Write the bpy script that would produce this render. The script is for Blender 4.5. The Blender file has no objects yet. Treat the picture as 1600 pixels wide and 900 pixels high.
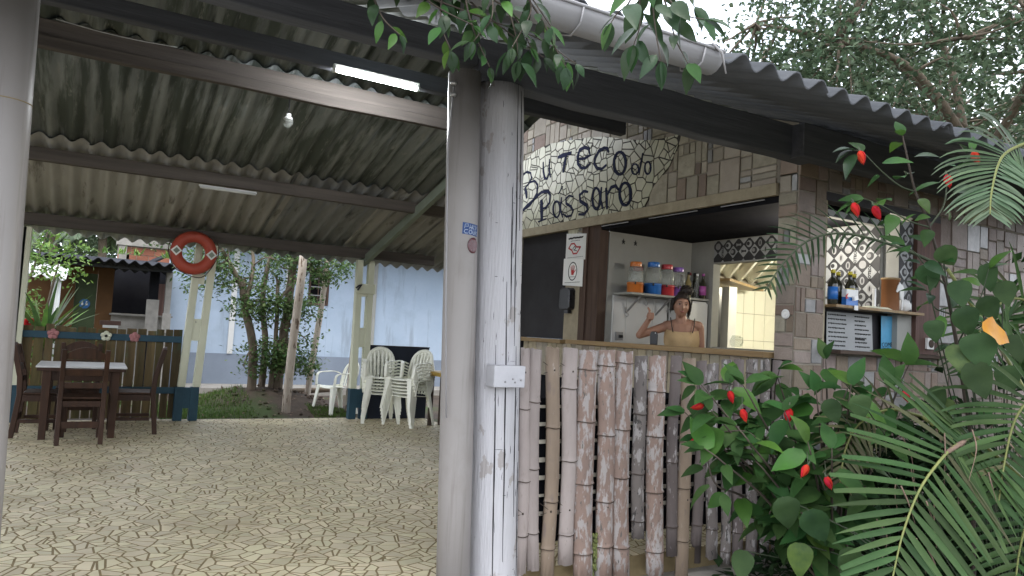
import bpy, bmesh, math, random
from mathutils import Vector, Matrix, noise
R = math.radians
rnd = random.Random(11)
sc = bpy.context.scene
col = sc.collection

# ---------------------------------------------------------------- camera
def set_camera():
    a, p, r = R(29.8), R(3.5), R(3.2)
    F = Vector((math.sin(a)*math.cos(p), math.cos(a)*math.cos(p), math.sin(p)))
    R0 = Vector((math.cos(a), -math.sin(a), 0)); U0 = R0.cross(F)
    Rt = math.cos(r)*R0 + math.sin(r)*U0
    Up = -math.sin(r)*R0 + math.cos(r)*U0
    cd = bpy.data.cameras.new('camera'); cd.sensor_width = 36; cd.lens = 1140/1600*36
    cd.clip_start = .05; cd.clip_end = 600
    co = bpy.data.objects.new('camera', cd); col.objects.link(co)
    m = Matrix((Rt, Up, -F)).transposed().to_4x4(); m.translation = (0, 0, 1.35)
    co.matrix_world = m
    sc.camera = co
set_camera()

# ---------------------------------------------------------------- sky, sun, exposure
SUN_EL, SUN_AZ = R(62), R(200)
w = bpy.data.worlds.new('World'); sc.world = w; w.use_nodes = True
nt = w.node_tree; N = nt.nodes; L = nt.links
bg = N['Background']
sky = N.new('ShaderNodeTexSky'); sky.sky_type = 'NISHITA'; sky.sun_disc = False
sky.sun_elevation = SUN_EL; sky.sun_rotation = SUN_AZ; sky.air_density = 1.0; sky.dust_density = 3.0
tc = N.new('ShaderNodeTexCoord'); nz = N.new('ShaderNodeTexNoise')
nz.inputs['Scale'].default_value = 2.2; nz.inputs['Detail'].default_value = 5
cr = N.new('ShaderNodeValToRGB')
cr.color_ramp.elements[0].position = .36; cr.color_ramp.elements[0].color = (11.5, 12.6, 14.6, 1)
cr.color_ramp.elements[1].position = .66; cr.color_ramp.elements[1].color = (16.5, 16.8, 17.6, 1)
mx = N.new('ShaderNodeMix'); mx.data_type = 'RGBA'; mx.inputs[0].default_value = .85
L.new(tc.outputs['Generated'], nz.inputs['Vector']); L.new(nz.outputs['Fac'], cr.inputs['Fac'])
L.new(sky.outputs['Color'], mx.inputs[6]); L.new(cr.outputs['Color'], mx.inputs[7])
L.new(mx.outputs[2], bg.inputs['Color']); bg.inputs['Strength'].default_value = .1
sd = bpy.data.lights.new('sun', 'SUN'); sd.energy = .8; sd.angle = R(25); sd.color = (1, .96, .9)
so = bpy.data.objects.new('sun', sd); col.objects.link(so)
so.rotation_euler = (R(90)-SUN_EL, 0, R(180)-SUN_AZ); so.location = (0, 0, 30)
vs = sc.view_settings; vs.view_transform = 'Standard'; vs.look = 'None'; vs.gamma = 1; vs.use_curve_mapping = False
vs.exposure = 1.36
sc.cycles.max_bounces = 8; sc.cycles.transparent_max_bounces = 12
sc.cycles.caustics_reflective = False; sc.cycles.caustics_refractive = False

# ---------------------------------------------------------------- materials
def M(name, c1, c2=None, s=6, st=(1,1,1), rough=.75, var=.15, bump=.25, bs=60, spec=.3, met=0,
      c3=None, s3=5, t3=.55, w3=.06, st3=None, c4=None, s4=9, t4=.6, st4=None, hue=0, det=6, rot=(0,0,0)):
    """principled surface: two-tone noise, value jitter per object and per piece, up to two layers of patches, fine relief"""
    m = bpy.data.materials.new(name); m.use_nodes = True
    nt = m.node_tree; N = nt.nodes; L = nt.links
    b = N['Principled BSDF']
    b.inputs['Roughness'].default_value = rough; b.inputs['Specular IOR Level'].default_value = spec
    b.inputs['Metallic'].default_value = met
    g = N.new('ShaderNodeNewGeometry'); oi = N.new('ShaderNodeObjectInfo')
    def mp(stv):
        k = N.new('ShaderNodeMapping'); k.inputs['Scale'].default_value = stv; k.inputs['Rotation'].default_value = rot
        L.new(g.outputs['Position'], k.inputs['Vector']); return k.outputs['Vector']
    def nzn(sv, stv, d=det):
        n = N.new('ShaderNodeTexNoise'); n.inputs['Scale'].default_value = sv; n.inputs['Detail'].default_value = d
        n.inputs['Roughness'].default_value = .62
        L.new(mp(stv), n.inputs['Vector']); return n.outputs['Fac']
    def mix(fac, a, c):
        k = N.new('ShaderNodeMix'); k.data_type = 'RGBA'
        L.new(fac, k.inputs[0])
        for i, v in ((6, a), (7, c)):
            if isinstance(v, tuple): k.inputs[i].default_value = (*v, 1)
            else: L.new(v, k.inputs[i])
        return k.outputs[2]
    def ramp(fac, a, c):
        k = N.new('ShaderNodeMapRange'); k.inputs[1].default_value = a; k.inputs[2].default_value = c
        L.new(fac, k.inputs[0]); return k.outputs[0]
    n1 = nzn(s, st)
    out = mix(ramp(n1, .3, .7), c1, c2 or tuple(x*.7 for x in c1))
    if c3: out = mix(ramp(nzn(s3, st3 or st), t3, t3+w3), out, c3)
    if c4: out = mix(ramp(nzn(s4, st4 or st), t4, t4+w3), out, c4)
    ad = N.new('ShaderNodeMath'); ad.operation = 'ADD'
    L.new(g.outputs['Random Per Island'], ad.inputs[0]); L.new(oi.outputs['Random'], ad.inputs[1])
    fr = N.new('ShaderNodeMath'); fr.operation = 'FRACT'; L.new(ad.outputs[0], fr.inputs[0])
    hs = N.new('ShaderNodeHueSaturation')
    mr = N.new('ShaderNodeMapRange'); mr.inputs[3].default_value = 1-var; mr.inputs[4].default_value = 1+var
    L.new(fr.outputs[0], mr.inputs[0]); L.new(mr.outputs[0], hs.inputs['Value'])
    if hue:
        f2 = N.new('ShaderNodeMath'); f2.operation = 'MULTIPLY_ADD'; f2.inputs[1].default_value = 7.31; f2.inputs[2].default_value = .17
        L.new(fr.outputs[0], f2.inputs[0])
        f3 = N.new('ShaderNodeMath'); f3.operation = 'FRACT'; L.new(f2.outputs[0], f3.inputs[0])
        m2 = N.new('ShaderNodeMapRange'); m2.inputs[3].default_value = .5-hue; m2.inputs[4].default_value = .5+hue
        L.new(f3.outputs[0], m2.inputs[0]); L.new(m2.outputs[0], hs.inputs['Hue'])
    L.new(out, hs.inputs['Color']); L.new(hs.outputs['Color'], b.inputs['Base Color'])
    if bump:
        bn = N.new('ShaderNodeBump'); bn.inputs['Strength'].default_value = bump; bn.inputs['Distance'].default_value = .01
        L.new(nzn(bs, st, 4), bn.inputs['Height']); L.new(bn.outputs['Normal'], b.inputs['Normal'])
    rr = N.new('ShaderNodeMapRange'); rr.inputs[3].default_value = max(0, rough-.12); rr.inputs[4].default_value = min(1, rough+.12)
    L.new(n1, rr.inputs[0]); L.new(rr.outputs[0], b.inputs['Roughness'])
    return m

def Mleaf(name, c1, c2, var=.35, hue=.02, spec=.25, rough=.45, tr=.3, s=9):
    m = M(name, c1, c2, s=s, rough=rough, var=var, bump=.15, bs=30, spec=spec, hue=hue)
    nt = m.node_tree; N = nt.nodes; L = nt.links
    b = N['Principled BSDF']; o = [n for n in N if n.type == 'OUTPUT_MATERIAL'][0]
    t = N.new('ShaderNodeBsdfTranslucent'); k = N.new('ShaderNodeMixShader'); k.inputs[0].default_value = tr
    src = b.inputs['Base Color'].links[0].from_socket
    L.new(src, t.inputs['Color']); L.new(b.outputs[0], k.inputs[1]); L.new(t.outputs[0], k.inputs[2])
    L.new(k.outputs[0], o.inputs['Surface'])
    return m

def Memit(name, c, e):
    m = bpy.data.materials.new(name); m.use_nodes = True
    b = m.node_tree.nodes['Principled BSDF']; b.inputs['Base Color'].default_value = (*c, 1)
    b.inputs['Emission Color'].default_value = (*c, 1); b.inputs['Emission Strength'].default_value = e
    return m
def Mglass(name, c=(.9,.95,.93), mixv=.75):
    m = bpy.data.materials.new(name); m.use_nodes = True
    nt = m.node_tree; N = nt.nodes; L = nt.links; b = N['Principled BSDF']
    b.inputs['Base Color'].default_value = (*c, 1); b.inputs['Roughness'].default_value = .05; b.inputs['Specular IOR Level'].default_value = .6
    t = N.new('ShaderNodeBsdfTransparent'); t.inputs[0].default_value = (*c, 1)
    k = N.new('ShaderNodeMixShader'); k.inputs[0].default_value = mixv
    L.new(b.outputs[0], k.inputs[1]); L.new(t.outputs[0], k.inputs[2])
    L.new(k.outputs[0], [n for n in N if n.type == 'OUTPUT_MATERIAL'][0].inputs['Surface'])
    return m

MT = {}
MT['tile_floor'] = M('floor_ceramic', (.63,.56,.385), (.52,.455,.30), s=3, rough=.45, var=.15, bump=.05, spec=.45, hue=.012, c3=(.36,.30,.19), s3=1.1, t3=.54, w3=.2, c4=(.34,.29,.2), s4=14, t4=.66)
MT['grout'] = M('floor_grout', (.30,.235,.125), (.21,.16,.085), s=9, rough=.9)
MT['concrete'] = M('concrete', (.32,.30,.27), (.2,.19,.17), s=5, rough=.9)
MT['soil'] = M('soil', (.085,.062,.045), (.045,.034,.026), s=4, rough=.95, bump=.8, bs=25, c3=(.05,.075,.022), s3=.5, t3=.5, w3=.1)
MT['tile_beige'] = M('wall_tile_beige', (.335,.295,.23), (.265,.23,.18), s=8, rough=.5, var=.2, bump=.4, bs=40, hue=.015, spec=.4)
MT['tile_brown'] = M('wall_tile_brown', (.21,.155,.115), (.16,.12,.09), s=8, rough=.55, var=.25, bump=.45, bs=40, hue=.02, spec=.4)
MT['tile_grey'] = M('wall_tile_grey', (.24,.235,.225), (.15,.15,.15), s=14, rough=.35, var=.35, bump=.2, bs=40, spec=.5)
MT['tile_pink'] = M('wall_tile_pink', (.27,.215,.185), (.2,.16,.14), s=8, rough=.55, var=.2, bump=.45, bs=40, hue=.015, spec=.4)
MT['tile_rough'] = M('wall_stone_pale', (.36,.33,.26), (.25,.23,.18), s=12, rough=.8, var=.15, bump=.9, bs=25)
MT['mortar'] = M('mortar', (.30,.27,.225), (.20,.18,.15), s=12, rough=.95, bump=.5)
MT['mosaic'] = M('mosaic_pale', (.52,.51,.39), (.44,.43,.33), s=6, rough=.35, var=.12, bump=.05, spec=.5, hue=.012)
MT['mosaic_grout'] = M('mosaic_grout', (.06,.055,.05), (.04,.037,.034), s=12)
MT['letter'] = M('dark_blue_ceramic', (.018,.022,.055), (.012,.015,.035), s=10, rough=.7, spec=.08, bump=.1)
MT['plaster'] = M('plaster_beige', (.40,.35,.25), (.28,.24,.17), s=7, rough=.9, bump=.5, bs=30)
MT['dark_panel'] = M('dark_painted_panel', (.028,.027,.03), (.022,.02,.022), s=3, rough=.6, bump=.08)
MT['black_and_shade'] = M('black_paint_and_shade', (.014,.014,.016), (.008,.008,.01), s=3, rough=.95, spec=.05, bump=.05)  # black of the painted ceiling, also used as a colour for shade
MT['wood_dark'] = M('old_dark_wood', (.085,.06,.045), (.045,.032,.026), s=4, st=(.6,6,6), rough=.85, bump=.4, bs=12, var=.2)
MT['roof_shade'] = M('shade_dark_sheet', (.035,.036,.04), (.022,.023,.026), s=4, rough=.95, spec=.1)  # near-black sheet, the hut roof's underside shade put into the colour
MT['wood_roof'] = M('roof_timber', (.105,.09,.08), (.066,.057,.052), s=3, st=(.4,7,7), rough=.9, bump=.4, bs=10, var=.25)
MT['wood_black'] = M('weathered_black_beam', (.095,.10,.115), (.062,.065,.075), s=3, st=(.4,7,7), rough=.9, bump=.4, bs=10)
MT['wood_frame'] = M('brown_frame_wood', (.095,.058,.04), (.05,.03,.022), s=3, st=(8,8,.6), rough=.6, bump=.3, bs=10)
MT['wood_counter'] = M('counter_wood', (.34,.24,.12), (.22,.14,.065), s=3, st=(6,.5,6), rough=.5, bump=.2, bs=14)
MT['wood_red'] = M('red_brown_board', (.13,.07,.055), (.07,.04,.033), s=2.5, st=(9,9,.5), rough=.7, bump=.3, bs=10)
MT['wood_chair'] = M('chair_wood', (.055,.024,.012), (.028,.014,.008), s=3, st=(7,7,.8), rough=.55, bump=.15, bs=14, spec=.25)
MT['cloth_top'] = M('table_laminate', (.62,.62,.62), (.55,.55,.56), s=5, rough=.35, bump=.03)
MT['pvc'] = M('grey_pvc', (.29,.272,.26), (.245,.228,.215), s=1.6, st=(1,1,.5), rough=.45, bump=.04, bs=8, spec=.4, var=0, c3=(.21,.19,.175), s3=3, t3=.53, w3=.2, c4=(.16,.14,.125), s4=2.2, st4=(7,7,.25), t4=.56)
MT['box_grey'] = M('dull_box', (.42,.42,.44), (.36,.36,.38), s=9, rough=.6, bump=.1)
MT['gutter'] = M('gutter_pvc', (.33,.325,.335), (.27,.265,.27), s=2, rough=.5, bump=.05, var=.05)
MT['roof_moss_shade'] = M('fibre_cement_mossy_shade', (.265,.285,.285), (.165,.185,.187), s=3.5, st=(2.2,.35,1), rough=.95, var=.15, bump=.6, bs=14, c3=(.085,.10,.09), s3=2.6, st3=(3.2,.22,.6), t3=.47, w3=.10, c4=(.27,.28,.27), s4=5, st4=(3.5,.6,1), t4=.6)  # mossy tone; dark streaks near wave pitch paint in the corrugation's shading
MT['roof_dark'] = M('fibre_cement_dark', (.115,.12,.13), (.07,.075,.082), s=3.5, st=(2.2,.35,1), rough=.95, var=.15, bump=.6, bs=14, c3=(.10,.10,.095), s3=9, t3=.62, w3=.06)
MT['paper_white'] = M('paper_white', (.32,.33,.33), (.27,.28,.28), s=5, rough=.5, bump=0)
MT['paper_black'] = M('paper_black', (.04,.04,.042), rough=.6, bump=0)
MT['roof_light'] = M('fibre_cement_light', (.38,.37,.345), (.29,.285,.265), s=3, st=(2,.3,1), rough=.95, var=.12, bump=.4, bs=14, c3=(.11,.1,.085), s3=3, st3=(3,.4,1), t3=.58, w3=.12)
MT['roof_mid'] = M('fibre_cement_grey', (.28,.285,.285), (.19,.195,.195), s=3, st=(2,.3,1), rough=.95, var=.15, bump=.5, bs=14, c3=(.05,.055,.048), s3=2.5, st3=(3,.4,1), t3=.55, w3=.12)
MT['bamboo'] = M('bamboo_pale', (.34,.295,.275), (.26,.222,.205), s=3, st=(3,3,.8), rough=.6, bump=.15, bs=18, var=.1, c3=(.24,.2,.18), s3=7, st3=(3,3,1.2), t3=.58, w3=.12, c4=(.12,.10,.09), s4=22, st4=(2,2,.7), t4=.66)
MT['bamboo_tan'] = M('bamboo_tan', (.28,.215,.155), (.21,.16,.12), s=3, st=(4,4,.7), rough=.55, bump=.15, bs=18, var=.1, c3=(.2,.155,.13), s3=6, st3=(3,3,1), t3=.57, w3=.12, c4=(.44,.40,.37), s4=10, st4=(2.5,2.5,.8), t4=.63)
MT['bamboo_peel'] = M('bamboo_peeling', (.29,.205,.165), (.22,.16,.135), s=3, st=(3,3,.8), rough=.7, bump=.5, bs=20, var=.08, c3=(.36,.33,.315), s3=13, st3=(2,2,.7), t3=.5, w3=.06, c4=(.13,.115,.105), s4=24, st4=(2,2,.8), t4=.60)
MT['bamboo_flake'] = M('bamboo_flaking_grey', (.20,.175,.16), (.14,.122,.115), s=3, st=(3,3,.8), rough=.75, bump=.5, bs=20, var=.15, c3=(.36,.34,.33), s3=9, st3=(2.4,2.4,.9), t3=.55, w3=.03, c4=(.07,.065,.06), s4=14, st4=(2.2,2.2,.8), t4=.59)
MT['bamboo_grey'] = M('bamboo_grey', (.17,.14,.13), (.11,.092,.088), s=3, st=(3,3,.8), rough=.7, bump=.25, bs=18, var=.15, c3=(.38,.35,.34), s3=6, st3=(3,3,1), t3=.62, w3=.05)
MT['low_blue'] = M('dark_navy_paint', (.012,.017,.03), (.01,.013,.022), s=3, rough=.7)
MT['yellow_wood'] = M('yellow_wood', (.45,.30,.06), (.35,.22,.05), s=4, rough=.5)
MT['lath'] = M('bamboo_lath', (.58,.54,.45), (.45,.41,.33), s=6, rough=.7)
MT['moss'] = M('moss', (.16,.18,.05), (.10,.12,.05), s=20, rough=.95)
MT['wire'] = M('rusty_wire', (.06,.045,.035), rough=.7)
MT['fence_slat'] = M('fence_slat_wood', (.125,.095,.042), (.065,.052,.027), s=3, st=(6,6,.5), rough=.85, bump=.4, bs=10, var=.35, hue=.02, c3=(.075,.085,.045), s3=3, st3=(3,3,.8), t3=.55, w3=.12)
MT['teal'] = M('teal_paint', (.024,.07,.10), (.018,.05,.075), s=5, rough=.6, bump=.2, var=.1)
MT['post_green'] = M('pale_green_paint', (.64,.65,.51), (.56,.57,.44), s=3, st=(2,2,.8), rough=.7, bump=.2, bs=20, var=.06, c3=(.2,.19,.14), s3=7, t3=.68, w3=.04)
MT['rafter_green'] = M('rafter_green_paint', (.25,.29,.24), (.18,.21,.17), s=3, rough=.8, bump=.2)
MT['white_plastic'] = M('white_plastic', (.88,.88,.77), (.83,.83,.72), s=2, rough=.35, bump=.02, var=.05, spec=.45)
MT['white_paint'] = M('white_paint', (.60,.61,.60), (.52,.52,.51), s=2, rough=.45, bump=.03, var=.05)
MT['grey_wall'] = M('grey_plaster', (.31,.31,.285), (.26,.26,.24), s=3, rough=.85, bump=.15, var=.04)
MT['warm_tile'] = M('cream_glazed_tile', (.76,.75,.66), (.72,.71,.62), s=2, rough=.25, bump=.02, var=.04)
MT['blue_wall'] = M('pale_blue_wall', (.36,.435,.53), (.31,.385,.48), s=1.3, rough=.85, bump=.15, bs=20, var=.02, c3=(.27,.33,.40), s3=1.1, t3=.52, w3=.2, c4=(.21,.245,.28), s4=1.8, st4=(2.6,1,.3), t4=.56)
MT['blue_base'] = M('grey_blue_base', (.22,.26,.32), (.17,.20,.25), s=1.6, rough=.9, bump=.1)
MT['bark_pale'] = M('peeled_log', (.46,.41,.35), (.32,.26,.21), s=4, st=(3,3,.7), rough=.85, bump=.5, bs=14, c3=(.12,.085,.06), s3=6, st3=(3,3,.8), t3=.57, w3=.05)
MT['bark'] = M('bark', (.19,.15,.11), (.10,.08,.06), s=6, st=(2,2,.7), rough=.95, bump=.9, bs=22)
MT['lifebuoy'] = M('orange_red_foam', (.36,.06,.035), (.30,.05,.03), s=5, rough=.5, bump=.05)
MT['brick'] = M('red_hollow_brick', (.33,.13,.08), (.25,.1,.065), s=6, rough=.9, var=.25, bump=.3)
MT['orange_wall'] = M('orange_wall', (.10,.048,.016), (.075,.038,.015), s=3, rough=.85)  # orange darkened so the colour carries the hut wall's deep shade
MT['green_door'] = M('green_door', (.04,.06,.022), (.03,.045,.018), s=3, rough=.6)  # green darkened for the same shade under the hut roof
MT['blue_sign'] = M('blue_sign', (.02,.12,.30), (.02,.1,.26), rough=.4, bump=0)
MT['metal'] = M('dull_metal', (.42,.42,.42), (.34,.34,.34), rough=.4, met=.6, bump=.05)
MT['black_plastic'] = M('black_plastic', (.012,.012,.016), rough=.3, bump=.02, spec=.5)
MT['white'] = M('white_print', (.74,.74,.72), (.7,.7,.68), rough=.45, bump=0)
MT['red_print'] = M('red_print', (.45,.03,.03), rough=.5, bump=0)
MT['black_print'] = M('black_print', (.015,.015,.015), rough=.6, bump=0)
MT['grey_print'] = M('grey_print', (.3,.3,.3), rough=.6, bump=0)
MT['sticker_blue'] = M('sticker_blue', (.03,.08,.22), (.02,.05,.16), s=30, rough=.4, bump=0)
MT['sticker_pale'] = M('sticker_pale', (.45,.52,.65), rough=.4, bump=0)
MT['reflector'] = M('maroon_reflector', (.10,.035,.04), (.07,.025,.03), s=20, rough=.25, spec=.6, bump=.05)
MT['skin'] = M('skin', (.31,.17,.115), (.27,.145,.098), s=6, rough=.5, bump=.05, bs=90, var=0, spec=.35)
MT['hair'] = M('dark_hair', (.012,.008,.006), (.024,.015,.011), s=20, st=(3,3,.6), rough=.5, bump=.9, bs=40, spec=.4, var=0)
MT['top'] = M('tan_top', (.46,.33,.18), (.38,.27,.14), s=12, rough=.8, var=0)
MT['lips'] = M('lips', (.30,.09,.08), rough=.4, bump=0, var=0)
MT['eye_white'] = M('eye_white', (.40,.36,.33), rough=.3, bump=0, var=0)
MT['eye_dark'] = M('eye_dark', (.012,.008,.006), rough=.2, bump=0, var=0)
MT['glass'] = Mglass('clear_glass', (.86,.88,.86), .86)
MT['glass_amber'] = Mglass('amber_glass', (.5,.42,.2), .45)
MT['glass_dark'] = Mglass('dark_glass', (.03,.03,.02), .1)
for n, c in dict(orange=(.55,.16,.03), blue=(.03,.16,.5), red=(.5,.04,.05), purple=(.22,.11,.42), yellow=(.62,.52,.05), cyan=(.10,.36,.58), label=(.35,.08,.3), dkred=(.22,.02,.025)).items():
    MT['p_'+n] = M('plastic_'+n, c, rough=.35, bump=.02, var=.04, spec=.45)
MT['horse_cup'] = M('brown_cup', (.24,.10,.04), (.19,.08,.03), rough=.5)
MT['leaf_vine'] = Mleaf('vine_leaf', (.032,.062,.026), (.022,.045,.02), rough=.35)
MT['leaf_hib'] = Mleaf('hibiscus_leaf', (.044,.10,.027), (.027,.068,.021), spec=.12, rough=.55)
MT['leaf_light'] = Mleaf('young_leaf', (.06,.14,.022), (.045,.10,.022))
MT['leaf_big'] = Mleaf('broad_leaf', (.046,.088,.032), (.03,.06,.025), var=.3, spec=.12, rough=.55)
MT['leaf_yellow'] = Mleaf('yellow_leaf', (.55,.33,.03), (.45,.22,.03), var=.1)
MT['leaf_spot'] = Mleaf('yellowing_leaf', (.10,.15,.03), (.05,.09,.025), s=20)
MT['leaf_palm'] = Mleaf('palm_leaflet', (.05,.092,.032), (.035,.067,.024), rough=.5, spec=.12, tr=.25)
MT['leaf_under'] = Mleaf('undergrowth_leaf', (.018,.038,.014), (.012,.026,.01), tr=.15, spec=.1, rough=.7)  # leaf colour darkened to stand for the shade beneath the plants
MT['leaf_palm_dark'] = Mleaf('palm_leaflet_dark', (.03,.055,.025), (.022,.04,.02), rough=.8, spec=.05, tr=.15)  # dark copy of the palm leaflet, a frond's silhouette put into colour
MT['leaf_palm_pale'] = Mleaf('palm_leaflet_glossy', (.085,.13,.07), (.06,.10,.052), rough=.4, spec=.3, tr=.2)
MT['leaf_palm_old'] = Mleaf('palm_leaflet_old', (.085,.09,.04), (.06,.06,.03), rough=.6)
MT['leaf_tree'] = Mleaf('tree_leaf', (.095,.135,.075), (.065,.10,.058), var=.45, hue=.03)
MT['leaf_mid'] = Mleaf('tree_leaf_mid', (.10,.16,.05), (.06,.11,.036), var=.45, hue=.03)
MT['leaf_far'] = Mleaf('tree_leaf_far', (.10,.14,.075), (.07,.10,.055), var=.4, hue=.03)
MT['leaf_bright'] = Mleaf('bright_leaf', (.15,.25,.05), (.10,.18,.04), var=.3)
MT['stem'] = M('green_stem', (.05,.065,.035), (.035,.045,.028), s=10, rough=.7)
MT['stem_brown'] = M('woody_stem', (.075,.06,.045), (.045,.036,.03), s=10, rough=.8)
MT['rachis'] = M('palm_rachis', (.18,.19,.06), (.13,.15,.05), s=10, rough=.5)
MT['dry'] = M('dry_sheath', (.22,.15,.11), (.13,.09,.07), s=14, rough=.9, bump=.6)
MT['petal'] = Mleaf('red_petal', (.55,.03,.025), (.42,.02,.02), var=.12, hue=.01, rough=.75, spec=.08)
MT['grass'] = Mleaf('grass_blade', (.10,.17,.035), (.07,.12,.03), var=.4)

# ---------------------------------------------------------------- mesh helper
class MB:
    def __init__(s): s.v = []; s.f = []; s.m = []; s.sm = []
    def add(s, vs, fs, mi=0, smooth=False):
        o = len(s.v); s.v += [tuple(v) for v in vs]
        for f in fs: s.f.append([i+o for i in f]); s.m.append(mi); s.sm.append(smooth)
        return s
    def box(s, x0, x1, y0, y1, z0, z1, mi=0):
        return s.add([(x0,y0,z0),(x1,y0,z0),(x1,y1,z0),(x0,y1,z0),(x0,y0,z1),(x1,y0,z1),(x1,y1,z1),(x0,y1,z1)],
                     [(0,3,2,1),(4,5,6,7),(0,1,5,4),(1,2,6,5),(2,3,7,6),(3,0,4,7)], mi)
    def hexa(s, lo, hi, mi=0):
        return s.add(list(lo)+list(hi), [(0,3,2,1),(4,5,6,7),(0,1,5,4),(1,2,6,5),(2,3,7,6),(3,0,4,7)], mi)
    def bar(s, p, q, w, h, up=(0,0,1), mi=0, w2=None, h2=None):
        p, q = Vector(p), Vector(q); d = (q-p).normalized(); up = Vector(up)
        a = d.cross(up)
        if a.length < 1e-4: a = d.cross(Vector((1,0,0)))
        a.normalize(); b = a.cross(d).normalized()
        def ring(c, w, h): return [c-a*w/2-b*h/2, c+a*w/2-b*h/2, c+a*w/2+b*h/2, c-a*w/2+b*h/2]
        return s.hexa(ring(p, w, h), ring(q, w2 or w, h2 or h), mi)
    def tube(s, pts, r, n=8, mi=0, cap=True, smooth=True, jit=0):
        pts = [Vector(p) for p in pts]; k = len(pts)
        rs = r if isinstance(r, (list, tuple)) else [r]*k
        vs = []; a = None
        for i, p in enumerate(pts):
            d = (pts[min(i+1,k-1)]-pts[max(i-1,0)]).normalized()
            if a is None:
                a = d.cross(Vector((0,0,1)))
                if a.length < .05: a = d.cross(Vector((1,0,0)))
            else: a = a - d*a.dot(d)
            a.normalize(); b = d.cross(a)
            for j in range(n):
                t = 2*math.pi*j/n; rr = rs[i]*(1+(rnd.uniform(-jit,jit) if jit else 0))
                vs.append(p+(a*math.cos(t)+b*math.sin(t))*rr)
        fs = [(i*n+j, i*n+(j+1)%n, (i+1)*n+(j+1)%n, (i+1)*n+j) for i in range(k-1) for j in range(n)]
        s.add(vs, fs, mi, smooth)
        if cap:
            o = len(s.v)-len(vs)
            s.f.append([o+j for j in range(n)][::-1]); s.m.append(mi); s.sm.append(False)
            s.f.append([o+(k-1)*n+j for j in range(n)]); s.m.append(mi); s.sm.append(False)
        return s
    def lathe(s, prof, n=16, c=(0,0,0), mi=0, smooth=True, sx=1, sy=1):
        vs = []; k = len(prof)
        for r, z in prof:
            for j in range(n):
                t = 2*math.pi*j/n; vs.append((c[0]+r*math.cos(t)*sx, c[1]+r*math.sin(t)*sy, c[2]+z))
        fs = [(i*n+j, i*n+(j+1)%n, (i+1)*n+(j+1)%n, (i+1)*n+j) for i in range(k-1) for j in range(n)]
        s.add(vs, fs, mi, smooth); o = len(s.v)-len(vs)
        for i, rev in ((0, True), (k-1, False)):
            f = [o+i*n+j for j in range(n)]
            s.f.append(f[::-1] if rev else f); s.m.append(mi); s.sm.append(False)
        return s
    def ball(s, c, r, n=12, mi=0):
        r = r if isinstance(r, (list, tuple)) else (r, r, r); c = Vector(c)
        m = max(4, n//2); vs = []; fs = []
        for i in range(1, m):
            for j in range(n):
                a, t = math.pi*i/m, 2*math.pi*j/n
                vs.append((c.x+r[0]*math.sin(a)*math.cos(t), c.y+r[1]*math.sin(a)*math.sin(t), c.z-r[2]*math.cos(a)))
        fs = [(i*n+j, i*n+(j+1)%n, (i+1)*n+(j+1)%n, (i+1)*n+j) for i in range(m-2) for j in range(n)]
        vs += [(c.x, c.y, c.z-r[2]), (c.x, c.y, c.z+r[2])]; b, t = len(vs)-2, len(vs)-1
        fs += [((j+1)%n, j, b) for j in range(n)] + [((m-2)*n+j, (m-2)*n+(j+1)%n, t) for j in range(n)]
        return s.add(vs, fs, mi, True)
    def prism(s, poly, fn, d0, d1, mi=0, back=True):
        n = len(poly)
        vs = [fn(u, v, d0) for u, v in poly]+[fn(u, v, d1) for u, v in poly]
        fs = [list(range(n, 2*n))]+[(i, (i+1)%n, n+(i+1)%n, n+i) for i in range(n)]
        if back: fs.append(list(range(n))[::-1])
        return s.add(vs, fs, mi)
    def mesh(s, name, recalc=True):
        me = bpy.data.meshes.new(name); me.from_pydata(s.v, [], s.f)
        me.polygons.foreach_set('material_index', s.m); me.polygons.foreach_set('use_smooth', s.sm)
        if recalc:
            b = bmesh.new(); b.from_mesh(me); bmesh.ops.recalc_face_normals(b, faces=b.faces); b.to_mesh(me); b.free()
        me.update(); return me
    def build(s, name, mats, parent=None, recalc=True, bevel=0, base=True):
        off = None
        if parent is None and base and s.v:
            n = len(s.v); off = Vector((sum(v[0] for v in s.v)/n, sum(v[1] for v in s.v)/n, min(v[2] for v in s.v)))
            s.v = [(v[0]-off.x, v[1]-off.y, v[2]-off.z) for v in s.v]
        me = s.mesh(name, recalc)
        for m in (mats if isinstance(mats, (list, tuple)) else [mats]): me.materials.append(MT[m] if isinstance(m, str) else m)
        o = bpy.data.objects.new(name, me); col.objects.link(o)
        if off is not None: o.location = off
        if parent is not None: attach(o, parent)
        if bevel:
            bv = o.modifiers.new('bevel', 'BEVEL'); bv.width = bevel; bv.segments = 2; bv.limit_method = 'ANGLE'
        return o
OFF = {}
def attach(o, parent):
    o.parent = parent
    if parent.name in OFF: o.matrix_parent_inverse = Matrix.Translation(-OFF[parent.name])
    elif parent.parent is None and parent.type == 'MESH': o.matrix_parent_inverse = Matrix.Translation(-Vector(parent.location))
def tag(o, label=None, cat=None, group=None, kind=None):
    for k, v in (('label', label), ('category', cat), ('group', group), ('kind', kind)):
        if v: o[k] = v
    return o
def thing(name, label, cat, loc=(0,0,0), group=None, local=False):
    """an Empty at the base; parts are given in world coordinates unless local"""
    o = bpy.data.objects.new(name, None); col.objects.link(o); o.location = loc
    if not local: OFF[o.name] = Vector(loc)
    return tag(o, label, cat, group)
def inst(name, me, parent, mw=None, mat=None):
    o = bpy.data.objects.new(name, me); col.objects.link(o)
    attach(o, parent)
    if mw is not None: o.matrix_basis = mw
    if mat:
        o.material_slots[0].link = 'OBJECT'; o.material_slots[0].material = MT[mat]
    return o
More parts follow.
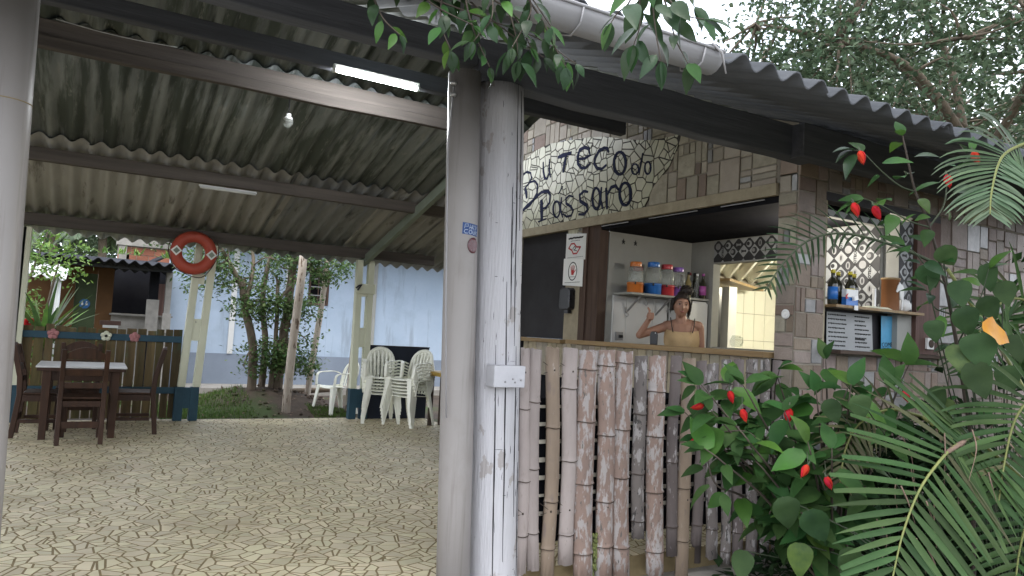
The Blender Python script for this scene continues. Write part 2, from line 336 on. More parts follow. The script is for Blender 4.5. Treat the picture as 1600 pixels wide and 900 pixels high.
def copy_tree(o, parent=None):
    c = o.copy(); col.objects.link(c)
    if parent is not None:
        c.parent = parent; c.matrix_parent_inverse = o.matrix_parent_inverse
    for ch in list(o.children): copy_tree(ch, c)
    return c
def clip(poly, nx, ny, c):
    """keep the part of a 2-D polygon where nx*x + ny*y <= c"""
    out = []; n = len(poly)
    for i in range(n):
        p, q = poly[i], poly[(i+1) % n]
        a, b = nx*p[0]+ny*p[1]-c, nx*q[0]+ny*q[1]-c
        if a <= 0: out.append(p)
        if a*b < 0:
            t = a/(a-b); out.append((p[0]+(q[0]-p[0])*t, p[1]+(q[1]-p[1])*t))
    return out
def area(p): return .5*sum(p[i][0]*p[(i+1)%len(p)][1]-p[(i+1)%len(p)][0]*p[i][1] for i in range(len(p)))
def inside(p, poly):
    c = False; n = len(poly)
    for i in range(n):
        a, b = poly[i], poly[(i+1)%n]
        if (a[1] > p[1]) != (b[1] > p[1]) and p[0] < (b[0]-a[0])*(p[1]-a[1])/(b[1]-a[1])+a[0]: c = not c
    return c
def shards(x0, x1, y0, y1, cell, gap, cuts=.6, jit=.48, cell2=None):
    """broken-tile pattern: jittered cells, many of them cracked once more"""
    nx, ny = max(1, round((x1-x0)/cell)), max(1, round((y1-y0)/(cell2 or cell)))
    dx, dy = (x1-x0)/nx, (y1-y0)/ny
    S = {(i, j): (x0+(i+.5+rnd.uniform(-jit,jit))*dx, y0+(j+.5+rnd.uniform(-jit,jit))*dy) for i in range(-2, nx+2) for j in range(-3, ny+3)}
    out = []
    for i in range(nx):
        for j in range(ny):
            p = S[i, j]; e = 2*max(dx, dy)
            poly = [(p[0]-e,p[1]-e),(p[0]+e,p[1]-e),(p[0]+e,p[1]+e),(p[0]-e,p[1]+e)]
            for a in range(-2, 3):
                for b in (range(-3, 4) if cell2 else range(-2, 3)):
                    q = S.get((i+a, j+b))
                    if q is None or (a == 0 and b == 0): continue
                    nxv, nyv = q[0]-p[0], q[1]-p[1]; l = math.hypot(nxv, nyv) or 1e-6; nxv /= l; nyv /= l
                    poly = clip(poly, nxv, nyv, nxv*(p[0]+q[0])/2+nyv*(p[1]+q[1])/2-gap/2)
                    if len(poly) < 3: break
                if len(poly) < 3: break
            for cl in ((1,0,x1),(-1,0,-x0),(0,1,y1),(0,-1,-y0)):
                if len(poly) >= 3: poly = clip(poly, *cl)
            if len(poly) < 3: continue
            todo = [poly]
            if rnd.random() < cuts:
                t = rnd.uniform(0, math.pi); cx = sum(q[0] for q in poly)/len(poly)+rnd.uniform(-.2,.2)*dx; cy = sum(q[1] for q in poly)/len(poly)+rnd.uniform(-.2,.2)*dy
                c, s = math.cos(t), math.sin(t); k = c*cx+s*cy
                todo = [clip(poly, c, s, k-gap/2), clip(poly, -c, -s, -k-gap/2)]
                if rnd.random() < .45:
                    q = max(todo, key=lambda z: abs(area(z)) if len(z) > 2 else 0)
                    if len(q) > 2:
                        todo.remove(q); t2 = t+rnd.uniform(.7, 2.2); c, s = math.cos(t2), math.sin(t2); k = c*sum(z[0] for z in q)/len(q)+s*sum(z[1] for z in q)/len(q)
                        todo += [clip(q, c, s, k-gap/2), clip(q, -c, -s, -k-gap/2)]
            for q in todo:
                if len(q) >= 3 and abs(area(q)) > (gap*1.2)**2: out.append(q)
    return out
def rects(x0, x1, y0, y1, big, gap):
    """irregular ashlar: rectangles split again and again, some into thin strips"""
    out = []
    def rec(a, b, c, d):
        w, h = b-a, d-c
        lim = big*rnd.uniform(.8, 1.3)
        if w < lim and h < lim:
            q = rnd.random()
            if q < .16 and min(w, h) > .07:
                k = rnd.choice((2, 3)); hor = rnd.random() < .5
                for i in range(k):
                    if hor: fin(a, b, c+h*i/k, c+h*(i+1)/k)
                    else: fin(a+w*i/k, a+w*(i+1)/k, c, d)
                return
            if q < .28 and min(w, h) > .08:
                m, n = a+w*rnd.uniform(.3,.7), c+h*rnd.uniform(.3,.7)
                fin(a, m, c, n); fin(m, b, c, n); fin(a, m, n, d); fin(m, b, n, d); return
            fin(a, b, c, d); return
        t = rnd.choice((.33, .4, .5, .6, .67))
        if w*rnd.uniform(.7,1.4) > h: rec(a, a+w*t, c, d); rec(a+w*t, b, c, d)
        else: rec(a, b, c, c+h*t); rec(a, b, c+h*t, d)
    def fin(a, b, c, d):
        g = gap/2
        if b-a > .02+gap and d-c > .015+gap: out.append((a+g, b-g, c+g, d-g))
    rec(x0, x1, y0, y1); return out

def leaf_mesh(l, wd, fold=.25, droop=.3, shape=1.0, n=6, name='leaf', wave=0):
    """a blade from the origin along +y, face up +z; three vertices across"""
    mb = MB(); vs = []
    for i in range(n+1):
        t = i/n
        h = wd/2*(math.sin(math.pi*t**shape)**.8)*(1 if 0 < i < n else 0)*(1-.42*t**3 if shape > .64 else 1)
        if shape < .8 and i == 0: h = wd*.18
        z = -droop*l*t*t; zz = fold*h + (wave*h*math.sin(9*t) if wave else 0)
        vs += [(-h, l*t, z+zz), (0, l*t, z), (h, l*t, z+zz-(.3*wave*h if wave else 0))]
    fs = []
    for i in range(n):
        for k in (0, 1): fs.append((3*i+k, 3*i+k+1, 3*i+k+4, 3*i+k+3))
    mb.add(vs, fs, 0, True); return mb.mesh(name, False)
def orient(p, d, up=(0,0,1), s=1.0):
    d = Vector(d).normalized(); up = Vector(up)
    x = d.cross(up)
    if x.length < 1e-3: x = d.cross(Vector((1,0,.1)))
    x.normalize(); z = x.cross(d)
    m = Matrix((x*s, d*s, z*s)).transposed().to_4x4(); m.translation = Vector(p); return m
def rv(a=1): return Vector((rnd.uniform(-a,a), rnd.uniform(-a,a), rnd.uniform(-a,a)))
def catmull(pts, n=6):
    P = [Vector(p) for p in pts]; P = [P[0]*2-P[1]]+P+[P[-1]*2-P[-2]]; out = []
    for i in range(1, len(P)-2):
        for k in range(n):
            t = k/n; a, b, c, d = P[i-1:i+3]
            out.append(.5*((2*b)+(c-a)*t+(2*a-5*b+4*c-d)*t*t+(3*b-a-3*c+d)*t**3))
    out.append(P[-2]); return out
def add_leaf(mb, p, d, up, l, wd, mi=0):
    """a small folded leaf, four triangles"""
    d = Vector(d).normalized(); x = d.cross(Vector(up))
    if x.length < 1e-3: x = Vector((1,0,0))
    x.normalize(); z = x.cross(d); p = Vector(p)
    mb.add([p, p+d*l*.45+x*wd/2+z*wd*.12, p+d*l, p+d*l*.45-x*wd/2+z*wd*.12, p+d*l*.5], [(0,1,4),(1,2,4),(2,3,4),(3,0,4)], mi)
def text_mesh(txt, size, name='lettering', extrude=.0008, bold=0):
    cu = bpy.data.curves.new(name, 'FONT'); cu.body = txt; cu.size = size; cu.extrude = extrude; cu.offset = bold
    cu.align_x = 'CENTER'; cu.align_y = 'CENTER'; cu.resolution_u = 2
    o = bpy.data.objects.new(name, cu); col.objects.link(o)
    dg = bpy.context.evaluated_depsgraph_get(); me = bpy.data.meshes.new_from_object(o.evaluated_get(dg))
    bpy.data.objects.remove(o); bpy.data.curves.remove(cu); me.name = name; return me
def put_text(txt, size, mat, parent, p, right, up, bold=0, name='lettering'):
    me = text_mesh(txt, size, name, bold=bold)
    r = Vector(right).normalized(); u = Vector(up).normalized(); n = r.cross(u)
    me.materials.clear(); me.materials.append(MT[mat])
    m = Matrix((r, u, n)).transposed().to_4x4(); m.translation = Vector(p); me.transform(m)
    o = bpy.data.objects.new(name, me); col.objects.link(o); attach(o, parent); return o
def stroke_poly(mb, pts, wd, fn, d0, d1, mi=0):
    """a calligraphic stroke in a plane, thinner towards its ends"""
    n = len(pts)
    closed = math.hypot(pts[0][0]-pts[-1][0], pts[0][1]-pts[-1][1]) < 1e-6
    for i in range(n-1):
        p, q = pts[i], pts[i+1]
        def nrm(k):
            a = pts[k-1] if k > 0 else (pts[-2] if closed else pts[0]); b = pts[k+1] if k < n-1 else (pts[1] if closed else pts[-1])
            dx, dy = b[0]-a[0], b[1]-a[1]; l = math.hypot(dx, dy) or 1; return -dy/l, dx/l
        def wk(k):
            if closed: return wd*(.62+.38*abs(math.cos(2*math.pi*k/(n-1))))
            t = k/(n-1); return wd*(.55+.45*math.sin(math.pi*min(1, max(0, t*.9+.05))))
        a, b = nrm(i), nrm(i+1); wa, wb = wk(i)/2, wk(i+1)/2
        mb.prism([(p[0]+a[0]*wa,p[1]+a[1]*wa),(p[0]-a[0]*wa,p[1]-a[1]*wa),(q[0]-b[0]*wb,q[1]-b[1]*wb),(q[0]+b[0]*wb,q[1]+b[1]*wb)], fn, d0, d1, mi, back=False)

# ---------------------------------------------------------------- measured positions (metres)
SIGN_OUTLINE = [(7.97, 3.332), (7.727, 3.42), (7.565, 3.479), (7.354, 3.535), (7.081, 3.557), (6.787, 3.529), (6.479, 3.494), (6.247, 3.464), (5.999, 3.419), (5.737, 3.345), (5.515, 3.287), (5.305, 3.241), (5.128, 3.22), (4.98, 3.211), (4.873, 3.215), (4.886, 3.156), (4.912, 3.097), (4.958, 3.02), (5.005, 2.941), (5.106, 2.871), (5.208, 2.791), (5.259, 2.725), (5.288, 2.662), (5.33, 2.615), (5.328, 2.594), (6.26, 2.605), (7.636, 2.582), (7.884, 2.566)]
LETTERS = [[([(7.676, 3.197), (7.636, 3.278), (7.547, 3.308), (7.453, 3.277), (7.428, 3.216), (7.476, 3.157), (7.556, 3.117)], 0.018680564491914384), ([(7.466, 3.165), (7.352, 3.166), (7.283, 3.109), (7.283, 3.006), (7.363, 2.932), (7.502, 2.884), (7.6, 2.838), (7.617, 2.753)], 0.022991463990048474), ([(7.571, 3.119), (7.534, 3.05), (7.512, 2.977)], 0.03448719598507271)], [([(7.181, 3.363), (7.166, 3.249), (7.127, 3.159), (7.075, 3.146), (7.029, 3.217)], 0.022991463990048474), ([(7.044, 3.375), (7.041, 3.246), (7.003, 3.152)], 0.021554497490670444)], [([(6.873, 3.359), (6.772, 3.365), (6.599, 3.365)], 0.03448719598507271), ([(6.703, 3.358), (6.725, 3.264), (6.747, 3.165)], 0.03736112898382877)], [([(6.475, 3.272), (6.343, 3.252), (6.245, 3.273), (6.28, 3.347), (6.353, 3.376), (6.439, 3.366), (6.48, 3.299), (6.464, 3.219), (6.401, 3.16), (6.314, 3.145), (6.232, 3.181)], 0.02730236348818256)], [([(5.922, 3.237), (5.949, 3.286), (6.003, 3.301), (6.095, 3.283), (6.153, 3.222), (6.162, 3.166), (6.113, 3.108), (6.026, 3.084), (5.949, 3.115)], 0.02730236348818256)], [([(5.636, 3.077), (5.639, 3.039), (5.652, 3.007), (5.676, 2.986), (5.706, 2.977), (5.739, 2.983), (5.771, 3.001), (5.799, 3.031), (5.818, 3.069), (5.827, 3.11), (5.824, 3.149), (5.81, 3.181), (5.786, 3.202), (5.756, 3.21), (5.722, 3.204), (5.69, 3.185), (5.663, 3.154), (5.644, 3.117), (5.636, 3.077)], 0.02730236348818256)], [([(5.435, 2.983), (5.437, 2.967), (5.445, 2.953), (5.458, 2.944), (5.474, 2.94), (5.492, 2.943), (5.51, 2.952), (5.525, 2.966), (5.535, 2.983), (5.539, 3.001), (5.537, 3.018), (5.529, 3.032), (5.516, 3.041), (5.499, 3.044), (5.481, 3.041), (5.464, 3.032), (5.449, 3.018), (5.439, 3.001), (5.435, 2.983)], 0.015806631493158325), ([(5.383, 3.131), (5.4, 3.047), (5.426, 2.924)], 0.015806631493158325)], [([(5.257, 2.965), (5.259, 2.945), (5.265, 2.928), (5.275, 2.917), (5.289, 2.912), (5.304, 2.914), (5.318, 2.924), (5.33, 2.939), (5.339, 2.959), (5.343, 2.98), (5.342, 3.001), (5.336, 3.018), (5.325, 3.029), (5.312, 3.034), (5.297, 3.031), (5.282, 3.022), (5.27, 3.006), (5.261, 2.987), (5.257, 2.965)], 0.015806631493158325)], [([(7.6, 2.834), (7.43, 2.884), (7.33, 2.956), (7.179, 3.006), (7.044, 2.996), (6.989, 2.943), (6.997, 2.857), (7.075, 2.809), (7.149, 2.803)], 0.024428430489426497), ([(7.177, 2.917), (7.159, 2.804), (7.142, 2.665)], 0.04598292798009695), ([(7.224, 2.659), (7.043, 2.678)], 0.018680564491914384)], [([(6.772, 2.754), (6.773, 2.723), (6.783, 2.697), (6.8, 2.678), (6.822, 2.669), (6.846, 2.672), (6.87, 2.686), (6.891, 2.709), (6.907, 2.739), (6.914, 2.771), (6.913, 2.803), (6.903, 2.83), (6.886, 2.849), (6.863, 2.857), (6.839, 2.854), (6.815, 2.84), (6.794, 2.816), (6.779, 2.787), (6.772, 2.754)], 0.020117530991292414), ([(6.753, 2.888), (6.763, 2.757), (6.707, 2.654)], 0.021554497490670444), ([(6.82, 2.933), (6.739, 3.01)], 0.015806631493158325)], [([(6.525, 2.863), (6.605, 2.886), (6.664, 2.859), (6.653, 2.805), (6.558, 2.758), (6.511, 2.706), (6.54, 2.658), (6.63, 2.654), (6.711, 2.698)], 0.020117530991292414)], [([(6.249, 2.876), (6.327, 2.897), (6.402, 2.863), (6.384, 2.796), (6.271, 2.74), (6.239, 2.686), (6.305, 2.643), (6.407, 2.655)], 0.02586539698880453)], [([(6.027, 2.774), (6.028, 2.737), (6.037, 2.704), (6.053, 2.682), (6.075, 2.671), (6.098, 2.674), (6.122, 2.69), (6.142, 2.717), (6.157, 2.753), (6.164, 2.793), (6.163, 2.831), (6.154, 2.863), (6.138, 2.886), (6.116, 2.897), (6.092, 2.893), (6.069, 2.876), (6.049, 2.849), (6.035, 2.813), (6.027, 2.774)], 0.022991463990048474), ([(6.016, 2.895), (6.024, 2.766), (5.971, 2.662)], 0.024428430489426497)], [([(5.941, 2.876), (5.918, 2.752), (5.905, 2.651)], 0.02586539698880453), ([(5.914, 2.8), (5.852, 2.868), (5.781, 2.873), (5.733, 2.828)], 0.02586539698880453)], [([(5.534, 2.755), (5.536, 2.718), (5.549, 2.686), (5.57, 2.664), (5.597, 2.654), (5.628, 2.658), (5.658, 2.675), (5.683, 2.703), (5.701, 2.74), (5.71, 2.779), (5.707, 2.818), (5.694, 2.85), (5.672, 2.872), (5.644, 2.881), (5.613, 2.876), (5.584, 2.859), (5.559, 2.83), (5.542, 2.794), (5.534, 2.755)], 0.02730236348818256)]]
BAMBOO = [(2.101, 1.265, 2.155, 0.031, 0.034, 0), (2.177, 1.268, 2.238, 0.048, 0.035, 0), (2.292, 1.281, 2.335, -0.007, 0.039, 1), (2.417, 1.277, 2.456, 0.051, 0.043, 0), (2.541, 1.272, 2.587, -0.036, 0.054, 2), (2.677, 1.277, 2.729, -0.052, 0.052, 2), (2.811, 1.272, 2.861, -0.067, 0.052, 2), (2.945, 1.248, 2.978, 0.147, 0.042, 3), (3.076, 1.258, 3.131, -0.08, 0.055, 2), (3.235, 1.257, 3.264, 0.023, 0.037, 4), (3.34, 1.25, 3.35, -0.118, 0.045, 1), (3.446, 1.233, 3.467, 0.072, 0.036, 4), (3.553, 1.225, 3.608, -0.032, 0.041, 3), (3.675, 1.25, 3.73, -0.076, 0.037, 3), (3.79, 1.253, 3.849, -0.088, 0.039, 4), (3.92, 1.264, 3.974, -0.106, 0.043, 3), (4.047, 1.263, 4.104, -0.126, 0.037, 3), (4.164, 1.258, 4.216, -0.145, 0.033, 4)]
LATH_Z = [0.937, 0.836, 0.736, 0.634, 0.533, 0.433, 0.331]
HIB_FLOWERS = [(2.577, 2.588, 1.024), (2.756, 2.596, 1.095), (2.698, 2.461, 1.021), (2.933, 2.383, 1.035), (2.587, 2.594, 0.865), (2.859, 2.212, 0.798), (2.933, 2.172, 0.751), (3.399, 2.108, 1.148)]
HIB_BRANCH = [[(3.407, 2.467, 0.097), (3.014, 2.534, 0.704), (2.684, 2.583, 1.041), (2.592, 2.628, 1.152)], [(3.407, 2.467, 0.097), (3.017, 2.507, 0.647), (2.688, 2.53, 0.944), (2.605, 2.571, 1.035)], [(3.407, 2.467, 0.097), (2.991, 2.499, 0.556), (2.64, 2.51, 0.794), (2.556, 2.554, 0.857)], [(3.407, 2.467, 0.097), (3.027, 2.445, 0.62), (2.704, 2.409, 0.898), (2.64, 2.44, 0.977)], [(3.407, 2.467, 0.097), (3.116, 2.504, 0.705), (2.873, 2.532, 1.047), (2.806, 2.563, 1.161)], [(3.407, 2.467, 0.097), (3.249, 2.514, 0.713), (3.123, 2.561, 1.071), (3.077, 2.578, 1.196)], [(3.407, 2.467, 0.097), (3.159, 2.425, 0.656), (2.948, 2.38, 0.961), (2.91, 2.395, 1.055)], [(3.407, 2.467, 0.097), (3.092, 2.443, 0.531), (2.822, 2.409, 0.755), (2.77, 2.435, 0.81)], [(3.407, 2.467, 0.097), (3.167, 2.367, 0.59), (2.955, 2.268, 0.851), (2.934, 2.275, 0.921)], [(3.407, 2.467, 0.097), (3.262, 2.421, 0.698), (3.142, 2.379, 1.037), (3.123, 2.382, 1.15)], [(3.407, 2.467, 0.097), (3.284, 2.348, 0.727), (3.177, 2.241, 1.08), (3.179, 2.231, 1.195)], [(3.407, 2.467, 0.097), (3.192, 2.325, 0.583), (2.995, 2.188, 0.838), (2.99, 2.187, 0.904)], [(3.407, 2.467, 0.097), (3.18, 2.426, 0.466), (2.984, 2.381, 0.649), (2.953, 2.396, 0.689)], [(3.407, 2.467, 0.097), (3.188, 2.397, 0.411), (2.994, 2.324, 0.56), (2.972, 2.335, 0.581)], [(3.407, 2.467, 0.097), (3.301, 2.343, 0.665), (3.207, 2.23, 0.977), (3.216, 2.219, 1.075)], [(3.407, 2.467, 0.097), (3.405, 2.337, 0.724), (3.407, 2.224, 1.081), (3.434, 2.2, 1.202)], [(3.407, 2.467, 0.097), (3.485, 2.346, 0.766), (3.566, 2.243, 1.161), (3.606, 2.21, 1.3)], [(3.407, 2.467, 0.097), (3.388, 2.293, 0.67), (3.365, 2.139, 0.987), (3.402, 2.111, 1.087)], [(3.407, 2.467, 0.097), (3.367, 2.37, 0.56), (3.335, 2.285, 0.808), (3.35, 2.271, 0.88)], [(3.407, 2.467, 0.097), (3.17, 2.509, 0.605), (2.973, 2.545, 0.883), (2.916, 2.571, 0.971)], [(3.407, 2.467, 0.097), (3.069, 2.512, 0.564), (2.783, 2.543, 0.809), (2.708, 2.581, 0.879)], [(3.407, 2.467, 0.097), (3.363, 2.474, 0.764), (3.342, 2.486, 1.163), (3.326, 2.485, 1.308)]]
TALL_FLOWERS = [(3.039, 2.121, 2.254), (2.988, 2.111, 2.002), (3.07, 2.064, 1.993), (3.498, 1.978, 2.191), (3.598, 1.912, 2.311)]
TALL_BRANCH = [[(3.814, 2.003, 0.91), (3.655, 2.002, 1.408), (3.532, 1.994, 1.695), (3.395, 1.996, 1.957), (3.295, 2.007, 2.113), (3.222, 2.013, 2.299), (3.204, 2.019, 2.366)], [(3.295, 2.007, 2.113), (3.209, 2.032, 2.134), (3.126, 2.075, 2.203), (3.05, 2.113, 2.279), (3.016, 2.132, 2.286)], [(3.395, 1.996, 1.957), (3.261, 2.014, 1.973), (3.138, 2.046, 2.02), (3.027, 2.084, 2.055)], [(3.395, 1.996, 1.957), (3.477, 1.976, 2.073), (3.504, 1.973, 2.216), (3.549, 1.944, 2.259), (3.596, 1.912, 2.342)], [(3.532, 1.994, 1.695), (3.405, 2.004, 1.761), (3.298, 2.003, 1.826), (3.257, 2.024, 1.853)], [(3.655, 2.002, 1.408), (3.679, 1.914, 1.627), (3.707, 1.887, 1.783)], [(3.582, 1.998, 1.559), (3.496, 2.022, 1.585), (3.463, 2.036, 1.66)]]
BIG_LEAVES = [((3.39, 1.847, 1.65), 0.16), ((3.562, 1.811, 1.589), 0.15), ((3.311, 1.799, 1.347), 0.2), ((3.327, 1.728, 1.393), 0.21), ((3.332, 1.734, 1.269), 0.2), ((3.304, 1.909, 1.47), 0.13), ((3.374, 1.808, 1.519), 0.17), ((3.609, 1.749, 1.273), 0.16), ((3.363, 1.973, 1.725), 0.16), ((3.429, 1.929, 1.819), 0.15), ((3.709, 1.888, 1.752), 0.16), ((3.782, 1.852, 1.68), 0.16), ((3.745, 1.776, 1.421), 0.17), ((2.793, 2.262, 0.611), 0.19), ((2.866, 2.166, 0.573), 0.2), ((3.442, 1.968, 1.163), 0.14), ((3.043, 2.084, 1.106), 0.15), ((2.976, 2.182, 1.08), 0.14), ((3.485, 1.947, 1.106), 0.14), ((2.946, 2.306, 0.384), 0.18), ((2.876, 2.585, 0.28), 0.18), ((3.154, 2.188, 0.368), 0.2)]
YELLOW_LEAF = (3.336, 1.661, 1.454)
FRONDS = {'a': [(3.686, 1.627, 2.365), (3.588, 1.686, 2.33), (3.466, 1.703, 2.268), (3.386, 1.696, 2.19), (3.289, 1.669, 2.056), (3.249, 1.653, 1.96)], 'b': [(3.439, 1.807, 1.009), (3.352, 1.801, 0.984), (3.243, 1.808, 0.939), (3.059, 1.808, 0.805), (2.94, 1.808, 0.631), (2.853, 1.802, 0.426)], 'c': [(3.908, 1.586, 1.147), (3.803, 1.642, 1.198), (3.648, 1.675, 1.18), (3.539, 1.687, 1.081), (3.406, 1.658, 0.924), (3.288, 1.623, 0.753)], 'd': [(3.736, 2.101, 1.796), (3.55, 2.257, 1.902), (3.317, 2.387, 1.953), (3.121, 2.445, 1.903), (2.977, 2.479, 1.776), (2.866, 2.496, 1.624)], 'e': [(3.583, 2.125, 1.053), (3.396, 2.173, 1.079), (3.234, 2.213, 1.014), (3.137, 2.219, 0.895), (3.079, 2.206, 0.736)], 'f': [(4.055, 1.643, 0.784), (3.833, 1.652, 0.823), (3.641, 1.654, 0.722), (3.493, 1.633, 0.576), (3.372, 1.598, 0.416)], 'g': [(4.333, 1.788, 1.379), (4.2, 1.904, 1.631), (4.056, 1.985, 1.654), (3.902, 2.028, 1.481), (3.809, 2.037, 1.285)]}
VINE = [[(0.443, 2.654, 2.688), (0.7, 2.401, 2.544), (0.916, 2.226, 2.449), (1.07, 2.142, 2.394), (1.224, 2.058, 2.34), (1.342, 1.996, 2.261)], [(0.697, 2.4, 2.588), (0.74, 2.328, 2.438), (0.757, 2.267, 2.354), (0.8, 2.223, 2.297)], [(0.962, 2.247, 2.605), (0.935, 2.216, 2.45), (0.922, 2.173, 2.344), (0.956, 2.159, 2.262)], [(1.0, 2.225, 2.607), (0.998, 2.147, 2.42), (1.026, 2.116, 2.308), (1.07, 2.097, 2.216)], [(1.038, 2.203, 2.61), (1.098, 2.088, 2.448), (1.133, 2.052, 2.336), (1.15, 2.049, 2.243)], [(1.114, 2.159, 2.615), (1.217, 2.056, 2.425), (1.256, 2.007, 2.309), (1.288, 1.971, 2.23)], [(0.904, 2.336, 2.625), (1.009, 2.228, 2.498), (1.109, 2.121, 2.375), (1.232, 2.024, 2.265)], [(0.769, 2.355, 2.636), (0.965, 2.137, 2.494), (1.131, 2.043, 2.484), (1.232, 1.994, 2.364)], [(0.883, 2.289, 2.644), (1.018, 2.105, 2.519), (1.042, 2.044, 2.373), (0.996, 2.077, 2.277)], [(0.845, 2.311, 2.641), (1.093, 2.064, 2.502), (1.172, 2.024, 2.423), (1.105, 2.016, 2.264)], [(0.959, 2.246, 2.649), (1.05, 2.114, 2.466), (1.129, 2.073, 2.407), (1.183, 2.027, 2.287)], [(0.849, 2.312, 2.598), (0.877, 2.247, 2.468), (0.926, 2.189, 2.405), (1.013, 2.12, 2.35)]]
VINE2 = [[(1.423, 1.754, 2.58), (1.436, 1.734, 2.43), (1.444, 1.715, 2.303), (1.459, 1.702, 2.211)], [(1.409, 1.765, 2.538), (1.38, 1.767, 2.407), (1.343, 1.781, 2.36), (1.328, 1.791, 2.329)], [(1.443, 1.748, 2.5), (1.487, 1.695, 2.399), (1.526, 1.664, 2.358), (1.563, 1.632, 2.346)], [(1.426, 1.755, 2.539), (1.418, 1.768, 2.418), (1.412, 1.755, 2.329), (1.394, 1.758, 2.264)], [(1.445, 1.745, 2.52), (1.5, 1.724, 2.383), (1.511, 1.701, 2.295), (1.545, 1.675, 2.214)], [(1.445, 1.745, 2.52), (1.52, 1.706, 2.465), (1.555, 1.668, 2.398)]]
# ================================================================ the setting: ground, floor
def rz(Y):
    return 2.36+.262*(10.55-Y) if Y >= 5.5 else 2.59+.34*(Y-2.3)
def gz(x, y):
    t = min(1, max(0, (y-9)/2)); z = -.28*(1-t)-.10*t
    if y > 10.6 and abs(x) < 60: z += .05*noise.noise(Vector((x*.7, y*.7, 0)))
    z += .34*math.exp(-((x-2.45)**2/1.1+(y-12.4)**2/1.2))
    if y < 3.4: z += .04*noise.noise(Vector((x*1.3, y*1.3, 3)))
    return z
mb = MB()
xs = [-120,-80,-50,-25,-14,-8]+[-5+.4*i for i in range(41)]+[13,18,28,60,90,120]
ys = [-120,-80,-40,-12,-5]+[-2+.4*i for i in range(56)]+[22,26,34,60,90,120]
mb.add([(x, y, gz(x, y)) for y in ys for x in xs], [(j*len(xs)+i, j*len(xs)+i+1, (j+1)*len(xs)+i+1, (j+1)*len(xs)+i) for j in range(len(ys)-1) for i in range(len(xs)-1)], 0, True)
tag(mb.build('ground', 'soil', recalc=False, base=False), kind='structure')
# patio slab with a grout bed, a step in front and broken tiles laid into it
FX0, FX1, FY0, FY1 = -3.2, 4.44, 3.62, 10.3
mb = MB().box(FX0, FX1, FY0, FY1, -.4, 0)
floor = tag(mb.build('patio_floor', 'grout', base=False), kind='structure')
st = tag(MB().box(FX0, 4.5, 3.25, 3.617, -.4, -.13).build('front_step', 'concrete', base=False), kind='structure')
# the pieces run longer across the picture's width than along it, as the broken slabs were laid
ca, sa = math.cos(R(-29.8)), math.sin(R(-29.8)); cells = []
for c in shards(-9.6, 2.8, 1.2, 12.2, .138, .0125, cuts=.85, jit=.6, cell2=.086):
    q = [(u*ca-v*sa, u*sa+v*ca) for u, v in c]
    for cl in ((1,0,FX1-.005), (-1,0,3.19), (0,1,10.27), (0,-1,-FY0-.005)):
        if len(q) >= 3: q = clip(q, *cl)
    if len(q) >= 3 and abs(area(q)) > 2e-4: cells.append(q)
def vis(c):
    x = sum(p[0] for p in c)/len(c); y = sum(p[1] for p in c)/len(c)
    d = .497*x+.868*y; r = .868*x-.497*y
    if r/d < -.72 or r/d > .3: return 0
    return abs(area(c))/d**3 if not (-.115 < r/d < .02) else abs(area(c))/d**3*.05
cells.sort(key=vis, reverse=True)
mb = MB(); up = lambda x, y, d: (x, y, d)
for i, c in enumerate(cells):
    if area(c) < 0: c = c[::-1]
    h = rnd.uniform(.0008, .0020)
    if i < 300:
        k = MB().prism(c, up, -.002, h, back=False); me = k.mesh('tile', False); me.materials.append(MT['tile_floor'])
        inst('tile', me, floor)
    else: mb.prism(c, up, -.002, h, back=False)
tag(mb.build('tile_field', 'tile_floor', floor, recalc=False), kind='stuff')
# a strip of lighter concrete along the rear edge, path to the blue house
tag(MB().box(-8, 2.4, -6, 3.2, -.6, -.235).build('bounce_path', 'concrete', base=False), kind='structure')  # unseen pale slab added to bounce light in under the roof
tag(MB().box(-3.2, 4.4, 10.3, 10.42, -.4, -.012).build('rear_kerb', 'concrete', base=False), kind='structure')
mb = MB()
mb.add([(1.5,14.55,.02),(9,14.55,.02),(9,15.48,.02),(1.5,15.48,.02),(1.5,14.55,-.3),(9,14.55,-.3),(9,15.48,-.3),(1.5,15.48,-.3)], [(0,1,2,3),(0,4,5,1),(0,3,7,4)])
tag(mb.build('house_path', 'concrete', base=False), kind='structure')

# ================================================================ pavilion roof
roof = thing('pavilion_roof', 'dark corrugated fibre cement roof on old timber beams over the open patio', 'roof', (2, 5.5, 2.4))
PIT, AMP = .177, .029
def sheet_mesh(w, l, name):
    mb = MB(); nx = int(w/PIT*10)
    for th, fl in ((0, False), (.007, True)):
        o = len(mb.v)
        vs = [(i*PIT/10, j*l, AMP*math.sin(2*math.pi*i/10)+th) for j in (0, 1) for i in range(nx+1)]
        fs = [(i, i+1, nx+2+i, nx+1+i) for i in range(nx)]
        if not fl: fs = [f[::-1] for f in fs]
        mb.add(vs, fs, 0, True)
    n = nx+1; q = []
    for i in range(nx):
        q.append([i, i+1, 2*n+i+1, 2*n+i]); q.append([n+i+1, n+i, 3*n+i, 3*n+i+1])
    for f in q: mb.f.append(f); mb.m.append(0); mb.sm.append(False)
    return mb.mesh(name, False)
W = PIT*6
rows_bar = {3: None}
rows = [(8.28, 10.92, 'eave'), (6.42, 8.42, 'mid'), (5.42, 6.56, 'top'), (3.8, 5.5, 'front'), (2.28, 3.95, 'frontlow')]
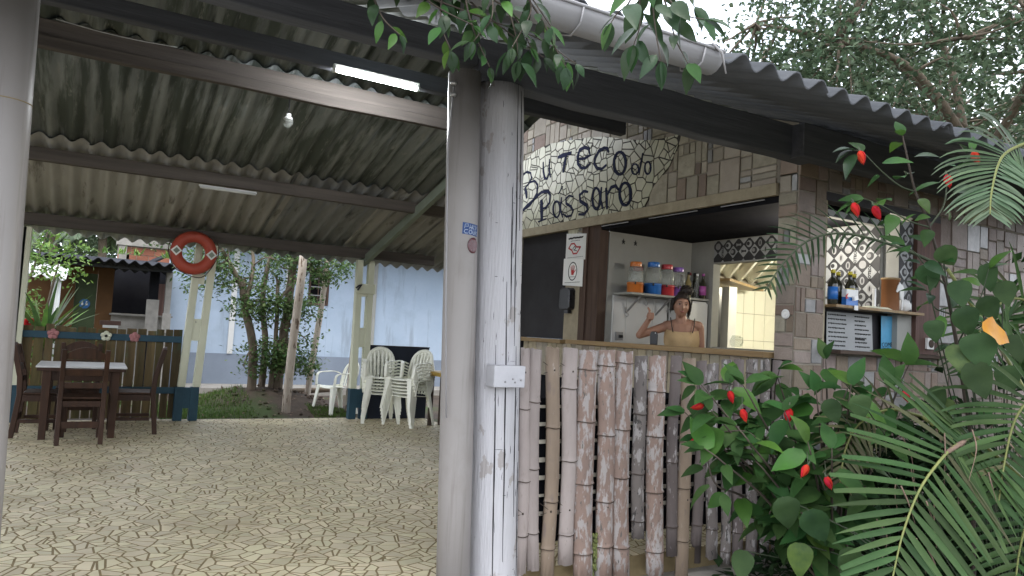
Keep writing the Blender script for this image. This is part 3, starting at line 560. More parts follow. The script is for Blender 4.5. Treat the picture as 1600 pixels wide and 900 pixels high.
for ri, (ya, yb, nm) in enumerate(rows):
    za, zb = rz(max(ya, 5.5) if ri < 3 else ya), rz(yb if ri >= 3 or yb > 5.5 else 5.5)
    if ri == 2: za = rz(5.5)+.02
    l = math.hypot(yb-ya, zb-za); me = sheet_mesh(W+.12, l, 'sheet'); me.materials.append(MT['roof_moss_shade'])
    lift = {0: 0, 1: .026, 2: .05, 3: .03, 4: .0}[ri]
    ha = sheet_mesh(PIT*5, l, 'sheet'); ha.materials.append(MT['roof_moss_shade'])
    for c in range(-4, 8):
        if ri in (1, 2) and c > 3 or ri == 0 and c > 4: continue
        x = -.26+c*W+rnd.uniform(-.012, .012)
        d = Vector((0, yb-ya, zb-za)).normalized(); n = Vector((1,0,0)).cross(d)
        m = Matrix((Vector((1,0,0)), d, n)).transposed().to_4x4(); m.translation = (x, ya+rnd.uniform(-.02,.02), za+.03+lift+(c % 2)*.003)
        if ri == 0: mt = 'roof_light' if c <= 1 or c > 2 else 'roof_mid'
        elif ri == 1: mt = 'roof_moss_shade' if c < 2 else rnd.choice(['roof_mid', 'roof_moss_shade'])
        else: mt = 'roof_moss_shade' if ri != 4 else 'roof_dark'
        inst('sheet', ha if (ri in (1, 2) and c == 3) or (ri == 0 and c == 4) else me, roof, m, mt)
# over the bar the front slope runs on up to a higher ridge
def rzb(Y): return 2.59+.34*(Y-2.3) if Y < 8 else 4.53-.25*(Y-8)
for ya, yb in ((5.36, 7.0), (6.86, 8.05), (7.95, 9.7)):
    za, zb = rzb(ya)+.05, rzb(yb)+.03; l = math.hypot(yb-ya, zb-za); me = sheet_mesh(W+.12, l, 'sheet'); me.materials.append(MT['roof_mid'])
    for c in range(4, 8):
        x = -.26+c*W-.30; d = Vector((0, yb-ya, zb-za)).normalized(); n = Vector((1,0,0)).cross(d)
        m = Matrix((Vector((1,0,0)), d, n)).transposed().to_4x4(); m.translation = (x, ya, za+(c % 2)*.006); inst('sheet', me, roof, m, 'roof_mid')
def beam(x0, x1, Y, z0, z1, w, mt, name='beam', segs=8):
    mb = MB(); pts = [(x0+(x1-x0)*i/segs, Y+rnd.uniform(-.008,.008), (z0+z1)/2+rnd.uniform(-.008,.008)) for i in range(segs+1)]
    for a, b in zip(pts, pts[1:]): mb.bar(a, b, w, z1-z0)
    mb2 = MB(); n = len(pts); vs = []
    for p in pts: vs += [(p[0], p[1]-w/2, p[2]-(z1-z0)/2), (p[0], p[1]+w/2, p[2]-(z1-z0)/2), (p[0], p[1]+w/2, p[2]+(z1-z0)/2), (p[0], p[1]-w/2, p[2]+(z1-z0)/2)]
    fs = [(i*4+k, i*4+(k+1)%4, i*4+4+(k+1)%4, i*4+4+k) for i in range(n-1) for k in range(4)]+[(3,2,1,0), (4*n-4,4*n-3,4*n-2,4*n-1)]
    mb2.add(vs, fs); return mb2.build(name, mt, roof, bevel=.008)
beam(-3, 4.44, 10.2, 2.30, 2.44, .10, 'wood_roof')
beam(-3, 3.75, 8.4, 2.755, 2.885, .09, 'wood_roof')
beam(-3, 3.15, 6.2, 3.275, 3.405, .09, 'wood_roof')
beam(-3, 3.15, 6.14, 3.19, 3.28, .07, 'wood_roof')
beam(-3, 4.3, 5.52, 3.30, 3.43, .09, 'wood_black')
beam(-3, 1.7, 3.52, 2.78, 2.93, .10, 'wood_black')
beam(1.701, 4.44, 3.52, 2.70, 2.93, .12, 'wood_black')
beam(4.2, 8.6, 3.42, 2.69, 2.93, .12, 'wood_black')
for x, mt in ((3.38, 'rafter_green'),):
    ye = 9.5 if x == 1.18 else 10.32
    MB().bar((x, ye, rz(ye)-.17), (x, 5.55, rz(5.55)-.16), .065, .12).build('rafter', mt, roof, bevel=.005)
for x in (-1.6, 7.4):
    MB().bar((x, 2.45, rz(2.45)-.09), (x, 5.48, rz(5.48)-.12), .065, .12).build('rafter', 'wood_black', roof, bevel=.005)

# rain gutter hung below the front eave
g = thing('rain_gutter', 'pale plastic half round gutter hung along the front eave above the vine', 'gutter', (1, 2.24, 2.45))
def gut(x0, x1, z0, z1, mt):
    mb = MB(); vs = []; n = 9
    for r in (.072, .067):
        for x, z in ((x0, z0), (x1, z1)):
            for i in range(n): a = math.pi*(1+i/(n-1)); vs.append((x, 2.2+r*math.cos(a), z+r*1.05*math.sin(a)))
    fs = [(b+i, b+i+1, b+n+i+1, b+n+i) for b in (0, 2*n) for i in range(n-1)]
    fs += [(0,n,3*n,2*n), (n-1,2*n-1,4*n-1,3*n-1)]+[(n+i,n+i+1,3*n+i+1,3*n+i) for i in range(n-1)]+[(i,i+1,2*n+i+1,2*n+i) for i in range(n-1)]
    mb.add(vs, fs, 0, True)
    for z, x in ((z0, x0),): mb.tube([(x0, 2.2-.072, z0), (x1, 2.2-.072, z1)], .007, 6)
    return mb.build('trough', mt, g)
gut(-2.5, 2.16, 2.525, 2.545, 'gutter')
for x in (-.1, .7, 1.45, 2.05):
    MB().tube([(x, 2.125, 2.535), (x, 2.14, 2.48), (x, 2.2, 2.455), (x, 2.265, 2.48), (x, 2.28, 2.6)], .004, 6).build('bracket', 'gutter', g)
MB().tube([(2.08, 2.12, 2.56), (2.13, 2.115, 2.53), (2.16, 2.118, 2.45)], [.004,.006,.003], 6).build('torn_strip', 'gutter', g)

# ================================================================ posts at the front
def pipe(label, top, bot, r, name='drain_pipe'):
    t = thing(name, label, 'pipe', bot)
    a, b = Vector(bot), Vector(top)
    MB().tube([a, a.lerp(b, .25), a.lerp(b, .5), a.lerp(b, .75), b], r, 32).build('shaft', 'pvc', t)
    return t, a, b
t, a, b = pipe('wide grey plastic downpipe beside the cracked white wooden post', (1.62, 3.46, 2.71), (1.735, 3.46, -.13), .088)
MB().tube([(1.535, 3.40, 2.62), (1.52, 3.4, 2.3), (1.56, 3.395, 1.5), (1.60, 3.392, .9)], .004, 6).build('edge_highlight', 'gutter', t)  # thin pale strand modelled for the bright highlight along the pipe's edge
for z in (2.62, 2.56): MB().lathe([(.012,-.01),(.02,0),(.012,.01)], 8, (1.53, 3.395, z)).build('clip', 'metal', t)
t, a, b = pipe('pale grey plastic downpipe at the left edge with a hairline joint', (-.372, 3.46, 2.71), (-.318, 3.46, -.13), .094)
j = a.lerp(b, .80); MB().tube([j-Vector((0,0,.002)), j+Vector((0,0,.002))], .0955, 32).build('joint', 'grout', t)
# sticker and reflector follow the pipe surface
def on_pipe(c, zc, ang, wd, ht, r, fn=None):
    pass
def curved_patch(cx, cy, r, a0, a1, zf, n=10):
    vs = []; fs = []
    for i in range(n+1):
        a = a0+(a1-a0)*i/n; z0, z1 = zf(i/n)
        for rr in (r, r+.0012):
            vs += [(cx+rr*math.sin(a), cy-rr*math.cos(a), z0), (cx+rr*math.sin(a), cy-rr*math.cos(a), z1)]
    for i in range(n):
        o = 4*i
        fs += [(o,o+4,o+5,o+1), (o+2,o+3,o+7,o+6), (o,o+2,o+6,o+4), (o+1,o+5,o+7,o+3)]
    fs += [(0,1,3,2), (4*n,4*n+2,4*n+3,4*n+1)]
    return vs, fs
def pipe_c(z): k = (z+.13)/2.84; return 1.735-.115*k
zc = 1.872; cx = pipe_c(zc)
t = thing('sticker', 'small blue scribbled sticker on the grey downpipe', 'sticker', (cx+.03, 3.37, 1.845))
# the camera sees the pipe from about 27 degrees left of its front
vs, fs = curved_patch(cx, 3.46, .0885, R(-22), R(42), lambda q: (1.845-.006*q, 1.905-.006*q)); mb = MB().add(vs, fs); mb.build('label_face', 'sticker_blue', t)
def scr(pts, w=.0045):
    mb = MB()
    for s in pts:
        q = []
        for u, v in s:
            a = R(-22)+R(64)*u; q.append((cx+.0905*math.sin(a), 3.46-.0905*math.cos(a), 1.846+.056*v-.006*u))
        mb.tube(q, .0021, 5)
    mb.build('lettering', 'sticker_pale', t)
scr([[(.1,.5),(.13,.9),(.3,.95),(.32,.75),(.14,.7)], [(.36,.5),(.43,.93),(.5,.5)], [(.38,.65),(.5,.67)], [(.53,.5),(.55,.93),(.68,.88),(.56,.72),(.7,.5)], [(.74,.93),(.8,.5),(.93,.93)],
     [(.3,.42),(.14,.4),(.1,.2),(.16,.07),(.3,.1)], [(.36,.25),(.4,.42),(.5,.4),(.54,.2),(.45,.06),(.37,.12),(.36,.25)], [(.6,.42),(.61,.12),(.7,.08),(.74,.42)], [(.79,.05),(.81,.43),(.93,.38),(.82,.25),(.95,.05)]])
mb = MB(); cxr = pipe_c(1.79); n = 20
vs = []; fs = []
for rr, sc_ in ((.0885, 1.0), (.095, .93)):
    vs.append((cxr+rr*math.sin(R(18)), 3.46-rr*math.cos(R(18)), 1.79)) if False else None
for k, (rr, s_) in enumerate(((.088, 1.0), (.0935, 1.0), (.096, .85))):
    for i in range(n):
        a = 2*math.pi*i/n; u = R(18)+.033*s_*math.cos(a)/.088*1.0; z = 1.79+.041*s_*math.sin(a)
        vs.append((cxr+rr*math.sin(u), 3.46-rr*math.cos(u), z))
for k in (0, 1):
    for i in range(n): fs.append((k*n+i, k*n+(i+1)%n, (k+1)*n+(i+1)%n, (k+1)*n+i))
fs.append(list(range(2*n, 3*n)))
tag(MB().add(vs, fs).build('reflector', 'reflector'), 'round maroon reflector disc stuck below the blue sticker on the downpipe', 'reflector')

# cracked white wooden post
MT['post_white'] = M('cracked_white_paint', (.48,.475,.495), (.41,.405,.42), s=3, st=(7,7,.45), rough=.65, bump=.9, bs=12, var=0, c3=(.13,.12,.115), s3=9, st3=(5,5,.55), t3=.665, w3=.02, c4=(.33,.31,.3), s4=4, st4=(2,2,1), t4=.6)
wp = thing('wooden_post', 'thick round timber post with cracked white paint beside the bamboo', 'post', (2.0, 3.5, -.13))
mb = MB(); k = 18; n = 40; vs = []; cracks = [(R(-52), .5, .92), (R(-30), .0, .45), (R(-78), .1, .98), (R(10), .25, .7), (R(-8), .62, 1.0)]
for i in range(k+1):
    z = -.13+2.82*i/k; c = (1.988-.132*(z+.13)/2.82, 3.5)
    for j in range(n):
        a = 2*math.pi*j/n; r = .136*(1+.018*noise.noise(Vector((math.cos(a)*1.5, math.sin(a)*1.5, z*.7))))
        if i == k: r *= .97
        vs.append((c[0]+r*math.cos(a), c[1]+r*math.sin(a), z))
fs = [(i*n+j, i*n+(j+1)%n, (i+1)*n+(j+1)%n, (i+1)*n+j) for i in range(k) for j in range(n)]
mb.add(vs, fs, 0, True); mb.f.append([k*n+j for j in range(n)]); mb.m.append(0); mb.sm.append(False)
mb.build('shaft', 'post_white', wp)
for a0, f0, f1 in ((R(-95), .1, .62), (R(-72), .50, 1.0), (R(-66), .18, .5), (R(-58), .72, .99), (R(-40), .3, .62), (R(-118), .0, .5), (R(-84), .55, .8), (R(-50), .05, .28)):
    pts = []; rs = []
    for i in range(15):
        q = i/14; z = -.13+2.82*(f0+(f1-f0)*q); a = a0+.035*noise.noise(Vector((a0*9, z*2.2, 1)))
        cx_ = 1.988-.132*(z+.13)/2.82; rr = .136*(1+.018*noise.noise(Vector((math.cos(a)*1.5, math.sin(a)*1.5, z*.7))))
        pts.append((cx_+rr*math.cos(a), 3.5+rr*math.sin(a), z)); rs.append(.0012+.0032*math.sin(math.pi*q)*rnd.uniform(.5,1.2))
    MB().tube(pts, rs, 5).build('crack', 'black_print', wp)
mb = MB()
for i in range(46):
    z = rnd.uniform(.0, 2.6); a = R(rnd.uniform(-125, -35)); cx_ = 1.988-.132*(z+.13)/2.82; rr = .1362*(1+.018*noise.noise(Vector((math.cos(a)*1.5, math.sin(a)*1.5, z*.7)))); hor = rnd.random() < .35; l = rnd.uniform(.012, .05)
    pts = []
    for q in (0, .5, 1):
        aa = a+(l*q/.118 if hor else rnd.uniform(-.02,.02)); zz = z+(0 if hor else l*q*1.6); pts.append((cx_+rr*math.cos(aa), 3.5+rr*math.sin(aa), zz))
    mb.tube(pts, [.0006, rnd.uniform(.0008,.0018), .0006], 4)
mb.build('fine_cracks', 'black_print', wp)['kind'] = 'stuff'
jb = thing('junction_box', 'small white electrical box screwed to the white wooden post', 'box', (2.02, 3.36, 1.075))
MB().box(1.815, 2.0, 3.30, 3.39, 1.065, 1.178).build('case', 'box_grey', jb, bevel=.004)
for x, z in ((1.88, 1.095), (1.925, 1.11), (1.94, 1.093), (1.975, 1.105)): MB().lathe([(.005,0),(.005,.004),(.003,.006)], 8, (0,0,0)).build('screw', 'grey_print', jb).matrix_basis = Matrix.Translation((x, 3.30, z)) @ Matrix.Rotation(R(90), 4, 'X')

# ================================================================ bamboo fence
bf = thing('bamboo_fence', 'weathered whitewashed bamboo stakes wired side by side below the bar counter', 'fence', (3.1, 3.5, -.1))
BK = {0: 'bamboo', 1: 'bamboo_tan', 2: 'bamboo_peel', 3: 'bamboo_flake', 4: 'bamboo_grey'}
BL = {1: 'tan bamboo stake', 2: 'peeling pinkish bamboo stake', 3: 'flaking grey bamboo stake', 4: 'grey bamboo stake'}
for bi, (xt, zt, xb, zb, r, kd) in enumerate(BAMBOO):
    r *= 1.18 if kd == 2 else 1.15
    L_ = zt-zb; n = 14; nodes = []; z = zb+rnd.uniform(.05, .25)
    while z < zt-.05: nodes.append(z); z += rnd.uniform(.26, .42)
    zs = sorted(set([zb, zt]+[z0+d for z0 in nodes for d in (-.022, -.008, 0, .006, .02)]+[zb+L_*i/7 for i in range(1, 7)]))
    zs = [z for z in zs if zb <= z <= zt]
    vs = []; ph = rnd.uniform(0, 9); tw = rnd.uniform(-.02, .02)
    for z in zs:
        q = (z-zb)/L_; x = xb+(xt-xb)*q+tw*math.sin(math.pi*q)+.013*noise.noise(Vector((ph, z*2.4, 0))); rr = r*(1+.05*noise.noise(Vector((ph, z*2, 4))))
        for z0 in nodes:
            if abs(z-z0) < .001: rr *= 1.10
            elif abs(z-z0-.006) < .001: rr *= 1.04
            elif abs(z-z0+.008) < .001: rr *= .97
        for j in range(n):
            a = math.pi+math.pi*j/(n-1)
            vs.append((x+rr*math.cos(a), 3.505+rr*.75*math.sin(a), z + (rnd.uniform(-.012,.008) if z in (zb, zt) else 0)))
    k = len(zs); fs = [(i*n+j, i*n+j+1, (i+1)*n+j+1, (i+1)*n+j) for i in range(k-1) for j in range(n-1)]
    fs += [(i*n+n-1, i*n, (i+1)*n, (i+1)*n+n-1) for i in range(k-1)]+[list(range(n)), [(k-1)*n+j for j in range(n)][::-1]]
    mb = MB(); mb.add(vs, fs[:(k-1)*(n-1)], 0, True); o_ = 0
    for f in fs[(k-1)*(n-1):]: mb.f.append(f); mb.m.append(0); mb.sm.append(False)
    o = mb.build('bamboo_stake', BK[kd], bf)
    if kd in BL: o['label'] = BL[kd]
    for z0 in nodes:
        q = (z0-zb)/L_; x = xb+(xt-xb)*q+tw*math.sin(math.pi*q)+.013*noise.noise(Vector((ph, z0*2.4, 0))); rr = r*1.1*(1+.05*noise.noise(Vector((ph, z0*2, 4))))
        pts = [(x+(rr+.0012)*math.cos(math.pi+math.pi*j/9), 3.505+(rr+.0012)*.75*math.sin(math.pi+math.pi*j/9), z0-.004+.003*math.sin(j)) for j in range(10)]
        MB().tube(pts, .0022, 4).build('node_scar', 'wood_dark', o)
for z in LATH_Z:
    mb = MB()
    for i in range(6):
        x0 = 2.08+i*.38; mb.box(x0, x0+.38, 3.555, 3.562, z-.010+rnd.uniform(-.003,.003), z+.010+rnd.uniform(-.003,.003))
    mb.build('lath', 'lath', bf)
MB().box(2.08, 4.22, 3.575, 3.59, .16, .985).build('shade_screen', 'black_and_shade', bf)  # dark sheet put in for the shade seen between the stakes
for x in (2.22, 2.9, 3.6, 4.2): MB().tube([(x, 3.63, -.1), (x, 3.63, 1.2)], .03, 8).build('support_stake', 'bamboo_grey', bf)
for bi in (0, 2, 3, 5, 8, 10):
    xt, zt, xb, zb, r, kd = BAMBOO[bi]
    for z in (zt-.13, .36):
        if rnd.random() < .8 or z > .8:
            x = xb+(xt-xb)*(z-zb)/(zt-zb); y = 3.505-r*.75-.002
            mb = MB()
            mb.tube([(x-r*1.6, 3.5, z+.045), (x, y, z), (x+r*1.5, 3.5, z-.035)], .0017, 4)
            mb.tube([(x-r*1.4, 3.5, z-.02), (x, y, z), (x+r*1.6, 3.5, z+.03)], .0017, 4)
            mb.ball((x, y, z), .007, 6); mb.build('wire_tie', 'wire', bf)
for (xt, zt, xb, zb, r, kd) in BAMBOO:
    if rnd.random() < .75:
        z = zt-.12+rnd.uniform(-.02,.02); x = xb+(xt-xb)*(z-zb)/(zt-zb)+rnd.uniform(-.01,.01)
        MB().ball((x, 3.505-r*.75, z), (.005,.004,.009), 6).build('nail_hole', 'black_print', bf)
mb = MB()
for i in range(60):
    z = rnd.uniform(-.03, .2); mb.ball((2.652+rnd.uniform(-.012,.012), 3.50+rnd.uniform(-.02,.01), z), (.01,.01,.014), 5)
tag(mb.build('moss', 'moss', bf), kind='stuff')

# ================================================================ bar building
XB = 4.46
front = lambda u, v, d: (XB-d, u, v)
fw = thing('bar_front_wall', 'bar wall facing the patio, clad in irregular beige and brown tiles', 'wall', (XB, 6.5, 0))
def wall_poly(fn, poly, d0, d1, mt, par, name='wall'): return MB().prism(poly, fn, d0, d1).build(name, mt, par)
top = lambda y: rz(y)-.005
wall_poly(front, [(3.62, 2.56), (9.35, 2.56), (9.35, rzb(9.35)), (8, rzb(8)-.01), (3.62, top(3.62))], -.16, 0, 'mortar', fw, 'header')
wall_poly(front, [(3.62, -.2), (9.35, -.2), (9.35, 1.262), (3.62, 1.262)], -.14, 0, 'black_and_shade', fw, 'lower_wall')  # wall coloured black for the shade under the counter
wall_poly(front, [(7.62, 1.262), (9.35, 1.262), (9.35, 2.56), (7.62, 2.56)], -.15, 0, 'mortar', fw, 'rear_wall')
wall_poly(front, [(6.34, 1.262), (6.61, 1.262), (6.61, 2.56), (6.34, 2.56)], -.13, .004, 'plaster', fw, 'pier')
wall_poly(front, [(3.78, 2.505), (8.1, 2.505), (8.1, 2.598), (3.78, 2.598)], -.12, .035, 'plaster', fw, 'lintel_ledge')
dp = wall_poly(front, [(6.612, 1.31), (7.618, 1.31), (7.618, 2.503), (6.612, 2.503)], -.08, -.03, 'dark_panel', fw, 'shutter'); dp['label'] = 'closed dark shutter panel'
wall_poly(front, [(6.01, 1.262), (6.33, 1.262), (6.33, 2.503), (6.01, 2.503)], -.10, .012, 'wood_frame', fw, 'door_frame')
wall_poly(front, [(6.20, 1.31), (6.225, 1.31), (6.225, 2.5), (6.20, 2.5)], .013, .03, 'wood_frame', fw, 'bead')
for a, b in ((5.55, 5.98), (4.62, 5.25), (3.9, 4.35)):
    wall_poly(front, [(a, 2.480), (b, 2.480), (b, 2.488), (a, 2.488)], .02, .026, 'grey_print', fw, 'white_strip')
MB().box(XB-.10, XB+.22, 3.79, 6.42, 1.268, 1.312).build('counter_top', 'wood_counter', fw, bevel=.004)
MB().box(XB-.08, XB+.05, 6.56, 7.9, 1.264, 1.308).build('shutter_sill', 'wood_counter', fw, bevel=.004)
y = 3.80; prev = None
while y < 7.4:
    wdt = rnd.uniform(.075, .125)
    MB().prism([(y, .9), (y+wdt-.008, .9), (y+wdt-.008, 1.262), (y, 1.262)], front, 0, .012+rnd.uniform(0,.004), back=False).build('tile', 'plaster' if rnd.random() < .6 else 'tile_beige', fw)
    y += wdt
def tile_block(poly, fn, d, bev=.004):
    """a tile with worn, slightly rounded edges and corners that are not quite square"""
    cx, cy = sum(p[0] for p in poly)/len(poly), sum(p[1] for p in poly)/len(poly); k = len(poly)
    base = [(x+rnd.uniform(-.0018,.0018), y+rnd.uniform(-.0018,.0018)) for x, y in poly]
    inn = []
    for x, y in base:
        l = math.hypot(x-cx, y-cy) or 1; f = max(.3, 1-bev*1.5/l); inn.append((cx+(x-cx)*f, cy+(y-cy)*f))
    vs = [fn(u, v, -.001) for u, v in base]+[fn(u, v, d-bev*.8) for u, v in base]+[fn(u, v, d+rnd.uniform(-.0008,.0008)) for u, v in inn]
    fs = [list(range(2*k, 3*k))]+[(a*k+i, a*k+(i+1)%k, (a+1)*k+(i+1)%k, (a+1)*k+i) for a in (0, 1) for i in range(k)]
    return MB().add(vs, fs)
def put_tiles(rs, fn, par, roofclip, skip, mats):
    n = 0
    for a, b, c, d in rs:
        poly = [(a, c), (b, c), (b, d), (a, d)]
        if roofclip: poly = roofclip(poly)
        if len(poly) < 3 or abs(area(poly)) < 2e-4 or skip(poly): continue
        m = rnd.choices([x for x, _ in mats], [w_ for _, w_ in mats])[0]
        small = min(b-a, d-c) < .05
        if small and rnd.random() < .5: m = 'tile_grey'
        tile_block(poly, fn, rnd.uniform(.007, .014)).build('tile', m, par); n += 1
    return n
def clip_front(p):
    return clip(p, -.34, 1, 2.59-.34*2.3-.02)
def skip_sign(p): return sum(inside(q, SIGN_OUTLINE) for q in p) >= max(2, len(p)-1)
put_tiles(rects(3.80, 8.4, 2.60, 4.3, .27, .012), front, fw, clip_front, skip_sign, [('tile_beige', 7), ('tile_brown', .6), ('tile_rough', 1.6), ('tile_grey', .3)])
put_tiles(rects(6.345, 6.605, 2.42, 2.56, .1, .008), front, fw, None, lambda p: False, [('mosaic', 1)])
# corner pillar and side wall
side = lambda u, v, d: (u, 3.6-d, v)
pl = thing('corner_pillar', 'corner pillar of the bar clad in blocky pinkish brown tiles with a round disc', 'pillar', (4.6, 3.7, 0))
MB().box(XB, 4.775, 3.602, 3.778, -.2, 2.96).build('core', 'mortar', pl)
for rc in rects(3.607, 3.776, -.2, 2.93, .2, .011): put_tiles([rc], front, pl, None, lambda p: False, [('tile_beige', 4), ('tile_rough', 2), ('tile_brown', 1.5), ('tile_pink', 2)])
pside = lambda u, v, d: (u, 3.602-d, v)
for rc in rects(XB-.006, 4.772, -.2, 2.93, .25, .011): put_tiles([rc], pside, pl, None, lambda p: False, [('tile_pink', 4), ('tile_brown', 3), ('tile_grey', .5)])
mb = MB().lathe([(.036,0),(.036,.008),(.026,.012),(.02,.009),(.012,.009),(.006,.014)], 20); o = mb.build('ornament_disc', 'white', pl); o.matrix_basis = Matrix.Translation((XB-.012, 3.672, 1.60)) @ Matrix.Rotation(R(-90), 4, 'Y')
sw = thing('bar_side_wall', 'side wall of the bar behind the palms, brown tiles around a display window', 'wall', (6.5, 3.6, 0))
def sp(poly, d0, d1, mt, name): return MB().prism(poly, side, d0, d1).build(name, mt, sw)
sp([(4.777, -.2), (8.6, -.2), (8.6, 1.33), (4.777, 1.33)], -.15, 0, 'mortar', 'lower_wall')
sp([(4.777, 2.555), (8.6, 2.555), (8.6, 2.97), (4.777, 2.97)], -.15, 0, 'mortar', 'header')
sp([(6.27, 1.33), (8.6, 1.33), (8.6, 2.555), (6.27, 2.555)], -.15, 0, 'mortar', 'side_panel')
put_tiles(rects(4.785, 8.5, 2.56, 2.95, .24, .011), side, sw, None, lambda p: False, [('tile_brown', 5), ('tile_pink', 3), ('tile_grey', .5)])
put_tiles(rects(6.275, 8.0, .2, 2.555, .24, .011), side, sw, None, lambda p: False, [('tile_pink', 4), ('tile_brown', 4), ('tile_grey', 1)])
put_tiles(rects(4.78, 6.27, .0, 1.32, .24, .011), side, sw, None, lambda p: False, [('tile_brown', 5), ('tile_pink', 3), ('tile_grey', 1)])
sp([(4.76, 2.49), (6.27, 2.49), (6.27, 2.553), (4.76, 2.553)], -.10, .012, 'dark_panel', 'window_head')
sp([(5.93, 1.362), (6.265, 1.362), (6.265, 2.488), (5.93, 2.488)], -.04, .018, 'wood_red', 'window_board')
sp([(4.755, 1.36), (4.785, 1.36), (4.785, 2.488), (4.755, 2.488)], -.12, .006, 'plaster', 'window_jamb')
MB().box(4.757, 6.29, 3.43, 3.70, 1.330, 1.358).build('window_sill', 'wood_dark', sw, bevel=.003)
MB().box(4.787, 5.912, 3.50, 3.74, 1.676, 1.698).build('shelf_board', 'wood_counter', sw, bevel=.002)
sp([(4.787, 1.36), (5.928, 1.36), (5.928, 1.675), (4.787, 1.675)], -.13, -.11, 'dark_panel', 'box_back')
# bar interior
bi_ = thing('bar_interior', 'small bar room behind the counter with grey walls and black ceiling', 'room', (5.1, 4.9, 0))
MB().box(XB+.16, 8.7, 3.76, 7.3, -.2, .12).build('interior_floor', 'concrete', bi_)
MB().box(XB+.005, 5.78, 3.757, 6.02, 2.452, 2.54).build('ceiling_panel', 'black_and_shade', bi_)
MB().box(XB+.105, 5.76, 6.0, 6.1, .12, 2.45).build('partition_wall', 'grey_wall', bi_)
MB().box(5.70, 5.80, 5.66, 5.998, .12, 2.45).build('back_pier', 'grey_wall', bi_)
MB().box(5.70, 5.80, 3.757, 5.658, 2.20, 2.45).build('back_wall_band', 'grey_wall', bi_)
MB().box(5.70, 5.80, 3.757, 4.50, .12, 2.198).build('back_wall', 'grey_wall', bi_)
MB().box(5.735, 6.10, 3.62, 3.752, .12, 2.45).build('back_return', 'grey_wall', bi_)
# printed black and white diamond paper
def diamonds(fn, u0, u1, v0, v1, par, dd=.14, d=.002):
    mb = MB(); h = dd/2
    mb.prism([(u0,v0),(u1,v0),(u1,v1),(u0,v1)], fn, 0, d, 1)
    i0 = int(math.floor(u0/h)); i1 = int(math.ceil(u1/h)); j0 = int(math.floor(v0/h)); j1 = int(math.ceil(v1/h))
    txt = []
    for i in range(i0, i1+1):
        for j in range(j0, j1+1):
            if (i+j) % 2: continue
            cu, cv = i*h, j*h; dark = (j % 2 == 0)
            q = [(cu-h, cv), (cu, cv-h), (cu+h, cv), (cu, cv+h)]; g_ = .93
            q = [(cu+(a-cu)*g_, cv+(b-cv)*g_) for a, b in q]
            for cl in ((1,0,u1),(-1,0,-u0),(0,1,v1),(0,-1,-v0)):
                if len(q) >= 3: q = clip(q, *cl)
            if len(q) < 3: continue
            mb.prism(q, fn, d, d+.0008, 1 if dark else 0, back=False)
            if u0 < cu-h*.6 and cu+h*.6 < u1 and v0 < cv-h*.6 and cv+h*.6 < v1:
                k = (i*7+j*3) % 5; f, b_ = (0, 2) if dark else (1, 0)
                def disc(x, y, r, mi, dep, sx=1.0): mb.prism([(x+r*sx*math.cos(2*math.pi*t/14), y+r*math.sin(2*math.pi*t/14)) for t in range(14)], fn, d, d+dep, mi, back=False)
                if k in (0, 3): disc(cu, cv, h*.5, f, .0014); disc(cu+h*.16, cv+h*.05, h*.28, 1 if dark else 2, .0020)
                elif k == 1 : disc(cu, cv, h*.5, 2 if dark else 2, .0014, .65); disc(cu, cv, h*.33, 1, .0020, .35)
                elif k == 2 and not dark: txt.append((cu, cv))
                elif k == 4: mb.prism([(cu-h*.4,cv-h*.08),(cu+h*.2,cv-h*.16),(cu+h*.42,cv-h*.24),(cu+h*.42,cv+h*.24),(cu+h*.2,cv+h*.16),(cu-h*.4,cv+h*.08)], fn, d, d+.0014, f, back=False); disc(cu-h*.35, cv, h*.17, f, .0016)
                else: disc(cu, cv, h*.5, 2, .0014)
    o = mb.build('diamond_paper', ['paper_white', 'paper_black', 'grey_print'], par)
    return txt
backf = lambda u, v, d: (5.699-d, u, v)
for (u, v) in diamonds(backf, 4.3, 5.657, 2.215, 2.44, bi_): put_text('BOTECO', .035, 'black_print', bi_, (5.694, u, v), (0,0,1), (0,1,0), bold=.001)
for (u, v) in diamonds(backf, 3.76, 4.299, 1.36, 2.44, bi_): put_text('BOTECO', .035, 'black_print', bi_, (5.694, u, v), (0,0,1), (0,1,0), bold=.001)
retf = lambda u, v, d: (u, 3.619-d, v)
diamonds(retf, 5.74, 5.925, 1.70, 2.46, bi_)
headf = lambda u, v, d: (u, 3.69-d, v)
MB().box(4.79, 5.69, 3.70, 3.755, 2.40, 2.452).build('head_strip', 'grey_wall', bi_)
diamonds(lambda u, v, d: (u, 3.699-d, v), 4.79, 5.7, 2.405, 2.452, bi_)
# wall panels, shelf, hooks on the partition
for x0, x1 in ((4.63, 4.80), (4.803, 5.16), (5.163, 5.36)): MB().box(x0, x1, 5.975, 5.998, .13, 1.795).build('wall_panel', 'white_paint', bi_, bevel=.003)
fr = thing('fridge', 'white upright fridge in the corner behind the woman', 'fridge', (5.52, 5.85, .12))
MB().box(5.37, 5.685, 5.72, 5.97, .125, 1.79).build('body', 'white_paint', fr, bevel=.012)
MB().box(5.375, 5.68, 5.70, 5.718, .15, 1.77).build('door', 'white_paint', fr, bevel=.006)
MB().bar((5.40, 5.69, .9), (5.40, 5.69, 1.25), .015, .02, (0,1,0)).build('handle', 'metal', fr)
sh = thing('bottle_shelf', 'grey wall shelf carrying drink jars and bottles behind the counter', 'shelf', (5.1, 5.85, 1.79))
MB().box(4.64, 5.69, 5.70, 5.997, 1.80, 1.822).build('board', 'grey_wall', sh, bevel=.003)
for x in (4.80, 5.2): MB().bar((x, 5.98, 1.62), (x, 5.75, 1.798), .02, .012).build('bracket', 'metal', sh)
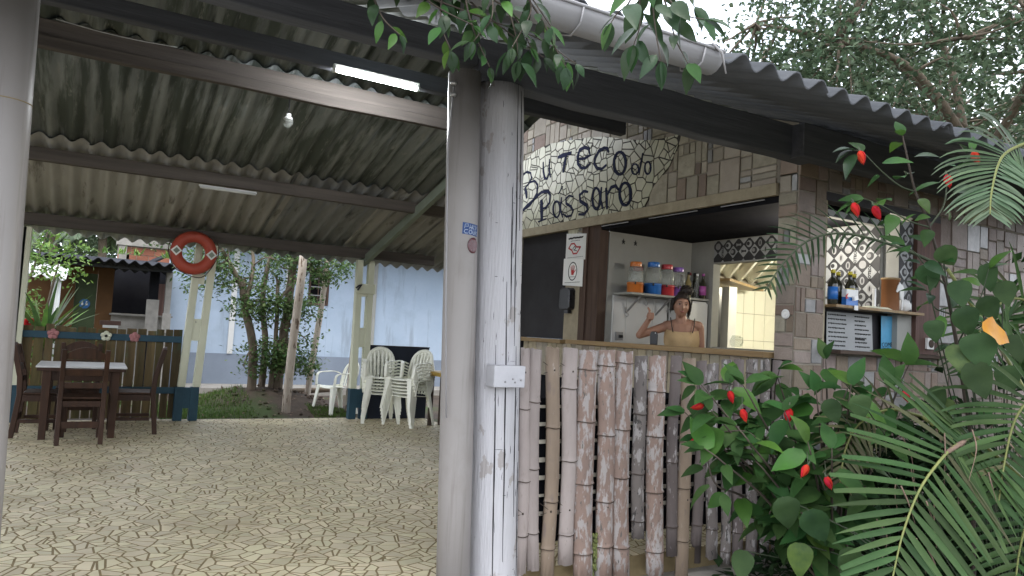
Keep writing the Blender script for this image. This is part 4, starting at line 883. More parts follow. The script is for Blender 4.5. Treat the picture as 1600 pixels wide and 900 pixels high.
for x, z in ((4.78, 1.62), (5.03, 1.75), (5.33, 1.7)): MB().tube([(x, 5.955, z+.06), (x, 5.94, z+.02), (x+.02, 5.93, z-.02), (x+.005, 5.94, z-.04), (x-.015, 5.94, z-.02)], .005, 6).build('hook', 'metal', sh)
ou = thing('wall_socket', 'grey wall socket with a black plug above the counter', 'socket', (4.62, 5.9, 1.36))
MB().box(4.665, 4.76, 5.955, 5.973, 1.335, 1.42).build('plate', 'grey_print', ou, bevel=.003)
MB().box(4.70, 4.745, 5.935, 5.954, 1.36, 1.39).build('plug', 'black_plastic', ou, bevel=.003)
for x, lab in ((4.74, 'small black star ornament high on the grey wall nearer the wooden frame'), (4.90, 'small black star ornament high on the grey wall farther from the frame')):
    p = [(x+(.024 if i % 2 == 0 else .009)*math.sin(math.pi*i/5), 2.36+(.03 if i % 2 == 0 else .011)*math.cos(math.pi*i/5)) for i in range(10)]
    tag(MB().prism(p, lambda u, v, d: (u, 5.998-d, v), 0, .008).build('star_ornament', 'black_print'), lab, 'ornament', 'black stars on the bar wall')
# kitchen seen through the opening
kt = thing('kitchen', 'brightly lit kitchen behind the bar with cream tiled wall', 'room', (7.6, 6.5, 0))
MB().box(5.9, 8.7, 7.25, 7.35, .12, 2.9).build('wall_back', 'mortar', kt)
MB().box(8.6, 8.7, 3.77, 7.24, -.2, 2.9).build('wall_side', 'grey_wall', kt)
MB().box(5.85, 5.95, 6.1, 7.24, .12, 2.9).build('wall_end', 'grey_wall', kt)
for i in range(12):
    for j in range(5):
        x, z = 5.96+i*.215, .30+j*.375
        MB().box(x+.003, x+.212, 7.238, 7.249, z+.003, z+.372).build('tile', 'warm_tile', kt)
km = sheet_mesh(2.8, 4.2, 'roof_sheet'); km.materials.append(MT['roof_light'])
a = R(-38); d = Vector((math.sin(R(38)), math.cos(R(38)), -.13)).normalized(); x_ = d.cross(Vector((0,0,1))).normalized(); n_ = x_.cross(d)
m = Matrix((x_, d, n_)).transposed().to_4x4(); m.translation = (4.75, 5.35, 2.62)
MB().box(5.82, 8.59, 3.8, 7.24, 2.62, 2.66).build('ceiling', 'warm_tile', kt)
m.translation = Vector((6.9, 4.9, 2.58))-x_*1.4; km.materials.clear(); km.materials.append(MT['warm_tile']); inst('roof_sheet', km, kt, m)
MB().hexa([(6.2,5.9,2.07),(7.9,6.9,2.10),(7.6,7.1,2.10),(6.0,6.4,2.07)], [(6.2,5.9,2.10),(7.9,6.9,2.13),(7.6,7.1,2.13),(6.0,6.4,2.10)]).build('wall_shelf', 'wood_counter', kt)
MB().box(6.62, 6.75, 6.3, 6.42, .12, 2.05).build('door_jamb', 'white_paint', kt)
MB().box(6.35, 6.55, 6.35, 6.5, .12, 2.03).build('cupboard', 'black_plastic', kt)
# lamps that light the bar and the kitchen, both hidden from the patio by the pillar and the lintel
MT['lamp'] = Memit('lamp_glow', (1, .90, .68), 5)
tb = thing('ceiling_lamp', 'warm lamp on the bar ceiling behind the corner pillar', 'lamp', (5.3, 4.1, 2.4))
MB().ball((5.25, 4.12, 2.36), .045, 12).build('bulb', 'lamp', tb); MB().lathe([(.03,0),(.035,.04),(.02,.05)], 12, (5.25, 4.12, 2.40)).build('holder', 'white_paint', tb)
def point(name, loc, e, c, rad):
    ld = bpy.data.lights.new(name, 'POINT'); ld.energy = e; ld.color = c; ld.shadow_soft_size = rad
    o = bpy.data.objects.new(name, ld); col.objects.link(o); o.location = loc
point('bar_lamp_light', (5.22, 4.10, 2.22), 10, (1, .93, .82), .04)
tk = thing('kitchen_lamp', 'warm lamp hanging in the kitchen out of sight behind the pillar', 'lamp', (7.6, 5.0, 2.4))
MB().ball((7.7, 5.2, 2.30), .05, 12).build('bulb', 'lamp', tk); MB().tube([(7.7, 5.2, 2.35), (7.7, 5.2, 2.61)], .01, 6).build('cord', 'black_plastic', tk)
point('kitchen_lamp_light', (7.7, 5.2, 2.2), 62, (1, .94, .74), .06)

# ---------------------------------------------------------------- mosaic sign
sg = thing('mosaic_sign', 'pale broken tile mosaic sign with dark blue letters over the shutter', 'sign', (XB-.01, 6.4, 2.6))
MB().prism(SIGN_OUTLINE, front, .004, .016, back=False).build('backing', 'mosaic_grout', sg)
ys_ = [p[0] for p in SIGN_OUTLINE]; zs_ = [p[1] for p in SIGN_OUTLINE]; n = 0
for c in shards(min(ys_), max(ys_), min(zs_), max(zs_), .118, .013, cuts=.5):
    # cell is convex: clip the sign outline by it
    if area(c) < 0: c = c[::-1]
    p = list(SIGN_OUTLINE)
    for i in range(len(c)):
        a, b = c[i], c[(i+1) % len(c)]; nx_, ny_ = b[1]-a[1], -(b[0]-a[0])
        p = clip(p, nx_, ny_, nx_*a[0]+ny_*a[1])
        if len(p) < 3: break
    if len(p) >= 3 and abs(area(p)) > 2.5e-4 and n < 300:
        MB().prism(p, front, .016, .019+rnd.uniform(0,.003), back=False).build('tile', 'mosaic', sg); n += 1
for g_ in LETTERS:
    mb = MB()
    for k, (pts, wd) in enumerate(g_): stroke_poly(mb, pts, wd*1.55, front, .018, .0235+.0004*k)
    mb.build('letter', 'letter', sg)
# ================================================================ signs and fittings by the shutter
nf = lambda u, v, d: (XB-.012-d, u, v)
def notice(z0, z1, sh, label, draw):
    t = thing('notice', label, 'notice', (XB-.01, 6.43, z0), 'notices on the pier')
    MB().prism([(6.25+sh, z0-.02), (6.62+sh, z0+.005), (6.62+sh, z1+.02), (6.25+sh, z1-.01)], nf, 0, .004).build('plate', 'white', t, bevel=.001)
    draw(t, sh)
    return t
def ln(mb, pts, w, mi=0, d=.005, closed=False):
    if closed: pts = pts+[pts[0]]
    for (a, b) in zip(pts, pts[1:]):
        dx, dy = b[0]-a[0], b[1]-a[1]; l = math.hypot(dx, dy); nx_, ny_ = -dy/l*w/2, dx/l*w/2; ex, ey = dx/l*w*.3, dy/l*w*.3
        mb.prism([(a[0]+nx_-ex,a[1]+ny_-ey),(a[0]-nx_-ex,a[1]-ny_-ey),(b[0]-nx_+ex,b[1]-ny_+ey),(b[0]+nx_+ex,b[1]+ny_+ey)], nf, .003, d, mi, back=False)
def squig(mb, y0, y1, z, h, w, sk=.0):
    y = y1; k = 0
    while y > y0:
        l = rnd.uniform(.012, .03); ln(mb, [(y, z+sk*(y-6.43)+rnd.uniform(-h,h)*.25), (max(y0, y-l), z+sk*(y-l-6.43)+rnd.uniform(-h,h)*.25)], w); y -= l+rnd.uniform(.004,.01)
def draw1(t, s):
    mb = MB(); squig(mb, 6.31+s, 6.57+s, 2.405, .018, .018); squig(mb, 6.36+s, 6.53+s, 2.375, .006, .005); squig(mb, 6.29+s, 6.58+s, 2.195, .004, .004)
    mb.build('lettering', 'black_print', t)
    sh_ = [(6.565,2.30),(6.52,2.345),(6.465,2.345),(6.42,2.305),(6.345,2.30),(6.375,2.27),(6.41,2.235),(6.475,2.235),(6.505,2.275)]
    sh_ = [(a+s, b) for a, b in sh_]
    mb = MB(); ln(mb, sh_, .017, closed=True); mb.build('emblem', 'red_print', t)
    mb = MB(); ln(mb, [(6.49+s,2.285),(6.455+s,2.315),(6.43+s,2.29),(6.47+s,2.275),(6.41+s,2.262)], .008, d=.0055); mb.build('emblem_figure', 'black_print', t)
def draw2(t, s):
    c = (6.44+s, 2.045); mb = MB()
    ln(mb, [(c[0]+.078*math.cos(2*math.pi*i/24), c[1]+.096*math.sin(2*math.pi*i/24)) for i in range(24)], .011, closed=True); squig(mb, 6.30+s, 6.58+s, 1.925, .004, .005); squig(mb, 6.39+s, 6.49+s, 1.985, .004, .005)
    mb.build('lettering', 'black_print', t)
    mb = MB()
    mb.prism([(c[0]-.022,c[1]-.04),(c[0]+.02,c[1]-.04),(c[0]+.03,c[1]+.012),(c[0]-.026,c[1]+.012)], nf, .003, .005, back=False)
    for dx, l, sl in ((-.022,.045,-.25),(-.006,.055,-.05),(.010,.052,.1),(.025,.04,.25)): ln(mb, [(c[0]+dx, c[1]+.01), (c[0]+dx+sl*l, c[1]+.01+l)], .010)
    ln(mb, [(c[0]-.02, c[1]-.02), (c[0]-.052, c[1]+.012)], .011); mb.build('hand_symbol', 'red_print', t)
notice(2.18, 2.445, 0, 'upper white notice with a red angular emblem on the pier', draw1)
notice(1.895, 2.172, .03, 'lower white notice with a red hand in a black oval', draw2)
ds = thing('wall_dispenser', 'black dispenser on the pier below the white notices', 'dispenser', (XB-.03, 6.5, 1.6))
MB().prism([(6.41,1.65),(6.43,1.63),(6.58,1.63),(6.60,1.66),(6.60,1.84),(6.57,1.865),(6.44,1.865),(6.41,1.84)], front, .006, .085).build('case', 'black_plastic', ds, bevel=.008)
MB().box(XB-.06, XB-.015, 6.46, 6.53, 1.59, 1.628).build('nozzle', 'black_plastic', ds)

# ================================================================ jars and bottles
def jar(x, y, z, c, lab, s=1.0, mesh=None):
    t = thing('drink_jar', lab, 'jar', (x, y, z), 'drink jars on the bar shelf', local=True)
    h = .30*s; r = .082*s
    MB().lathe([(r*.9,0),(r,.01),(r,.085*s),(r*1.04,.087*s),(r*1.04,.105*s),(r*.95,.107*s)], 20).build('base', 'p_'+c, t)
    MB().lathe([(r*.92,.107*s),(r*.97,.13*s),(r*.97,.22*s),(r*.8,.262*s),(r*.66,.272*s)], 20).build('glass_body', 'glass', t)
    MB().lathe([(r*.70,.268*s),(r*.72,.272*s),(r*.72,.308*s),(r*.66,.316*s)], 16).build('lid', 'p_'+c, t)
    MB().tube([(-.055*s,-.07*s,.10*s),(-.075*s,-.095*s,.10*s),(-.08*s,-.10*s,.08*s)], .009, 6).build('tap', 'black_plastic', t)
    return t
jar(4.76, 5.80, 1.822, 'orange', 'drink jar with orange lid and base, first from the wooden frame')
jar(4.995, 5.80, 1.822, 'blue', 'drink jar with bright blue lid and base beside the orange jar', 1.06)
jar(5.165, 5.79, 1.822, 'red', 'drink jar with red lid and red patterned base', 1.03)
jar(5.325, 5.79, 1.822, 'purple', 'drink jar with purple lid and base nearest the bottles', .98)
t = jar(4.90, 5.93, 1.822, 'dkred', 'drink jar with dark lid standing behind the orange and blue jars', .9)
def bottle(x, y, z, h, r, glass, cap, lab, grp, cat='bottle', label=None, shape=0):
    t = thing('bottle', lab, cat, (x, y, z), grp, local=True)
    MB().lathe([(r*.9,0),(r,.008),(r,h*.56),(r*.85,h*.64),(r*.42,h*.74),(r*.38,h*.9),(r*.42,h*.91),(r*.42,h*.93)], 16).build('glass_body', glass, t)
    MB().lathe([(r*.46,h*.90),(r*.46,h),(r*.4,h*1.005)], 12).build('cap', cap, t)
    if label: MB().lathe([(r*1.02,h*.14),(r*1.02,h*.5)], 16).build('paper_label', label, t)
    return t
for x, y, h, g_, c_, l_, lab in ((5.455, 5.88, .25, 'glass_dark', 'wood_dark', None, 'short grey topped bottle at the shelf end behind the jars'), (5.50, 5.82, .28, 'glass_amber', 'black_plastic', None, 'olive bottle with black cap behind the woman\'s hair'), (5.56, 5.86, .28, 'glass', 'p_dkred', None, 'clear bottle with dark red cap in the middle of the bottle row'), (5.61, 5.80, .27, 'glass', 'white', None, 'clear bottle with white cap beside the tall dark bottle'), (5.645, 5.88, .285, 'glass_dark', 'black_plastic', None, 'tall dark bottle with black cap near the corner'), (5.63, 5.735, .27, 'glass_dark', 'p_label', 'p_label', 'dark round bottle with purple label on the fridge end')):
    bottle(x, y, 1.822, h, .036 if l_ else .032, g_, c_, lab, 'bottles on the bar shelf', label=l_)
for x, y, lab, pl_ in ((4.83, 3.565, 'yellow capped bottle with blue and white label beside the window jamb', 'p_blue'), (5.005, 3.648, 'yellow capped dark bottle second from the jamb, behind the pack', None), (5.02, 3.555, 'yellow capped bottle with yellow neck band behind the blue and white pack', 'p_yellow'), (5.195, 3.645, 'yellow capped dark bottle nearest the white stand', None)):
    bottle(x, y, 1.699, .262, .037, 'glass_dark', 'p_yellow', lab, 'yellow capped bottles in the side window', label=pl_)
pk = thing('carton', 'blue and white carton standing before the yellow capped bottles', 'carton', (4.98, 3.53, 1.699))
MB().box(4.91, 5.05, 3.505, 3.545, 1.699, 1.76).build('lower_half', 'p_blue', pk); MB().box(4.91, 5.05, 3.505, 3.545, 1.761, 1.82).build('upper_half', 'white', pk); MB().prism([(4.90,1.77),(4.93,1.79),(4.915,1.76),(4.94,1.75),(4.90,1.745)], side, .096, .098).build('red_splash', 'red_print', pk)
tag(MB().hexa([(4.975,3.48,1.735),(5.02,3.48,1.745),(5.02,3.50,1.745),(4.975,3.50,1.735)], [(4.97,3.48,1.765),(5.015,3.48,1.775),(5.015,3.50,1.775),(4.97,3.50,1.765)]).build('price_tag', 'white'), 'small white price tag leaning on the blue carton', 'tag')
tag(MB().box(4.985, 5.03, 3.488, 3.492, 1.665, 1.70).build('price_card', 'white'), 'small white price card taped to the shelf edge', 'card')
stn = thing('napkin_stand', 'white T shaped stand on the shelf between bottles and brown cup', 'stand', (5.38, 3.58, 1.699))
MB().hexa([(5.24,3.54,1.699),(5.56,3.54,1.699),(5.56,3.64,1.699),(5.24,3.64,1.699)], [(5.29,3.56,1.717),(5.51,3.56,1.717),(5.51,3.62,1.717),(5.29,3.62,1.717)]).build('foot', 'post_green', stn); MB().box(5.365, 5.385, 3.58, 3.60, 1.717, 1.86).build('upright', 'white', stn)
cp = thing('horse_cup', 'brown cylinder with a white horse figure on its front', 'container', (5.60, 3.58, 1.699), local=False)
MB().lathe([(.066,0),(.068,.01),(.068,.245),(.072,.247),(.072,.262),(.06,.262)], 24, (5.60, 3.60, 1.699)).build('cylinder', 'horse_cup', cp)
MB().lathe([(.0685,.247),(.073,.249),(.073,.264),(.0685,.264)], 24, (5.60, 3.60, 1.699)).build('rim', 'wood_counter', cp)
hp = [(-.045,.165),(-.05,.15),(-.038,.143),(-.02,.16),(-.005,.15),(-.004,.115),(.002,.09),(.012,.085),(.016,.12),(.022,.07),(.02,.01),(.012,.003),(.03,.003),(.034,.07),(.044,.12),(.046,.18),(.03,.205),(.005,.215),(-.012,.228),(-.018,.212),(-.032,.2)]
MB().prism(hp, lambda u, v, d: (5.615+u, 3.53-d, 1.70+v), 0, .008).build('horse_figure', 'white', cp)
wb = thing('white_bag', 'crumpled clear white bag beside the brown cup', 'bag', (5.78, 3.6, 1.699))
mb = MB().ball((5.79, 3.60, 1.75), (.075,.04,.055), 10); mb.v = [tuple(Vector(v)+rv(.010)) for v in mb.v]; mb.v = [(a, b, max(c, 1.699)) for a, b, c in mb.v]; mb.build('wrap', 'white', wb)
bd = thing('dark_ornament', 'dark lump with a small white tag behind the white bag', 'ornament', (5.82, 3.66, 1.699))
mb = MB().lathe([(.05,0),(.06,.05),(.055,.15),(.03,.22),(.01,.235)], 10, (5.85, 3.675, 1.699), sy=.5); mb.build('body', 'black_plastic', bd)
MB().box(5.81, 5.84, 3.62, 3.625, 1.87, 1.90).build('label', 'white', bd)
mn = thing('menu_board', 'white handwritten price list standing inside the window box', 'menu', (5.19, 3.66, 1.36))
MB().prism([(4.90,1.362),(5.475,1.358),(5.475,1.655),(4.915,1.650)], lambda u, v, d: (u, 3.66-d+.06*(v-1.36), v), 0, .004).build('sheet', 'paper_white', mn)  # greyer white puts the window box's shade into the sheet
mb = MB(); sq = lambda u, v, d: (u, 3.655-d+.06*(v-1.36), v)
for i in range(8):
    z = 1.63-i*.034
    for a, b in ((4.925, 5.12+rnd.uniform(-.04,.04)), (5.25, 5.40+rnd.uniform(-.03,.05))):
        y = a
        while y < b:
            l = rnd.uniform(.008,.022); q = rnd.uniform(-.004,.004); mb.prism([(y,z-.005+q),(y+l,z-.005-q),(y+l,z+.005+q*.5),(y,z+.004)], sq, 0, .002, back=False); y += l+.006
mb.prism([(5.25,1.445),(5.37,1.443),(5.37,1.457),(5.25,1.459)], sq, 0, .0025, back=False)
mb.build('handwriting', 'black_print', mn)
bc = thing('blue_card', 'bright blue card with hand lettering beside the price list', 'card', (5.74, 3.66, 1.36))
MB().prism([(5.60,1.362),(5.905,1.360),(5.905,1.662),(5.59,1.655)], lambda u, v, d: (u, 3.67-d, v), 0, .004).build('sheet', 'p_cyan', bc)
put_text('COMERCIAL', .052, 'black_print', bc, (5.745, 3.6645, 1.425), (1,0,.05), (0,0,1)); put_text('R$ 25', .04, 'black_print', bc, (5.66, 3.6645, 1.385), (1,0,0), (0,0,1)).name = 'lettering'
ws = thing('wall_switch', 'white square plate with a dark round button on the tiles beside the window', 'switch', (6.38, 3.6, 1.42))
MB().box(6.06, 6.155, 3.555, 3.58, 1.405, 1.50).build('plate', 'white', ws, bevel=.004); o = MB().lathe([(.034,0),(.034,.006),(.03,.008)], 16).build('button', 'wood_dark', ws); o.matrix_basis = Matrix.Translation((6.107, 3.555, 1.453)) @ Matrix.Rotation(R(90), 4, 'X')
# things on the counter and in the kitchen
ct = thing('card_terminal', 'black rounded device standing on the counter before the woman', 'device', (4.52, 5.20, 1.312), local=True)
MB().prism([(-.034,0),(.034,0),(.036,.09),(.03,.115),(.015,.123),(-.015,.123),(-.03,.115),(-.036,.09)], lambda u, v, d: (u, -d, v), 0, .03).build('case', 'black_plastic', ct, bevel=.006)
MB().ball((.014,-.031,.108), .006, 8).build('white_bead', 'white', ct); ct.rotation_euler = (0, 0, R(-48))  # white bead sits near the top of the case
gj = thing('glass_jug', 'clear glass jug on the kitchen counter by the tiled wall', 'jug', (6.2, 5.6, 1.3), local=True); gj.location = (5.78, 5.38, 1.33)
MB().lathe([(.045,0),(.06,.02),(.066,.06),(.05,.10),(.042,.12)], 16).build('glass_body', 'glass', gj); MB().tube([(.045,0,.105),(.09,0,.10),(.095,0,.05),(.06,0,.02)], .006, 6).build('handle', 'glass', gj)
kc = thing('kitchen_counter', 'narrow ledge in the opening between bar and kitchen', 'counter', (5.78, 5.1, .12)); MB().box(5.705, 5.86, 4.51, 5.65, .12, 1.32).build('ledge', 'grey_wall', kc)

# ================================================================ the woman behind the counter
def capsule(mb, p, q, r0, r1, n=10):
    p, q = Vector(p), Vector(q); mb.ball(p, r0, n); mb.ball(q, r1, n); mb.tube([p, q], [r0, r1], n)
wm = thing('person', 'woman in tan strappy top smiling, dark hair tied up, giving a thumbs up', 'person', (0,0,0), local=True)
mb = MB()
# head, built round its centre then tilted; face looks along -y
H = Vector((.0, -.005, 1.668))
hd = MB()
n, m = 28, 22; vs = []
for i in range(m+1):
    a = math.pi*i/m
    for j in range(n):
        t = 2*math.pi*j/n; x, y, z = math.sin(a)*math.cos(t), math.sin(a)*math.sin(t), math.cos(a)
        X, Yv, Z = x*.072, y*.092, z*.112
        if Z < 0:                                          # jaw narrows towards the chin
            k = min(1, -Z/.112); X *= 1-.36*k*k; Yv = Yv*(1-.22*k) - .016*k
        if Yv < 0:
            f = -y
            X *= 1
            Yv += .012*math.exp(-((Z-.012)/.016)**2)*math.exp(-((abs(X)-.032)/.018)**2)      # eye sockets
            Yv -= .022*math.exp(-((Z+.022)/.020)**2)*math.exp(-(X/.012)**2)*(f**2)           # nose tip
            Yv -= .010*math.exp(-((Z-.0)/.022)**2)*math.exp(-(X/.009)**2)*(f**2)             # bridge
            Yv -= .007*math.exp(-((Z+.056)/.012)**2)*math.exp(-(X/.026)**2)*f                # lips
            Yv -= .010*math.exp(-((Z+.098)/.018)**2)*math.exp(-(X/.022)**2)*f                # chin
            Yv -= .005*math.exp(-((Z+.02)/.02)**2)*math.exp(-((abs(X)-.042)/.016)**2)*f      # cheeks
            Yv -= .004*math.exp(-((Z-.03)/.01)**2)*math.exp(-((abs(X)-.03)/.02)**2)*f        # brow
        vs.append((X, Yv, Z))
fs = [(i*n+j, i*n+(j+1)%n, (i+1)*n+(j+1)%n, (i+1)*n+j) for i in range(m) for j in range(n)]
hd.add(vs, fs, 0, True)
for s in (-1, 1): hd.ball((s*.073, .008, -.008), (.010, .020, .03), 8)
TIL = Matrix.Translation(H) @ Matrix.Rotation(R(6), 4, 'Y') @ Matrix.Rotation(R(8), 4, 'Z')
mb.add([TIL @ Vector(v) for v in hd.v], hd.f, 0, True)
capsule(mb, (.0, .02, 1.62), (.01, .03, 1.50), .048, .056)
# torso
mb.ball((.02, .045, 1.40), (.155, .095, .15), 14); mb.ball((.02, .04, 1.22), (.135, .095, .17), 14); mb.ball((.02, .05, 1.05), (.165, .115, .15), 14)
for s, zz in ((-1, 1.475), (1, 1.485)): capsule(mb, (.02, .04, 1.505), (.02+s*.145, .05, zz), .05, .052)
capsule(mb, (.02, .035, 1.53), (.14, .045, 1.505), .035, .03); capsule(mb, (.02, .035, 1.53), (-.10, .045, 1.50), .035, .03)
for s in (-1, 1): capsule(mb, (.02+s*.085, .05, .98), (.02+s*.09, .05, .60), .085, .06); capsule(mb, (.02+s*.09, .05, .60), (.02+s*.09, .06, .20), .055, .038); capsule(mb, (.02+s*.09, .06, .19), (.02+s*.09, -.08, .165), .035, .028)
# her left arm hangs; her right arm is raised with the thumb up
capsule(mb, (.175, .055, 1.475), (.205, .07, 1.22), .048, .036); capsule(mb, (.205, .07, 1.22), (.20, -.02, .99), .036, .026); mb.ball((.20, -.04, .93), (.03, .045, .055), 10)
capsule(mb, (-.135, .05, 1.47), (-.375, -.02, 1.375), .045, .036); capsule(mb, (-.375, -.02, 1.375), (-.30, -.07, 1.515), .036, .025)
P0 = Vector((-.285, -.075, 1.553))
mb.ball(P0, (.036, .030, .041), 12); capsule(mb, (-.30, -.07, 1.515), P0, .024, .026)
for k, (dz, l) in enumerate(((.026, .030), (.009, .033), (-.008, .032), (-.024, .026))):   # four fingers curled into the palm, toward the viewer
    a = P0+Vector((-.018, -.020, dz)); b = a+Vector((.014, -.020, .001)); c = b+Vector((l*.95, .002, -.001)); d = c+Vector((.004, .020, -.001)); e = d+Vector((-.018, .010, 0))
    r = .0112-.0007*k
    for p, q in ((a, b), (b, c), (c, d), (d, e)): capsule(mb, p, q, r, r*.95, 8)
capsule(mb, P0+Vector((-.010,-.012,.020)), P0+Vector((-.006,-.018,.055)), .0125, .0105, 8); capsule(mb, P0+Vector((-.006,-.018,.055)), P0+Vector((-.020,-.012,.078)), .0125, .0110, 8)
body = mb.build('body', 'skin', wm)
rm = body.modifiers.new('remesh', 'REMESH'); rm.mode = 'VOXEL'; rm.voxel_size = .0042; rm.use_smooth_shade = True
sm = body.modifiers.new('smooth', 'SMOOTH'); sm.iterations = 5; sm.factor = .5
def onhead(mb, name, mt):
    mb.v = [tuple(TIL @ Vector(v)) for v in mb.v]; return mb.build(name, mt, wm)
def fy(X, Z): return -.092*math.sqrt(max(0, 1-(X/.072)**2-(Z/.112)**2))
for s in (-1, 1):
    onhead(MB().ball((s*.0295, fy(.03,.01)+.0130, .012), (.0130, .008, .0055), 10), 'eye', 'eye_white')
    onhead(MB().ball((s*.0295-.001, fy(.03,.01)+.0065, .012), (.0062, .004, .0058), 10), 'iris', 'eye_dark')
    onhead(MB().tube([(s*.012, fy(.012,.012)+.0035, .014), (s*.022, fy(.022,.02)+.0065, .0205), (s*.034, fy(.034,.02)+.008, .020), (s*.045, fy(.045,.012)+.010, .013)], [.0012,.0022,.0022,.0012], 5), 'eyelash', 'eye_dark')
    onhead(MB().tube([(s*.012, fy(.012,.035)-.0015, .032), (s*.028, fy(.028,.04)-.003, .040), (s*.046, fy(.046,.034)-.001, .032)], [.002,.0032,.0016], 6), 'eyebrow', 'hair')
onhead(MB().tube([(-.027, fy(.027,-.05)+.002, -.050), (-.012, fy(.012,-.056)-.0078, -.0555), (0, fy(0,-.057)-.0088, -.0565), (.012, fy(.012,-.056)-.0078, -.0555), (.027, fy(.027,-.05)+.002, -.050)], [.001,.004,.0045,.004,.001], 6), 'lip', 'lips')
onhead(MB().tube([(-.026, fy(.026,-.049)+.002, -.048), (0, fy(0,-.05)-.0055, -.0495), (.026, fy(.026,-.049)+.002, -.048)], [.001,.0036,.001], 6), 'lip', 'lips')
onhead(MB().tube([(-.019, fy(.019,-.052)-.0015, -.0505), (0, fy(0,-.053)-.0075, -.053), (.019, fy(.019,-.052)-.0015, -.0505)], [.001,.0028,.001], 6), 'teeth', 'eye_white')
hr = MB()
for i in range(m+1):                                         # hair cap: skull shell above the hairline
    pass
vs = []; fs = []; n2, m2 = 28, 14
for i in range(m2+1):
    for j in range(n2):
        t = 2*math.pi*j/n2; lim = math.pi*(.62 if math.sin(t) > .1 else (.62-.30*min(1, (.1-math.sin(t))/.9)))
        a = lim*i/m2; x, y, z = math.sin(a)*math.cos(t), math.sin(a)*math.sin(t), math.cos(a)
        b = 1.15+.05*noise.noise(Vector((x*5, y*5, z*5)))+.02*noise.noise(Vector((x*14, y*14, z*9)))+(.05 if z < .5 and abs(x) > .6 else 0)
        vs.append((x*.074*b, y*.095*b+.004, z*.114*b+.002))
fs = [(i*n2+j, i*n2+(j+1)%n2, (i+1)*n2+(j+1)%n2, (i+1)*n2+j) for i in range(m2) for j in range(n2)]
hr.add(vs, fs, 0, True)
bn = MB().ball((.034, .03, .150), (.062, .05, .046), 14); bn.v = [tuple(Vector(v)*(1+.06*noise.noise(Vector(v)*30))) for v in bn.v]
hr.add(bn.v, bn.f, 0, True)
for k in range(90):
    a = rnd.uniform(0, 6.28); e = rnd.uniform(-.6, 1.4); c = Vector((.034+.056*math.cos(a)*math.cos(e), .03+.046*math.sin(a)*math.cos(e), .150+.044*math.sin(e))); u = rv(1).normalized(); v_ = u.cross(rv(1)).normalized(); r = rnd.uniform(.009,.017)
    hr.tube([c+(u*math.cos(q)+v_*math.sin(q))*r for q in (0, .9, 1.8, 2.7, 3.6, 4.5)], [.002,.0034,.0036,.0034,.003,.0012], 4)
for s in (-1, 1):
    for k in range(60):
        y0 = rnd.uniform(-.035, .07); z0 = rnd.uniform(-.01,.07); l = rnd.uniform(.03,.075) if s < 0 else rnd.uniform(.05,.13); ph = rnd.uniform(0,6)
        p = Vector((s*.079, y0, z0)); pts = [p+Vector((s*(.006*math.sin(ph+q*5)+.004), .004*math.cos(ph+q*6)+.008*q, -l*q)) for q in (0,.2,.4,.6,.8,1)]
        hr.tube(pts, [.004,.0045,.0045,.004,.003,.001], 5)
for k in range(40):
    t = rnd.uniform(-1, 1); a0 = .9*t; p0 = Vector((.074*1.16*math.sin(a0)*.8, -.072, .084-.02*abs(t))); p1 = Vector((.074*.9*math.sin(a0), -.02, .122)); p2 = Vector((.03+.02*t, .02, .138))
    hr.tube(catmull([p0, p1, p2], 3), [.003]*3+[.0035]*3+[.003], 4)
onhead(hr, 'hair', 'hair')
tp = MB(); prof = [(1.0,1.0,.88),(1.0,1.0,1.0),(.86,.88,1.15),(.92,.98,1.25),(1.02,1.08,1.32),(1.03,1.08,1.37),(1.0,1.0,1.41),(.97,.94,1.435)]
vs = []; n = 32
for sx, sy, z in prof:
    bulge = math.exp(-((z-1.335)/.05)**2)
    for j in range(n):
        t = 2*math.pi*j/n; x = math.cos(t); y = math.sin(t)
        yy = .05+y*.108*sy
        if y < 0: yy -= .028*bulge*(math.exp(-((abs(x)-.42)/.28)**2))
        vs.append((.02+x*.163*sx*(.98 if z < 1.3 else 1), yy, z+(.012*math.cos(2*t) if z > 1.4 else 0)))
tp.add(vs, [(i*n+j, i*n+(j+1)%n, (i+1)*n+(j+1)%n, (i+1)*n+j) for i in range(len(prof)-1) for j in range(n)], 0, True)
tp.build('top', 'top', wm)
for s in (-1, 1): MB().tube([(.02+s*.088, -.062, 1.42), (.02+s*.10, -.042, 1.47), (.02+s*.108, -.012, 1.525), (.02+s*.112, .04, 1.556), (.02+s*.105, .12, 1.50)], .0045, 6).build('strap', 'black_print', wm)
MB().lathe([(.168,.0),(.17,.1),(.13,-.1),(.11,-.1)], 24, (.02, .05, .9), sy=.75).build('shorts', 'dark_panel', wm)
wm.location = (4.80, 5.16, .02); wm.rotation_euler = (0, 0, R(-40))

